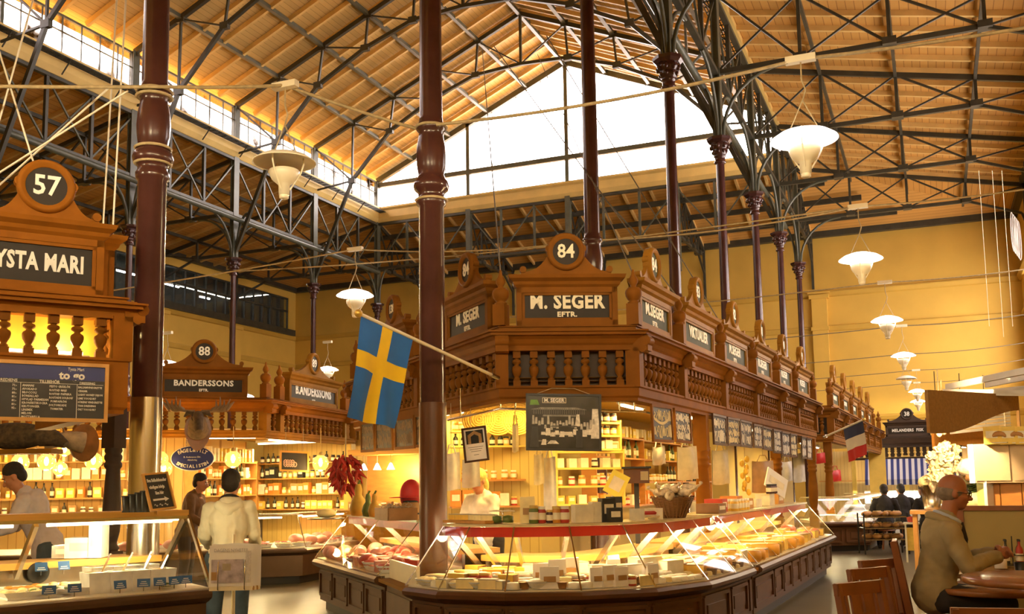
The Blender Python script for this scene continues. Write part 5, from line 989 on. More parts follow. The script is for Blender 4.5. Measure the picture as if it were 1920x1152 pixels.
for i in range(14): p = salad_at(310 + 5 * i, .12 + .5 * g.random()); put(b_bowl, (g.choice(['leaf', 'cheese_yellow', 'jar_amber', 'cheese_pale']),), p, 0, 'small dish of garnish at the glass end of the salad counter', 'garnish dishes', .55)
t = thing_at('fan_grille', 'round dark fan grille on the back plate of the salad counter', 'fan', salad_at(72, .9, .9)); c = Vector(salad_at(72, .9, .9)); b = MB()
for k in range(5): b.lathe([(.01 + .016 * k, 0), (.018 + .016 * k, .004), (.01 + .016 * k, .008)], 24, c, (pd.y, -pd.x, 0))
b.build('ring', 'black', t)
# black cups and boxes on the salad counter top, boxes behind
for i, (px, py) in enumerate(((238, 962), (250, 961), (262, 961), (272, 961))):
    p = on_d(px, py, 7.25); t = thing('cup_stack', 'stack of black plastic cups beside the small chalkboard, %s of four' % ords(i), 'cups', (p.x, p.y, 1.355)); b = MB(); b.lathe([(.036, 0), (.03, .02), (.038, .11 + .012 * i), (.04, .115 + .012 * i)], 14); b.build('stack', 'black', t); b = MB(); b.lathe([(.041, .11 + .012 * i), (.042, .118 + .012 * i), (.036, .12 + .012 * i)], 14); b.build('rim', 'black', t)
for i, (px, py, w, h, m) in enumerate(((160, 1034, .26, .16, 'tub'), (185, 1030, .1, .26, 'tub'), (130, 1012, .2, .1, 'steel'))):
    p = on_d(px, py, 8.05); put(b_box, (m, w, .2, h), (p.x, p.y, .985), .5, 'plain %s box on the work board behind the salads' % ['wide white', 'tall white', 'low steel'][i])
# ---- on top of the cheese counter
def top_at(px, d=.62, L=LF_, z=1.192): 
    q = on_z(px, 978, 1.17); best = None
    for i in range(401):
        p, rz = pathpt(L, i / 400, d); v = p.to_3d(); v.z = z; r = (v - Vector((0, 0, EYE))); xx = 960 + F_PX * r.dot(RGT) / r.dot(FWD)
        if best is None or abs(xx - px) < best[0]: best = (abs(xx - px), p, rz)
    return Vector((best[1].x, best[1].y, z)), best[2]
for i, (px, body, lid, h, r, lab) in enumerate(((1001, 'jar_green', 'lid_gold', .15, .042, 'dark green jar'), (1016, 'jar_red', 'lid_white', .14, .036, 'slim red jar'), (1031, 'jar_dark', 'lid_gold', .11, .034, 'short dark jar'), (1044, 'jar_amber', 'lid_gold', .14, .04, 'orange marmalade jar'), (1058, 'jar_red', 'lid_white', .14, .042, 'red jam jar with white label'))):
    p, rz = top_at(px, .55); put(b_jar, (body, lid, h, r), p, rz, lab + ' on top of the cheese counter')
for i, (px, d, m, w, h, lab) in enumerate(((1092, .5, 'label', .16, .15, 'striped box with a pictured label'), (1120, .52, 'label', .12, .17, 'cream box with a dark label'), (1138, .5, 'lid_black', .12, .2, 'tall black box'), (1152, .55, 'lid_black', .1, .21, 'second tall black box'), (1150, .44, 'lid_black', .12, .12, 'low black tin'))):
    p, rz = top_at(px, d); put(b_box, (m, w, .1, h), p, rz, lab + ' on top of the cheese counter')
for i, (px, m, lab) in enumerate(((860, 'cheese_yellow', 'yellow'), (905, 'cheese_pale', 'pale'))):
    p, rz = top_at(px, .6); t = thing('cutting_board', 'wooden board under the %s cheeses on the counter top' % lab, 'board', p, rz=rz); b = MB(); b.box((0, 0, .012), (.32, .2, .024)); b.build('board', 'wood_tray', t)
    for k in range(3): put(b_block, ('rind_grey', m, .14, .09, .05), (p.x + (-.09 + .09 * k) * math.cos(rz), p.y + (-.09 + .09 * k) * math.sin(rz), p.z + .025), rz + .3 * k, 'small %s cheese piece on the wooden board on the counter top' % lab, '%s cheese pieces on the board' % lab, .9)
for i, (px, c) in enumerate(((931, 'leaf'), (953, 'jar_green'))):
    p, rz = top_at(px, .58); t = thing('glass_dish', 'glass dish of olives on the counter top, %s from the column' % ords(i), 'bowl', p); b = MB(); b.lathe([(.05, 0), (.052, .1), (.056, .105)], 18); b.build('dish', 'glass', t); b = MB(); b.lathe([(.0, .004), (.046, .006), (.047, .06), (0, .07)], 14); b.build('olives', c, t); b = MB(); b.lathe([(0, .115), (.058, .106), (.058, .1)], 18); b.build('lid', 'label', t)
p, rz = top_at(990, .62); put(b_pack, ('cheese_pale', .13, .22), p, rz, 'pale leaflet holder on the counter top beside the jars')
p, rz = top_at(1216, .5); t = thing('card_tray', 'slanted open tray with a red strip on the counter top', 'tray', p, rz=rz); b = MB(); b.box((0, .03, .06), (.26, .14, .012), rx=.5); b.box((-.13, .02, .05), (.012, .16, .1)); b.box((.13, .02, .05), (.012, .16, .1)); b.build('tray', 'label', t); b = MB(); b.box((0, .0, .06), (.2, .03, .02), rx=.5); b.build('strip', 'bag_red', t)
# wicker basket of wrapped bread
p, rz = top_at(1262, .52); t = thing('bread_basket', 'round wicker basket of wrapped loaves on the cheese counter', 'basket', p); b = MB()
for k in range(12): u = k / 11; b.lathe([(.10 + .085 * u, .012 + .16 * u), (.118 + .085 * u, .02 + .16 * u), (.10 + .085 * u, .03 + .16 * u)], 28)
b.lathe([(0, 0), (.1, 0), (.1, .01), (0, .012)], 24); b.build('basket', 'wicker', t); b = MB()
for k in range(24): a = k * math.pi / 12; b.tube([(.108 * math.cos(a), .108 * math.sin(a), .0), (.2 * math.cos(a), .2 * math.sin(a), .2)], .007, 6)
b.build('stake', 'wicker', t)
M['film'] = mat('crinkled_film', (.78, .62, .45), .2, 0, .35, 22, .8)
for k in range(11): a = k * 2.4; r_ = .05 + .1 * (k % 3) / 2; l = thing('wrapped_loaf', 'film wrapped loaf heaped in the wicker basket', 'bread', (p.x + r_ * math.cos(a), p.y + r_ * math.sin(a), p.z + .2 + .035 * (k // 4)), 'wrapped loaves in the basket', rz=a); b = MB(); b.ell((0, 0, 0), (.085, .05, .045), n=12, m=8); b.build('loaf', 'film', l); b = MB(); b.tube([(.07, 0, .01), (.11, .01, .03), (.12, .03, .05)], [.02, .008, .02], 7); b.build('twist', 'film', l)
for px, py, y_, m, lab in ((1396, 858, 0, 'cheese_yellow', 'string of little yellow cheeses'), (1462, 868, 0, 'bread', 'string of dried sausages'), (1313, 850, 0, 'meat_pink', 'string of pink sausages')):
    n = Vector((math.cos(R(3)), -math.sin(R(3)))) * -.35; p = on_face(px, py, SB + n, SR + n); t = thing('hanging_string', lab + ' hanging inside the pointed stall along the aisle', 'string', p); b = MB(); b.tube([(0, 0, -.55), (0, 0, .05), (0, 0, 2.5 - p.z)], .005, 5); b.build('cord', 'cable', t)
    for k in range(9): b = MB(); b.ell((.045 * math.cos(2.3 * k), .045 * math.sin(2.3 * k), -.55 + .065 * k), (.04, .04, .055 if m != 'bread' else .07), n=10, m=8); b.build('piece', m, t)
# cards, register, shelves inside the stall
def shelf_unit(name, label, o, d, w, dep, zs, m='ylw', side=True, back=False):
    """o = left front foot, d = direction to the right; shelves recede to the left-hand side of d"""
    d = v2(d).normalized(); n = Vector((-d.y, d.x)); c = v2(o) + d * w / 2 + n * dep / 2; t = thing_at(name, label, 'shelf', P3(v2(o), zs[0])); rz = math.atan2(d.y, d.x)
    for z in zs: b = MB(); b.box(P3(c, z - .012), (w, dep, .024), rz); b.build('shelf_board', m, t)
    if side:
        for s in (.01, w - .01): b = MB(); b.box(P3(v2(o) + d * s + n * dep / 2, (zs[0] + zs[-1]) / 2), (.022, dep, zs[-1] - zs[0] + .05), rz); b.build('side', m, t)
    return t, (lambda s, z, k=.5: P3(v2(o) + d * s + n * dep * k, z)), rz
def stock(at, w, zs, rz, items, where, step=.13, depth=(.35,)):
    for iz, z in enumerate(zs):
        s = .07
        while s < w - .06:
            it = items[iz % len(items)]; fn, a, sc, lab = g.choice(it); put(fn, a, at(s, z, g.choice(depth)), rz + g.uniform(-.15, .15), lab + ' ' + where, lab + ' ' + where, sc * g.uniform(.92, 1.08)); s += step * g.uniform(.85, 1.25)
J = lambda b_, l_, lab, h=.12, r=.042: (b_jar, (b_, l_, h, r), 1, lab)
BT = lambda b_, lab, h=.26: (b_bottle, (b_, h), 1, lab)
BX = lambda c, lab, w=.12, d=.08, h=.16: (b_box, (c, w, d, h), 1, lab)
o1 = v2(on_d(1043, 900, 12.1)); o2 = v2(on_d(1172, 900, 12.4)); w1 = (o2 - o1).length
t, at, rz = shelf_unit('wall_shelf', 'yellow shelf unit of jars behind the cheese counter', o1, o2 - o1, w1, .22, (1.28, 1.5, 1.72, 1.92))
stock(at, w1, (1.28, 1.5, 1.72, 1.92), rz, ([BX('label', 'cream carton', .1, .08, .11), BX('jar_gold', 'gold carton', .1, .08, .1)], [J('jar_red', 'lid_white', 'red jar'), J('jar_amber', 'lid_gold', 'amber jar'), BX('box_yellow', 'yellow carton', .1, .08, .12)], [BX('label', 'cream carton', .1, .08, .11), J('jar_dark', 'lid_white', 'dark jar')], [BX('box_yellow', 'yellow carton', .1, .08, .12), BX('kraft', 'brown carton', .1, .08, .1)]), 'on the yellow shelves behind the cheese counter', .14)
o1 = v2(on_d(1122, 800, 12.3)); o2 = v2(on_d(1165, 800, 12.5)); w1 = (o2 - o1).length
t, at, rz = shelf_unit('wall_shelf', 'small high yellow shelf beside the framed photograph', o1, o2 - o1, w1, .2, (1.95, 2.12, 2.28))
stock(at, w1, (1.95, 2.12, 2.28), rz, ([BX('label', 'cream carton', .1, .08, .1)], [J('jar_amber', 'lid_black', 'amber jar', .11)], [J('jar_dark', 'lid_black', 'dark jar', .11)]), 'on the high shelf beside the photograph', .1)
o1 = v2(on_d(846, 820, 13.2)); o2 = v2(on_d(985, 820, 13.4)); w1 = (o2 - o1).length
t, at, rz = shelf_unit('wall_shelf', 'long high yellow shelf of small bottles behind the certificate', o1, o2 - o1, w1, .25, (2.05, 2.25), side=False)
stock(at, w1, (2.05, 2.25), rz, ([BT('bottle_dark', 'small dark bottle', .16), J('jar_gold', 'lid_black', 'gold jar')], [J('jar_amber', 'lid_gold', 'amber jar'), J('jar_gold', 'lid_white', 'white lidded jar')]), 'on the high shelf behind the certificate', .09)
t, at, rz = shelf_unit('wall_shelf', 'lower orange shelf of boxes behind the certificate', o1, o2 - o1, w1, .3, (1.25, 1.6), 'orange', False)
stock(at, w1, (1.25, 1.6), rz, ([BX('box_orange', 'orange carton', .14, .1, .2), BX('label', 'cream carton', .12, .1, .16), J('jar_red', 'lid_gold', 'red jar')], [BX('box_yellow', 'yellow carton'), BX('kraft', 'brown carton'), J('jar_amber', 'lid_white', 'amber jar')]), 'on the lower shelf behind the certificate', .13)
for i, (s0, y) in enumerate(((1.0, 12.9), (2.0, 15.2), (3., 17.6))):
    t, at, rz = shelf_unit('wall_shelf', 'long shelf stack on the cream wall inside the pointed stall, %s from its front' % ords(i), (-4.22 + .03 * i, y), (.03, 1), 2.2, .22, (1.2, 1.55, 1.9, 2.2), 'orange')
    stock(at, 2.2, (1.2, 1.55, 1.9, 2.2), rz, ([BX('box_orange', 'orange carton', .14, .1, .2), J('jar_red', 'lid_gold', 'red jar'), BX('label', 'cream carton')], [BT('bottle_dark', 'dark bottle'), J('jar_gold', 'lid_white', 'gold jar'), J('jar_amber', 'lid_gold', 'amber jar')], [BX('box_yellow', 'yellow carton'), BX('kraft', 'brown carton'), BT('bottle_green', 'green bottle')], [BX('label', 'cream carton'), BX('box_yellow', 'yellow carton')]), 'on the aisle side shelves, %s stack' % ords(i), .16)
# shelves round the game stall
ab2 = offset([BL, BA, BB, BC], -2.0)
for i, (p, q) in enumerate(zip(ab2, ab2[1:])):
    d = (q - p); w1 = d.length
    if w1 < .6: continue
    t, at, rz = shelf_unit('wall_shelf', ['long wall shelves of the game stall behind the salad counter', 'short wall shelves of the game stall behind the elk head', 'wall shelves of the game stall beside the chili bunch'][i], p + d.normalized() * .1, d, w1 - .2, .26, (1.12, 1.42, 1.74, 2.05), 'wood_tray')
    stock(at, w1 - .2, (1.12, 1.42, 1.74, 2.05), rz, ([BT('bottle_dark', 'dark bottle', .22), J('jar_dark', 'lid_white', 'dark jar', .14), BX('kraft', 'brown carton')], [BT('bottle_dark', 'dark bottle'), J('jar_gold', 'lid_gold', 'gold jar', .14), BX('box_yellow', 'yellow carton', .14, .1, .18), BX('box_orange', 'orange carton', .12, .1, .2)], [J('jar_amber', 'lid_gold', 'amber jar', .15), BT('bottle_green', 'green bottle'), BX('label', 'cream carton', .14, .1, .2), BX('box_orange', 'orange carton', .12, .1, .22)], [BX('book', 'tan book', .05, .16, .24), BX('label', 'cream book', .045, .16, .26), BX('box_yellow', 'yellow book', .05, .16, .25)]), 'on the %s game stall shelves' % ['long', 'short', 'flag side'][i], .12 if i else .15)
ew0, ew1 = Vector((-12.9, 17.0)), Vector((-10.55, 17.05)); b = MB(); b.box((-11.7, 17.3, 1.28), (2.5, .05, 2.4)); b.build('end_wall', M['warm'] if 'warm' in M else 'cream_board', an)
t, at, rz = shelf_unit('wall_shelf', 'bright end wall shelves of the game stall behind the dome cover', ew0, (1, .02), 2.3, .24, (1.12, 1.42, 1.74, 2.05), 'wood_tray')
stock(at, 2.3, (1.12, 1.42, 1.74, 2.05), rz, ([BT('bottle_dark', 'dark bottle', .22), J('jar_dark', 'lid_white', 'dark jar', .14), BX('box_yellow', 'yellow carton')], [BX('kraft', 'brown carton', .16, .1, .2), J('jar_gold', 'lid_gold', 'gold jar', .14), BX('label', 'white carton', .14, .1, .2), BX('box_orange', 'orange carton', .14, .1, .22)], [J('jar_gold', 'lid_black', 'gold jar', .15), BT('bottle_dark', 'dark bottle'), BX('lid_black', 'black carton', .14, .1, .22)], [BT('bottle_dark', 'dark bottle', .2), J('jar_dark', 'lid_black', 'dark jar', .14)]), 'on the end wall shelves behind the dome cover', .13)
strip_lamp('strip lamp over the end wall shelves of the game stall', (-11.6, 16.2), 1.4, 0, 70, (1, .74, .32), z=2.42)
S = Sheet(on_d(524, 884, 15.9), on_d(579, 886, 16.1) - on_d(524, 884, 15.9), Vector((0, 0, .33))); t = framed('picture_board', 'dark board with chalk drawn cold cuts in front of the end wall shelves', 'chalkboard', S, .03, 'frame_wood'); b = MB()
for i in range(9): S.stroke(b, [((.2 + .08 * (i % 5) + .06 * math.cos(a)) * S.w, (.35 + .1 * (i // 5) + .11 * math.sin(a)) * S.h) for a in [2 * math.pi * k / 8 for k in range(9)]], .016)
b.build('chalk_drawing', mat('pink_chalk', (.75, .5, .42), .8, 0, .2, 20), t); b = MB(); b.tube([S.at(S.w * .2, S.h), S.at(S.w * .2, 2.53 - S.o.z)], .004, 5); b.tube([S.at(S.w * .8, S.h), S.at(S.w * .8, 2.53 - S.o.z)], .004, 5); b.build('hanging_cord', 'cable', t)
# glimpse of another stall behind the flag-side chalkboards
q0, q1 = v2(on_d(655, 900, 17.5)), v2(on_d(800, 900, 16.6)); d = (q1 - q0).normalized(); w1 = (q1 - q0).length; m_ = (q0 + q1) / 2; t = thing('back_stall', 'wooden back stall glimpsed under the flag-side chalkboards', 'stall', P3(m_, FLOOR), rz=math.atan2(d.y, d.x)); b = MB(); b.box((0, .5, 1.2), (w1, .05, 2.4)); b.build('back_wall', 'orange', t); b = MB(); b.box((0, .1, 1.0), (w1, .7, .08)); b.box((0, .1, .5), (w1, .6, 1.0)); b.build('counter', 'wood3', t); b = MB(); b.box((0, .2, 2.05), (w1, .5, .1)); b.build('canopy_board', 'plank', t)
for k in range(3): x = -w1 * .28 + .3 * k; b = MB(); b.lathe([(.0, 1.86), (.02, 1.85), (.07, 1.74), (.06, 1.74), (0, 1.8)], 14, (x, -.05, 0)); b.build('lamp_shade', 'shade_on', t); b = MB(); b.tube([(x, -.05, 1.85), (x, -.05, 2.0)], .006, 5); b.build('cord', 'cable', t)
point('back_stall_light', P3(m_, 1.8), 45, (1, .66, .26), .1)
for k in range(12): q = q0 + d * (w1 * (k + .5) / 12); put(b_jar if k % 2 else b_box, ('jar_gold', 'lid_white', .14, .05) if k % 2 else ('kraft', .12, .08, .16), P3(q, FLOOR + 1.04), .3 * k, '%s on the counter of the back stall' % ('gold jar' if k % 2 else 'brown carton'), 'back stall %s' % ('jars' if k % 2 else 'cartons'))
# globe lamps of the game stall
M['amber_glass'] = glass('amber_globe_glass', (1, .8, .42), .5)
_nt = M['amber_glass'].node_tree; _e = _nt.nodes.new('ShaderNodeEmission'); _e.inputs[0].default_value = (1, .62, .16, 1); _e.inputs[1].default_value = .42; _a = _nt.nodes.new('ShaderNodeAddShader')
_o = _nt.nodes['Material Output']; _s = _o.inputs['Surface'].links[0].from_socket; _nt.links.new(_s, _a.inputs[0]); _nt.links.new(_e.outputs[0], _a.inputs[1]); _nt.links.new(_a.outputs[0], _o.inputs['Surface'])
for i, (px, py, d) in enumerate(((38, 868, 15.0), (87, 867, 15.0), (113, 880, 15.2), (175, 865, 15.1), (299, 862, 15.3), (307, 880, 15.7), (437, 862, 15.4), (121, 843, 15.6), (601, 869, 16.0))):
    p = on_d(px, py, d); t = thing_at('globe_lamp', 'lit glass globe lamp of the game stall, %s in the row from the salad counter' % ords(i), 'lamp', p, 'glass globe lamps'); k = .13 if i not in (2, 7) else .11; b = MB(); b.ell(p, (k, k, k), n=24, m=16); b.build('globe', 'amber_glass', t); b = MB(); b.lathe([(.0, .06), (.03, .05), (.035, 0), (.015, -.05), (0, -.055)], 12, p); b.build('bulb', glow('filament_%d' % i, (1, .72, .3), 16), t)
    b = MB(); b.lathe([(.03, k - .01), (.035, k + .01), (.02, k + .05), (.0, k + .055)], 12, p); b.build('collar', 'lid_gold', t); b = MB(); b.tube([p + Vector((0, 0, k + .05)), Vector((p.x, p.y, 2.49))], .007, 6); b.build('cord', 'lid_gold', t); point('globe_light', p + Vector((0, 0, -k - .03)), 16, (1, .62, .22), .06)
# odds and ends in front of the flag-side counter
cp = on_d(648, 884, 12.2); t = thing_at('chili_bunch', 'hanging bunch of dried red chilies above the meat counter', 'chilies', cp); b = MB(); b.tube([cp + Vector((0, 0, -.28)), cp + Vector((0, 0, .15)), Vector((cp.x, cp.y, 2.3))], .008, 6); b.build('string', 'cable', t)
for k in range(96):
    a, u = g.uniform(0, 6.3), g.random(); r_ = .2 * math.sin(math.pi * (.12 + .8 * u)); q = cp + Vector((r_ * math.cos(a) * g.uniform(.5, 1), r_ * math.sin(a) * g.uniform(.5, 1), .2 - .42 * u)); b = MB(); e = Vector((g.uniform(-1, 1) * .05 + .03 * math.cos(a), g.uniform(-1, 1) * .05 + .03 * math.sin(a), -g.uniform(.04, .09))); b.tube([q, q + e * .7, q + e * 1.5], [.02, .024, .004], 6); b.build('chili', 'chili', t)
mz = 1.19
for i, (px, py, d, m, r_, lab) in enumerate(((672, 918, 11.4, 'gourd', .1, 'yellow gourd'), (690, 925, 11.0, 'jar_green', .07, 'tall green gourd'), (702, 930, 10.8, 'gourd', .07, 'small yellow gourd'))):
    p = on_d(px, py, d); t = thing('gourd', lab + ' standing on the meat counter top', 'gourd', (p.x, p.y, mz)); b = MB(); b.lathe([(0, 0), (r_ * .8, .01), (r_, r_), (r_ * .8, r_ * 1.8), (r_ * .4, r_ * 2.4), (r_ * .45, r_ * 3), (r_ * .3, r_ * 3.6), (0, r_ * 3.7)], 14); b.build('fruit', m, t); b = MB(); b.tube([(0, 0, r_ * 3.6), (.02, 0, r_ * 4.1)], .012, 6); b.build('stem', 'leaf', t)
p = on_d(742, 952, 9.9); t = thing('straw_crate', 'low wooden crate of straw on the meat counter top', 'crate', (p.x, p.y, mz), rz=R(-45)); b = MB()
for s in (-1, 1): b.box((0, s * .14, .06), (.5, .02, .12)); b.box((s * .25, 0, .06), (.02, .28, .12))
b.box((0, 0, .01), (.5, .28, .02)); b.build('crate', 'rind_brown', t); b = MB()
for k in range(160): q = Vector((g.uniform(-.24, .24), g.uniform(-.13, .13), .11 + g.uniform(0, .04))); b.tube([q, q + Vector((g.uniform(-.05, .05), g.uniform(-.05, .05), g.uniform(-.01, .03)))], .0025, 4)
o = b.build('straw', 'rind_grey', t); o['kind'] = 'stuff'
p = on_d(771, 925, 9.95); t = thing('keg', 'small banded keg under the red cap beside the iron column', 'keg', (p.x, p.y, mz)); b = MB(); b.lathe([(.085, 0), (.1, .08), (.1, .14), (.085, .22), (0, .22)], 18); b.build('keg', 'kraft', t)
for z in (.05, .17): b = MB(); b.lathe([(.097, z), (.1, z + .01), (.097, z + .02)], 18); b.build('band', 'lid_black', t)
t = thing('cap', 'bright red peaked cap resting on the keg beside the iron column', 'cap', (p.x, p.y, mz + .22), rz=.4); b = MB(); b.ell((0, 0, .02), (.115, .1, .16), n=18, m=10); b.build('crown', 'bag_red', t); b = MB(); b.lathe([(0, .0), (.16, -.005), (.165, .0), (0, .01)], 18, (-.05, -.05, .0)); b.build('peak', 'bag_red', t)
# dome cover on the game counter
p = on_d(612, 940, 12.6); t = thing('dome_cover', 'clear dome cover on a tray above the game counter', 'cake cover', (p.x, p.y, 1.14)); b = MB(); b.lathe([(.2, 0), (.19, .07), (.13, .14), (0, .17)], 24); b.build('dome', 'glass', t); b = MB(); b.lathe([(0, -.015), (.23, -.012), (.24, .0), (0, .0)], 24); b.build('tray', 'steel', t); b = MB(); b.ell((0, 0, .06), (.13, .13, .06)); b.build('cake', 'cheese_pale', t)
# bags, aprons, hangings in the pointed stall
def hang(label, p, w, h, m, cat='bag', rz=0., belly=.05):
    t = thing('hanging_' + cat.replace(' ', '_'), label, cat, p, rz=rz); b = MB(); nu, nv = 8, 8; vs = []
    for s in (-1, 1):
        for i in range(nu + 1):
            for j in range(nv + 1): u, v = i / nu, j / nv; vs.append(((u - .5) * w * (.92 + .1 * v), s * (.004 + belly * math.sin(math.pi * u) * math.sin(math.pi * min(1, v * .95 + .02))) + .012 * math.sin(9 * u), -v * h - .01 * math.sin(5 * u)))
    k = (nu + 1) * (nv + 1); fs = []
    for s in (0, 1):
        for i in range(nu):
            for j in range(nv): a = s * k + i * (nv + 1) + j; f = (a, a + 1, a + nv + 2, a + nv + 1); fs.append(f if s else f[::-1])
    b.add(vs, fs, True); b.build('body', m, t); b = MB(); b.tube([(-w * .25, 0, -.01), (-w * .12, 0, .09), (w * .12, 0, .09), (w * .25, 0, -.01)], .008, 6); b.build('handle', m, t)
    if p.z < 2.4: b = MB(); b.tube([(0, 0, .085), (0, 0, 2.42 - p.z)], .004, 5); b.build('hook_cord', 'cable', t)
    return t
fz = math.atan2(hd(3).y, hd(3).x)
def hung(px, py, w, h, m, lab, cat='bag', out=-.12, face=True):
    n = Vector((math.cos(R(3)), -math.sin(R(3)))) * out; p = on_face(px, py, SB + n, SR + n); return hang(lab, p, w, h, m, cat, fz - .5)
hung(1288, 838, .36, .40, 'cloth_cream', 'big white shopping bag hanging below the chalkboards'); hung(1235, 838, .2, .2, 'cloth_white', 'small white bag hanging below the first chalkboard'); hung(1350, 845, .34, .46, 'cloth_cream', 'pale yellow bag hanging beside the turned post')
hung(1430, 865, .55, .5, 'kraft', 'brown paper bag hanging over the aisle counter'); hung(1497, 850, .35, .55, 'cloth_white', 'white cloth hanging near the far end of the stall', 'cloth'); hung(1475, 866, .3, .35, 'cloth_white', 'white bag hanging near the far chalkboards'); p = on_face(1536, 850, NA, NB); hang('red handbag hanging from the farther stall corner', p, .26, .22, 'bag_red', 'bag', .4); p = on_face(1566, 882, NB, NR); hang('lower red bag hanging along the farther stall', p, .34, .24, 'bag_red', 'bag', .9)
p = on_d(1010, 852, 10.6); hang('cream paper bag hanging below the framed photograph', p, .11, .32, 'cheese_pale', 'bag', .4, .03); p = on_d(1030, 858, 10.8); hang('white apron hanging below the framed photograph', p, .14, .6, 'cloth_white', 'apron', .4, .03); p = on_d(966, 795, 10.6); hang('pale ham shaped bag hanging from the rail', p, .07, .3, 'cheese_pale', 'bag', .4, .04)
p = on_d(846, 850, 10.9); hang('white apron hanging behind the iron column', p, .2, .4, 'cloth_white', 'apron', .6, .03)
p = on_d(883, 862, 10.8); hang('white towel hanging behind the certificate', p, .2, .3, 'cloth_white', 'towel', .6, .03)
for i, px in enumerate((898, 934, 970)):
    p = on_d(px, 787, 11.6); t = thing('straw_disc', 'round woven straw mat hanging under the canopy, %s from the column' % ords(i), 'basket', p); d = hd(67); t.rotation_euler = (0, 0, math.atan2(d.y, d.x)); b = MB()
    for k in range(7): b.lathe([(.01 + .027 * k, 0), (.022 + .027 * k, .02), (.034 + .027 * k, 0)], 26, (0, 0, 0), (0, -1, .1))
    b.build('weave', mat('straw_%d' % i, (.55, .33, .06), .7, 0, .2, 30), t); b = MB(); b.tube([(0, .01, .19), (0, .01, .4)], .004, 5); b.build('cord', 'cable', t)
p = on_d(1193, 893, 10.3); t = thing('cash_register', 'dark cash register on a pole behind the bread basket', 'cash register', p, rz=.3); b = MB(); b.box((0, 0, 0), (.26, .16, .15)); b.build('case', 'choc', t); b = MB(); b.box((0, -.02, .085), (.3, .2, .02)); b.build('top', 'lid_black', t); b = MB(); b.box((0, .03, -.5), (.05, .05, .9)); b.build('pole', 'lid_black', t); b = MB(); b.box((.08, -.085, 0), (.08, .01, .09)); b.build('display', 'steel', t)
p = on_d(1156, 908, 10.0); t = thing('yellow_notice', 'tilted yellow notice behind the black boxes', 'notice', p, rz=.4); b = MB(); b.box((0, 0, 0), (.19, .012, .24), ry=.5); b.build('card', mat('notice_yellow', (.8, .68, .08), .5, 0, .05), t); b = MB(); b.box((.0, -.009, .0), (.12, .004, .13), ry=.5); b.build('print', 'label', t); b = MB(); b.tube([(0, .02, -.1), (.02, .04, -.55)], .008, 6); b.build('stand', 'chrome', t)
# on top of the aisle counter
for i, (y, dx, fn, a, lab, sc) in enumerate(((10.6, .55, b_box, ('wicker', .3, .24, .1), 'low woven box', 1), (11.1, .6, b_box, ('box_red', .22, .2, .14), 'red box of snacks', 1), (11.9, .58, b_box, ('box_orange', .26, .2, .16), 'orange slatted box', 1), (12.6, .6, b_box, ('wood_tray', .34, .24, .12), 'brown wooden box', 1), (13.4, .6, b_box, ('label', .3, .2, .1), 'cream box', 1), (14.2, .55, b_box, ('label', .3, .2, .16), 'cream carton with dark bottles', 1), (15.2, .6, b_box, ('wood_tray', .36, .26, .14), 'brown box of rolls', 1))):
    put(fn, a, (-1.66 - dx, y, 1.192), 1.5, lab + ' on top of the aisle counter', None, sc)
for i in range(10): put(b_jar, ('jar_gold', 'lid_white', .13, .045), (-2.2 + .09 * (i % 2), 11.3 + .09 * i, 1.192), 0, 'gold jar on top of the aisle counter', 'gold jars on the aisle counter')
for i in range(6): put(b_jar, ('jar_dark', 'lid_black', .13, .04), (-2.12, 14.0 + .1 * i, 1.352), 0, 'dark jar on the cream carton over the aisle counter', 'dark jars over the aisle counter')
p = Vector((-2.15, 14.9, 1.34)); t = thing('price_placard', 'white placard leaning in a box on the aisle counter', 'placard', p, rz=.9); b = MB(); b.box((0, 0, .16), (.42, .02, .3), ry=.5, rx=-.2); b.build('card', 'paper', t); b = MB(); b.box((0, -.015, .16), (.3, .005, .1), ry=.5, rx=-.2); b.build('print', 'label', t)
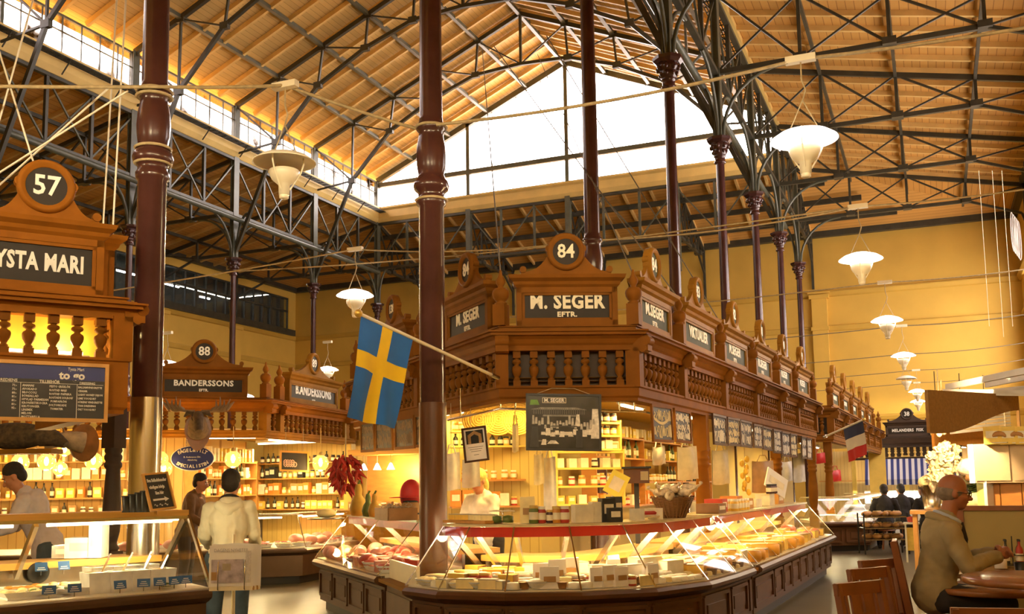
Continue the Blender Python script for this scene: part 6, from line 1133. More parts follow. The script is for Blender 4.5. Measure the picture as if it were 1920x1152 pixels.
# newspapers in a rack at the end of the salad counter
nz = on_d(436, 1060, 7.35); dv2 = hd(62); t = thing('newspaper_stand', 'slim pole stand holding the newspapers by the salad counter', 'stand', (nz.x, nz.y, FLOOR), rz=math.atan2(dv2.y, dv2.x)); b = MB(); b.tube([(.0, .05, 0), (0, .05, 1.1)], .014, 10); b.build('pole', 'cpost', t); b = MB(); b.lathe([(0, 0), (.16, 0), (.16, .015), (.03, .03)], 20, (0, .05, 0)); b.build('foot', 'steel', t); b = MB()
zb = nz.z - FLOOR
for x in (-.09, .1): b.tube([(x, .02, zb + .1), (x, -.07, zb + .02), (x, -.075, zb - .17), (x, .0, zb - .19)], .004, 6)
b.tube([(-.17, -.0, zb - .165), (.17, .0, zb - .165)], .005, 6); b.build('wire_holder', 'chrome', t)
for i in range(5):
    t = thing('newspaper', ['folded newspaper with a big picture in front of the rack', 'folded newspaper second in the rack', 'folded newspaper third in the rack', 'folded newspaper fourth in the rack', 'folded newspaper last in the rack'][i], 'newspaper', Vector((nz.x, nz.y, nz.z - .155)) + Vector((-dv2.y, dv2.x, 0)) * (.012 * i - .06 + .01), rz=math.atan2(dv2.y, dv2.x)); w, h = .315, .30 + .006 * (i % 2); b = MB(); nu = 8; vs = []
    for s in (-1, 1):
        for k in range(nu + 1):
            for j in (0, .5, 1): u = k / nu; vs.append(((u - .5) * w + .012 * i, s * .004 + .02 * (j - .3) * .6 + .006 * math.sin(5 * u + i) * j, j * h + .008 * math.sin(4 * u + 2 * i)))
    q = (nu + 1) * 3; fs = []
    for s in (0, 1):
        for k in range(nu):
            for j in (0, 1): a = s * q + k * 3 + j; f = (a, a + 1, a + 4, a + 3); fs.append(f if s else f[::-1])
    b.add(vs, fs, False); b.build('sheet', 'paper', t)
    b = MB(); b.box((0 + .012 * i, .0, -.01), (w * .98, .018, .03)); b.build('fold', 'kraft' if i % 2 else 'label', t)
    if i == 0:
        text('masthead', 'DAGENS NYHETER', .034, mat('masthead_grey', (.45, .43, .47), .6, 0, 0), (0, -.012, h * .88), (1, 0, 0), (0, .07, 1), t, sx=.85, ext=.0005)
        def pic(x0, z0, x1, z1, m, k=0): b = MB(); b.add([(x, -.0125 - .0006 * k + .04 * (z / h - .3) * .0 - .0 * z, z) for x, z in ((x0, z0), (x1, z0), (x1, z1), (x0, z1))] + [(x, -.0118, z) for x, z in ((x0, z0), (x1, z0), (x1, z1), (x0, z1))], [(0, 1, 2, 3), (7, 6, 5, 4), (0, 4, 5, 1), (1, 5, 6, 2), (2, 6, 7, 3), (3, 7, 4, 0)]); b.build('front_picture', m, t)
        pic(-.14, .03, .09, .2, mat('news_photo', (.46, .40, .46), .6, 0, .4, 18)); pic(-.06, .12, .0, .17, 'rind_grey', 1); pic(-.14, .05, -.1, .11, 'kraft', 1); pic(.105, .03, .145, .26, mat('news_column', (.66, .63, .62), .7, 0, .15, 60))
# ================================================================ seating aisle and the people
C('beige_board', (.52, .38, .22), .6, .05); C('brown_shirt', (.16, .08, .03), .85); C('chair_wood', (.20, .062, .02), .35, .2, 5); C('table_wood', (.30, .11, .03), .25, .2, 4); C('olive_board', (.30, .21, .06), .6, .08, 3); C('fabric_brown', (.30, .16, .05), .85, .12, 30, .1); C('fabric_orange', (.55, .24, .04), .8, .1, 30)
def b_chair():
    t = T0('chair'); b = MB(); b.box((0, 0, .445), (.42, .42, .03)); b.build('seat', 'chair_wood', t)
    for x in (-1, 1):
        b = MB(); b.bar((x * .19, -.19, 0), (x * .19, -.19, .44), .04); b.build('leg', 'chair_wood', t)
        b = MB(); b.bar((x * .19, .19, 0), (x * .19, .2, .46), .04, .045); b.build('leg', 'chair_wood', t); b = MB(); b.bar((x * .19, .2, .44), (x * .19, .29, 1.0), .045, .03, (1, 0, 0)); b.build('back_post', 'chair_wood', t)
        b = MB(); b.bar((x * .19, -.19, .2), (x * .19, .19, .2), .025); b.build('stretcher', 'chair_wood', t)
    P = lambda x, z: (x, .2 + .09 * (z - .44) / .56, z)
    b = MB(); b.bar(P(-.21, .965), P(.21, .965), .03, .075); b.build('top_rail', 'chair_wood', t); b = MB(); b.bar(P(-.19, .56), P(.19, .56), .025, .05); b.build('lower_rail', 'chair_wood', t)
    b = MB()
    for x, w in ((-.055, .075), (.055, .075)): b.bar(P(x, .57), P(x, .94), w, .016, (0, -1, .15))
    b.bar(P(0, .57), P(0, .82), .04, .016, (0, -1, .15)); b.build('splat', 'chair_wood', t)
    for x in (-.135, .135): b = MB(); b.bar(P(x, .57), P(x, .94), .018, .016, (0, -1, .15)); b.build('slat', 'chair_wood', t)
    for y in (-.19, .19): b = MB(); b.box((0, y, .4), (.36, .02, .06)); b.build('apron', 'chair_wood', t)
    return t
KIND['chair'] = 'chair'
def chair(px, py, z, head, label, top=1.08):
    """chair whose back top stands at the photo point; head = compass heading it faces"""
    p = on_z(px, py, .96); f = hd(head); put(b_chair, (), (p.x + f.x * .25, p.y + f.y * .25, FLOOR), math.atan2(-f.x, f.y) + math.pi, label, 'wooden chairs in the seating aisle', .88)
chair(1610, 1092, 4.85, 125, 'reddish wooden slat-back chair nearest the camera in the row of three'); chair(1628, 1066, 5.55, 125, 'reddish wooden slat-back chair in the middle of the row of three'); chair(1645, 1050, 6.25, 125, 'reddish wooden slat-back chair farthest in the row of three'); chair(1870, 1142, 3.7, -10, 'wooden chair back at the lower right corner of the picture')
def table(label, c, z, r):
    t = thing('round_table', label, 'table', (c.x, c.y, FLOOR), 'round wooden tables', kind=None); h = z - FLOOR; b = MB(); b.lathe([(0, h - .04), (r - .01, h - .04), (r, h - .03), (r, h - .006), (r - .008, h), (0, h)], 48); b.build('tabletop', 'table_wood', t)
    b = MB(); b.lathe([(.24, 0), (.24, .02), (.05, .05), (.04, .1), (.04, h - .06), (.1, h - .04)], 20); b.build('pedestal', 'black', t); return t
tA, tB, tC, tD = on_d(1958, 1082, 6.0), on_d(1862, 1100, 6.95), on_d(1862, 1070, 7.75), on_d(1925, 1041, 9.3)
table('glossy round table nearest at the right edge', tA, tA.z, .46); table('lower round table just beyond the glossy one', tB, tB.z, .41); table('round table holding the glasses before the seated man', tC, tC.z, .42); table('farther round table in front of the olive partition', tD, tD.z, .42)
# tableware
def on_t(px, py, z): p = on_z(px, py, z); return p
zt = tC.z
for i, (px, py) in enumerate(((1806, 1066), (1814, 1067), (1822, 1066), (1829, 1064))):
    p = on_z(px, py, zt); t = thing('drinking_glass', 'empty glass in the row before the seated man, %s of four' % ords(i), 'glass', p, 'glasses on the table'); b = MB(); b.lathe([(.0, .004), (.024, .004), (.028, .0), (.034, .12), (.032, .12), (.026, .012), (0, .01)], 18); b.build('tumbler', 'glass', t); b = MB(); b.lathe([(.033, .085), (.0345, .1), (.0345, .118)], 18); b.build('rim_band', mat('greenish_rim_%d' % i, (.35, .42, .30), .2, 0, 0), t)
p = on_z(1877, 1068, zt); t = thing('sugar_jar', 'glass jug of sugar on the table by the seated man', 'jar', p); b = MB(); b.lathe([(.045, 0), (.052, .01), (.05, .09), (.04, .13), (.042, .15)], 20); b.build('jug', 'glass', t); b = MB(); b.lathe([(0, .005), (.046, .008), (.045, .09), (0, .1)], 18); b.build('sugar', 'paper', t); b = MB(); b.lathe([(.042, .145), (.046, .16), (0, .165)], 18); b.build('lid', 'chrome', t)
p = on_z(1900, 1062, zt); t = thing('condiment_caddy', 'dark wire caddy of bottles and napkins at the right edge', 'caddy', p); b = MB()
for z in (.01, .09): b.tube([(-.09, -.07, z), (.09, -.07, z), (.09, .07, z), (-.09, .07, z), (-.09, -.07, z)], .004, 6)
for x in (-.09, .09):
    for y in (-.07, .07): b.tube([(x, y, 0), (x, y, .1)], .004, 6)
b.tube([(0, 0, .0), (0, 0, .24)], .005, 6); b.build('rack', 'black', t)
for i, (x, y, m) in enumerate(((-.05, -.03, 'bottle_dark'), (.05, -.03, 'jar_red'), (-.05, .035, 'jar_amber'), (.05, .035, 'bottle_dark'))): put(b_bottle, (m, .2, .028), (p.x + x, p.y + y, p.z + .012), 0, 'small %s bottle in the wire caddy, %s' % (['black', 'red', 'amber', 'black'][i], ['front one', 'single red one', 'single amber one', 'rear one'][i]))
for i, (px, py) in enumerate(((1845, 1062), (1862, 1060))): p = on_z(px, py, zt); t = thing('napkin_box', 'little cream paper box beside the sugar jug, %s' % ords(i), 'box', p); b = MB(); b.box((0, 0, .035), (.08, .07, .07)); b.build('box', 'cheese_pale', t); b = MB(); b.box((0, 0, .075), (.05, .04, .012)); b.build('napkin', 'paper', t)
p = on_z(1790, 1076, zt + .002); t = thing('paper_sheet', 'sheet of paper lying on the table before the seated man', 'paper', p, rz=.3); b = MB(); b.box((0, 0, .002), (.22, .15, .003)); b.build('sheet', 'paper', t)
# partition and kitchen block at the right
def board(name, label, cat, px0, px1, py0, py1, z0, z1, m, th=.05):
    a, c = on_d(px0, py1, z0), on_d(px1, py1, z1); top = on_d(px0, py0, z0).z; d = (c - a); d.z = 0; L = d.length; mid = (a + c) / 2; t = thing(name, label, cat, (mid.x, mid.y, a.z), rz=math.atan2(d.y, d.x)); b = MB(); b.box((0, 0, (top - a.z) / 2), (L, th, top - a.z)); b.build('board', m, t); return t, L, top - a.z
t, L, h = board('partition', 'olive partition with a brown top rail behind the seated man', 'partition', 1812, 2000, 958, 1140, 8.6, 8.2, 'olive_board'); b = MB(); b.box((0, 0, h + .02), (L + .04, .09, .04)); b.build('top_rail', 'chair_wood', t); b = MB(); b.box((-L / 2, 0, h / 2), (.06, .08, h)); b.build('end_post', 'chair_wood', t)
t, L, h = board('white_cabinet', 'white cabinet block under the croissant cartons', 'cabinet', 1846, 1990, 834, 906, 11.6, 11.0, 'beige_board', .5)
for k in range(2): b = MB(); b.box((-L / 2 + L * (.25 + .5 * k), -.258, h / 2), (L * .46, .015, h - .05)); b.build('door', 'beige_board', t)
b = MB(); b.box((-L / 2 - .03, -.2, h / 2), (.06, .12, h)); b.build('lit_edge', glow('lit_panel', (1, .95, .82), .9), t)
t, L, h = board('wood_cupboard', 'warm brown veneer cupboard below the white cabinet', 'cupboard', 1866, 1990, 906, 1100, 11.55, 11.0, 'plank', .45)
for k in range(3): b = MB(); b.box((-L / 2 + L * (.17 + .33 * k), -.235, h / 2), (L * .31, .02, h - .02)); b.build('door', 'orange', t)
t, L, h = board('glass_pillar', 'tall narrow greenish lit glass showcase beside the veneer cupboard', 'pillar', 1848, 1866, 886, 1090, 11.4, 11.3, mat('green_glass_core', (.5, .5, .18), .2, 0, .2, 4), .1); b = MB(); b.box((L / 2 + .02, -.03, h / 2), (.04, .14, h)); b.build('white_post', 'white', t)  # slim greenish glass pillar with a white post at its edge
for k in range(3):
    p = on_d(1862 + 30 * k, 834, 11.25 - .1 * k); put(b_box, ('box_yellow', .17, .16, .2), (p.x, p.y, p.z), -.15, 'yellow carton with a croissant picture on the white cabinet, %s along' % ords(k)); b = MB(); b.ell((p.x - .02, p.y - .09, p.z + .1), (.05, .01, .028), n=10, m=6); l = PR[('b_box', ('box_yellow', .17, .16, .2))]
for k in range(2):
    p = on_d(1873 + 33 * k, 817, 11.15 - .1 * k); t = thing('croissant', 'croissant tray leaning against the yellow cartons, %s' % ords(k), 'pastry', (p.x, p.y, p.z - .08), rz=-.4); b = MB(); b.tube([(.07 * math.cos(a), 0, .05 + .05 * math.sin(a)) for a in [math.pi * (.05 + .9 * i / 8) for i in range(9)]], [.008, .018, .026, .03, .032, .03, .026, .018, .008], 10); b.build('pastry', 'bread', t); b = MB(); b.box((0, .02, .0), (.17, .07, .01)); b.build('tray', 'label', t)
# brown fabric canopies and white slat roof over the kitchen
t = thing('fabric_valance', 'large brown fabric valance with a curved lower edge hanging at the right', 'valance', on_d(1738, 812, 10.8)); o, e = on_d(1738, 812, 10.8), on_d(1906, 782, 11.9); d = (e - o); d.z = 0; L = d.length; tz = on_d(1738, 731, 10.8).z - o.z; tr = on_d(1906, 741, 11.9).z - o.z
pts = [(L * u, (on_d(1738 + 168 * u, 812 - 42 * (3 * u * u - 2 * u ** 3) + 10 * math.sin(math.pi * u) * (1 - u), 10.8 + 1.1 * u).z - o.z)) for u in [i / 16 for i in range(17)]] + [(L, tr), (0, tz)]
b = MB(); b.prism(pts, (0, 0, 0), d, (0, 0, 1), .04); b.build('front_panel', 'fabric_brown', t)
n = Vector((-d.y, d.x, 0)).normalized(); b = MB(); b.prism([(0, tr - .42), (.3, tr - .5), (.5, tr - .35), (.3, tr - .08), (0, tr)], (d.x, d.y, 0), (d.normalized() + n * .5), (0, 0, 1), .03); b.build('end_flap', 'fabric_brown', t)
t = thing('fabric_valance', 'inner orange fabric valance glowing behind the brown one', 'valance', on_d(1748, 842, 12.6)); o, e = on_d(1748, 842, 12.6), on_d(1862, 832, 13.3); d = e - o; d.z = 0; L = d.length; h = on_d(1748, 806, 12.6).z - o.z; b = MB(); b.prism([(L * u, .06 * math.sin(5 * u)) for u in [i / 10 for i in range(11)]] + [(L, h), (0, h)], (0, 0, 0), d, (0, 0, 1), .04); b.build('front_panel', 'fabric_orange', t)
b = MB(); b.tube([(0, 0, h), (d.x, d.y, h)], .015, 8); b.build('rail', 'cpost', t)
for u in (.1, .5, .9): b = MB(); b.tube([(d.x * u, d.y * u, h), (d.x * u, d.y * u, h + .75)], .006, 5); b.build('cord', 'cable_dk', t)
for i, (a, c) in enumerate((((1776, 726, 12.5), (1960, 688, 10)), ((1850, 722, 13), (1960, 700, 10.5)), ((1770, 735, 12.4), (1960, 738, 11)), ((1790, 742, 12.6), (1960, 726, 11.2)))):
    b = MB(); b.bar(on_d(*a), on_d(*c), .05, .07); tag(b.build('kitchen_joist', 'white'), 'white beam over the kitchen at the right, %s from the top' % ords(i), 'beam', 'white kitchen beams')
t = thing('slat_blind', 'white slat blind showing below the brown valance', 'blind', on_d(1800, 812, 12.2)); b = MB(); o, e = on_d(1782, 812, 12.2), on_d(1895, 800, 12.8)
for k in range(5): b.bar(o - Vector(t.location) + Vector((0, 0, .045 * k)), e - Vector(t.location) + Vector((0, 0, .045 * k)), .012, .034)
b.build('slat', 'white', t)
for k in range(2): b = MB(); b.bar(o.lerp(e, .1 + .8 * k) - Vector(t.location), o.lerp(e, .1 + .8 * k) - Vector(t.location) + Vector((0, 0, .2)), .02, .02); b.build('tape', 'cream', t)
# lit display of wrapped bouquets and a garland of garlic
M['petal'] = mat('pale_papery_bloom', (.82, .66, .36), .5, 0, .25, 18, .5)
for i, (px, py, r_) in enumerate(((1750, 860, .11), (1765, 848, .12), (1782, 858, .12), (1757, 880, .12), (1775, 878, .14), (1795, 870, .1), (1748, 900, .11), (1766, 900, .12), (1772, 838, .09), (1790, 845, .09))):
    p = on_d(px, py, 11.8 - .05 * (i % 3)); t = thing('paper_bouquet', 'bright wrapped bouquet in the lit heap by the seated man, %s counted' % ords(i), 'bouquet', p, 'wrapped bouquets', rz=i * 1.3); b = MB(); gg = random.Random(i)
    for k in range(8):
        a, el = k * 2.4, gg.uniform(-.5, 1.0); nv = Vector((math.cos(a) * math.cos(el), math.sin(a) * math.cos(el), math.sin(el))); q = nv * r_ * .45; rq = Vector((0, 0, 1)).rotation_difference(nv).to_matrix()
        for f_ in (1., .62):
            vs = []; fs = []; n_ = 20; ph = gg.uniform(0, 6)
            for ri, (rr_, zz_) in enumerate(((.08, -.12), (.4, .02), (.72, .2), (.9, .22))):
                for m_ in range(n_):
                    th = 2 * math.pi * m_ / n_; w_ = (ri / 3) * .16 * math.sin(5 * th + ph); vs.append(q + rq @ (Vector((math.cos(th) * rr_ * (1 + w_), math.sin(th) * rr_ * (1 + w_), zz_ / f_ + w_ * .9)) * r_ * .62 * f_))
            for ri in range(3):
                for m_ in range(n_): fs.append((ri * n_ + m_, ri * n_ + (m_ + 1) % n_, (ri + 1) * n_ + (m_ + 1) % n_, (ri + 1) * n_ + m_))
            b.add(vs, fs, True)
    b.build('bloom', 'petal', t); b = MB(); b.lathe([(.01, -r_ * 1.4), (r_ * .6, -r_ * .2), (r_ * .7, 0), (r_ * .5, -.1 * r_), (0.005, -r_ * 1.3)], 10); b.build('wrap', 'film', t)
t = thing_at('garlic_garland', 'bright garland of garlic hanging above the bouquets', 'garland', on_d(1766, 800, 11.7)); top = on_d(1766, 745, 11.7); b = MB(); b.tube([top + Vector((0, 0, .2)), on_d(1766, 815, 11.7)], .01, 6); b.build('string', 'cable', t)
for k in range(16): p = on_d(1766 + 6 * math.sin(2.4 * k), 748 + 4.4 * k, 11.7 + .05 * math.cos(2.4 * k)); b = MB(); b.lathe([(0, -.04), (.03, -.03), (.034, -.005), (.015, .025), (.005, .045)], 10, p, (math.sin(2.4 * k), math.cos(2.4 * k), .6)); b.build('bulb', 'petal', t)
t = thing_at('display_spot', 'small spot lamp shining on the bouquets', 'lamp', on_d(1762, 775, 11.4)); p = on_d(1762, 775, 11.4); b = MB(); b.lathe([(.02, .1), (.05, .0), (.045, 0), (.015, .09)], 14, p); b.build('shade', 'lid_gold', t); b = MB(); b.ell(p + Vector((0, 0, .02)), (.03, .03, .03), n=10, m=8); b.build('bulb', 'bulb', t); b = MB(); b.tube([p + Vector((0, 0, .1)), p + Vector((0, 0, .5))], .006, 6); b.build('cord', 'cable_dk', t); point('spot_light', p - Vector((0, 0, .06)) + (Vector((0, 0, EYE)) - p).normalized() * .25, 90, (1, .72, .36), .04)
for px, py, r_, m, lab in ((1822, 878, .14, 'film', 'wrapped gift basket beside the lit bouquets'), (1832, 942, .13, 'cheese_pale', 'round pale gourd shaped cheese behind the seated man')):
    p = on_d(px, py, 11.6); t = thing('wrapped_basket', lab, 'basket', p); b = MB(); b.ell((0, 0, 0), (r_ * 1.15, r_, r_ * .85)); b.build('wrap', m, t); b = MB(); b.lathe([(r_ * .5, -r_ * 1.05), (r_ * .8, -r_ * .5), (r_ * .4, -r_ * .6)], 16); b.build('base', 'wicker', t)
p = on_d(1828, 912, 11.7); t = thing('leafy_plant', 'small leafy green plant under the wrapped gift basket', 'plant', p); b = MB()
for k in range(46): a = k * 2.4; q = Vector((.12 * math.cos(a) * (k % 5) / 5, .1 * math.sin(a) * (k % 4) / 4, -.1 + .22 * (k / 46))); b.ell(q, (.035, .02, .008), a, 7, 5)
b.build('foliage', 'leaf', t); b = MB(); b.lathe([(.05, -.18), (.07, -.08), (0, -.08)], 14); b.build('pot', 'wicker', t)
p = on_d(1800, 960, 11.9); t = thing('display_table', 'low table under the lit bouquets behind the seated man', 'table', (p.x, p.y, FLOOR)); b = MB(); b.box((0, 0, p.z - FLOOR), (1.1, .6, .04)); b.build('tabletop', 'wood_tray', t)
for x in (-.5, .5):
    for y in (-.25, .25): b = MB(); b.box((x, y, (p.z - FLOOR) / 2), (.05, .05, p.z - FLOOR)); b.build('leg', 'wood_tray', t)
for i, (dx, s) in enumerate(((-.3, 1), (.1, 1.2))): t = thing('flower_bucket', 'tall bucket holding the bouquets, %s on the low table' % ords(i), 'bucket', (p.x + dx, p.y, p.z + .02)); b = MB(); b.lathe([(.09, 0), (.13 * s, .3), (.12 * s, .3), (.08, .02)], 18); b.build('bucket', 'steel', t); b = MB(); b.ell((0, 0, .33), (.15, .13, .1)); b.build('filling', 'petal', t)
# striped awning of the fish stall, bread rack before it
M['awning'] = stripes('blue_white_awning', (.62, .62, .68), (.03, .045, .20), 0, .185, .5, .8, 0, .03)
for a, c, lab in ((1637, 1745, 'wide blue and white striped awning of the far fish stall'), (1750, 1800, 'second striped awning half hidden by the lit bouquets'), (1622, 1633, 'narrow end of the striped awning left of the lit sign lamp')):
    p, q = on_y(a, 862, MY - .12), on_y(c, 862, MY - .12); dz = on_y(a, 862, MY - .12).z - on_y(a, 900, MY - .7).z; t = thing('awning', lab, 'awning', p); L = (q - p).length; b = MB(); b.prism([(0, 0), (.62, -dz), (.62, -dz - .03), (0, -.03)], (0, 0, 0), (0, -1, 0), (0, 0, 1), L) if 0 else None
    b.add([(0, 0, 0), (L, 0, 0), (L, -.6, -dz), (0, -.6, -dz), (0, 0, -.02), (L, 0, -.02), (L, -.6, -dz - .02), (0, -.6, -dz - .02)], [(0, 1, 2, 3), (7, 6, 5, 4), (0, 4, 5, 1), (1, 5, 6, 2), (2, 6, 7, 3), (3, 7, 4, 0)]); b.build('cloth', 'awning', t); b = MB(); b.box((L / 2, -.6, -dz - .1), (L, .012, .16)); b.build('valance', 'awning', t)
p = on_y(1646, 862, MY - .3); t = thing_at('sign_lamp', 'small bright lamp at the gap in the striped awning', 'lamp', p); b = MB(); b.ell(p + Vector((0, 0, -.1)), (.13, .1, .13)); b.build('bulb', 'bulb', t); b = MB(); b.tube([p, p + Vector((0, .2, .1))], .015, 6); b.build('arm', 'steel', t)
LK2 = [v2(on_y(1622, 940, MY - 1.4)), v2(on_y(1745, 940, MY - 1.4))]
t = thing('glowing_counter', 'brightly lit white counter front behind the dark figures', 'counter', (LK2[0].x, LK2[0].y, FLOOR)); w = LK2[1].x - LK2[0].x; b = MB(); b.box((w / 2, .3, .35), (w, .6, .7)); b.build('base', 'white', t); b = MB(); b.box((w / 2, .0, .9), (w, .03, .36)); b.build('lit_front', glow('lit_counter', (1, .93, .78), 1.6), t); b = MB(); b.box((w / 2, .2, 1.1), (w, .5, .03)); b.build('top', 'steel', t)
for i in range(14): p = on_y(1640 + 7 * i, 903, MY + 1.9); put(b_box, (('box_yellow', 'label', 'kraft')[i % 3], .16, .12, .22), (p.x, p.y - .3, 1.55), 0, 'carton on the back shelf of the far fish stall', 'far fish stall cartons')
b = MB(); b.box(((ML.x + MR.x) / 2, MY + 1.85, 1.52), (6, .4, .04)); tag(b.build('wall_shelf', 'wood_tray'), 'long back shelf of the far fish stall', 'shelf')
rp = on_d(1622, 1022, 19.5); d = hd(70); t = thing('bread_rack', 'dark metal rack of loaves before the far dark figures', 'rack', (rp.x, rp.y, FLOOR), rz=math.atan2(d.y, d.x)); sh = [.28, .5, .72]; 
for z in sh: b = MB(); b.box((.42, .2, z), (.84, .4, .02)); b.build('shelf_board', 'steel', t)
for x in (0, .84):
    for y in (0, .4): b = MB(); b.box((x, y, .4), (.025, .025, .8)); b.build('post', 'black', t)
for i in range(24):
    z = sh[i // 8]; k = i % 8; l = thing('bread_loaf', 'crusty loaf on the dark metal bread rack', 'bread', Vector((rp.x, rp.y, FLOOR + z + .01)) + Vector((d.x, d.y, 0)) * (.09 + .095 * k) + Vector((-d.y, d.x, 0)) * (.15 + .1 * (i % 2)), 'loaves on the bread rack', rz=.5 + i); b = MB(); b.ell((0, 0, .05), (.11, .06, .055), n=12, m=8); b.build('crust', 'bread' if i % 3 else 'rind_brown', l); b = MB(); b.tube([(-.05, 0, .102), (.05, .01, .102)], .006, 5); b.build('slash', 'cheese_pale', l)
p = on_d(1710, 1000, 17.5); t = thing('white_stand', 'small white stand with a red tub beside the bread rack', 'stand', (p.x, p.y, FLOOR)); b = MB()
for x in (-.1, .1): b.box((x, 0, .34), (.03, .03, .68))
b.box((0, 0, .68), (.26, .26, .03)); b.build('frame', 'white', t); b = MB(); b.box((0, .05, .4), (.2, .02, .4)); b.build('yellow_panel', 'box_yellow', t); b = MB(); b.lathe([(.06, .7), (.08, .78), (0, .8)], 14); b.build('red_tub', 'box_red', t)
# coiled ropes on the right wall
t = thing_at('rope_coil', 'white coiled ropes hanging on the far end of the right wall', 'rope', on_d(1903, 430, 30)); 
for k in range(5): c = on_d(1899 + 3 * k, 435 + 4 * k, 30); b = MB(); b.tube([c + Vector((.0, .06 * math.sin(a), .6 * math.cos(a))) + RGT * .06 * math.sin(a) for a in [2 * math.pi * i / 20 for i in range(21)]], .014, 6, False); b.build('coil', 'white', t)
# ---------------------------------------------------------------- people
M.update(skin=mat('skin', (.52, .22, .11), .5, 0, .12, 14), skin2=mat('skin_ruddy', (.31, .11, .05), .5, 0, .12, 14), jacket=mat('beige_jacket', (.30, .235, .125), .8, 0, .12, 6, .25), whitejkt=mat('white_jacket', (.74, .66, .46), .8, 0, .08, 5, .2), jeans=mat('blue_jeans', (.05, .075, .10), .85, 0, .25, 10), darkcloth=mat('dark_cloth', (.018, .014, .014), .85, 0, .2, 8), pinkshirt=mat('pale_pink_shirt', (.66, .58, .60), .8, 0, .1, 10, .2), shoe=mat('dark_shoe', (.02, .015, .012), .4, 0, .1), hair_d=mat('dark_hair', (.02, .014, .01), .7, 0, .3, 40, .3), hair_g=mat('grey_hair', (.20, .15, .11), .8, 0, .2, 40, .3), hair_b=mat('fair_hair', (.55, .42, .10), .7, 0, .2, 40, .3), bluecollar=mat('pale_blue_shirt', (.40, .46, .62), .7, 0, .05))
def blob(name, parts, m, par, vox=.012, smooth=3):
    b = MB()
    for q in parts:
        if q[0] == 'c':
            p, e, r1, r2 = Vector(q[1]), Vector(q[2]), q[3], q[4]; b.tube([p, p.lerp(e, .5), e], [r1, (r1 + r2) / 2, r2], 12); b.ell(p, (r1,) * 3, n=12, m=8); b.ell(e, (r2,) * 3, n=12, m=8)
        else: b.ell(q[1], q[2], n=16, m=12, rot=q[3] if len(q) > 3 else None)
    o = b.build(name, m, par); md = o.modifiers.new('fuse', 'REMESH'); md.mode = 'VOXEL'; md.voxel_size = vox; md.use_smooth_shade = True; s = o.modifiers.new('soft', 'SMOOTH'); s.factor = .5; s.iterations = smooth; return o
def head_parts(c, yaw, pitch=0., s=1.):
    m = Matrix.Rotation(yaw, 3, 'Z') @ Matrix.Rotation(pitch, 3, 'Y'); c = Vector(c); P = lambda *v: c + m @ (Vector(v) * s); E = lambda v, r: ('e', P(*v), tuple(x * s for x in r), m)
    out = [E((-.012, 0, .03), (.098, .078, .095)), E((.022, 0, -.03), (.075, .066, .09)), E((.05, 0, -.085), (.042, .045, .035)), E((.075, 0, .005), (.022, .055, .016)), E((-.005, .078, -.015), (.022, .010, .032)), E((-.005, -.078, -.015), (.022, .010, .032)), E((.087, 0, -.068), (.012, .026, .008)), E((.088, 0, -.055), (.012, .028, .007)), E((.06, .035, -.03), (.03, .025, .025)), E((.06, -.035, -.03), (.03, .025, .025)),
           ('c', P(.092, 0, .0), P(.118, 0, -.035), .010 * s, .016 * s), E((.105, .013, -.04), (.012, .01, .009)), E((.105, -.013, -.04), (.012, .01, .009))]
    return out, P, m
def hand_parts(w, d, pn, s=1., curl=1., thumb=1):
    """wrist w, pointing d, palm facing pn"""
    w, d, pn = Vector(w), Vector(d).normalized(), Vector(pn); pn = (pn - d * pn.dot(d)).normalized(); a = d.cross(pn); m = Matrix((d, a, pn)).transposed(); out = [('e', w + d * .05 * s, (.052 * s, .042 * s, .02 * s), m), ('c', w - d * .01, w + d * .03 * s, .027 * s, .03 * s)]
    for k, (o, l) in enumerate(((-.031, .072), (-.011, .082), (.011, .077), (.03, .062))):
        p = w + d * .088 * s + a * o * s; dd = d.copy()
        for j, f in enumerate((.45, .32, .23)):
            ang = curl * (.35, .65, .6)[j]; dd = (dd * math.cos(ang) + pn * math.sin(ang)).normalized(); q = p + dd * l * f * s * 1.05; out.append(('c', p, q, .0095 * s, .0085 * s)); p = q
    p = w + d * .03 * s - a * .035 * s * thumb; q = p + (d * .6 - a * .6 * thumb + pn * .4).normalized() * .04 * s; r = q + (d * .9 + pn * .5).normalized() * .032 * s; out += [('c', p, q, .013 * s, .011 * s), ('c', q, r, .011 * s, .009 * s)]; return out
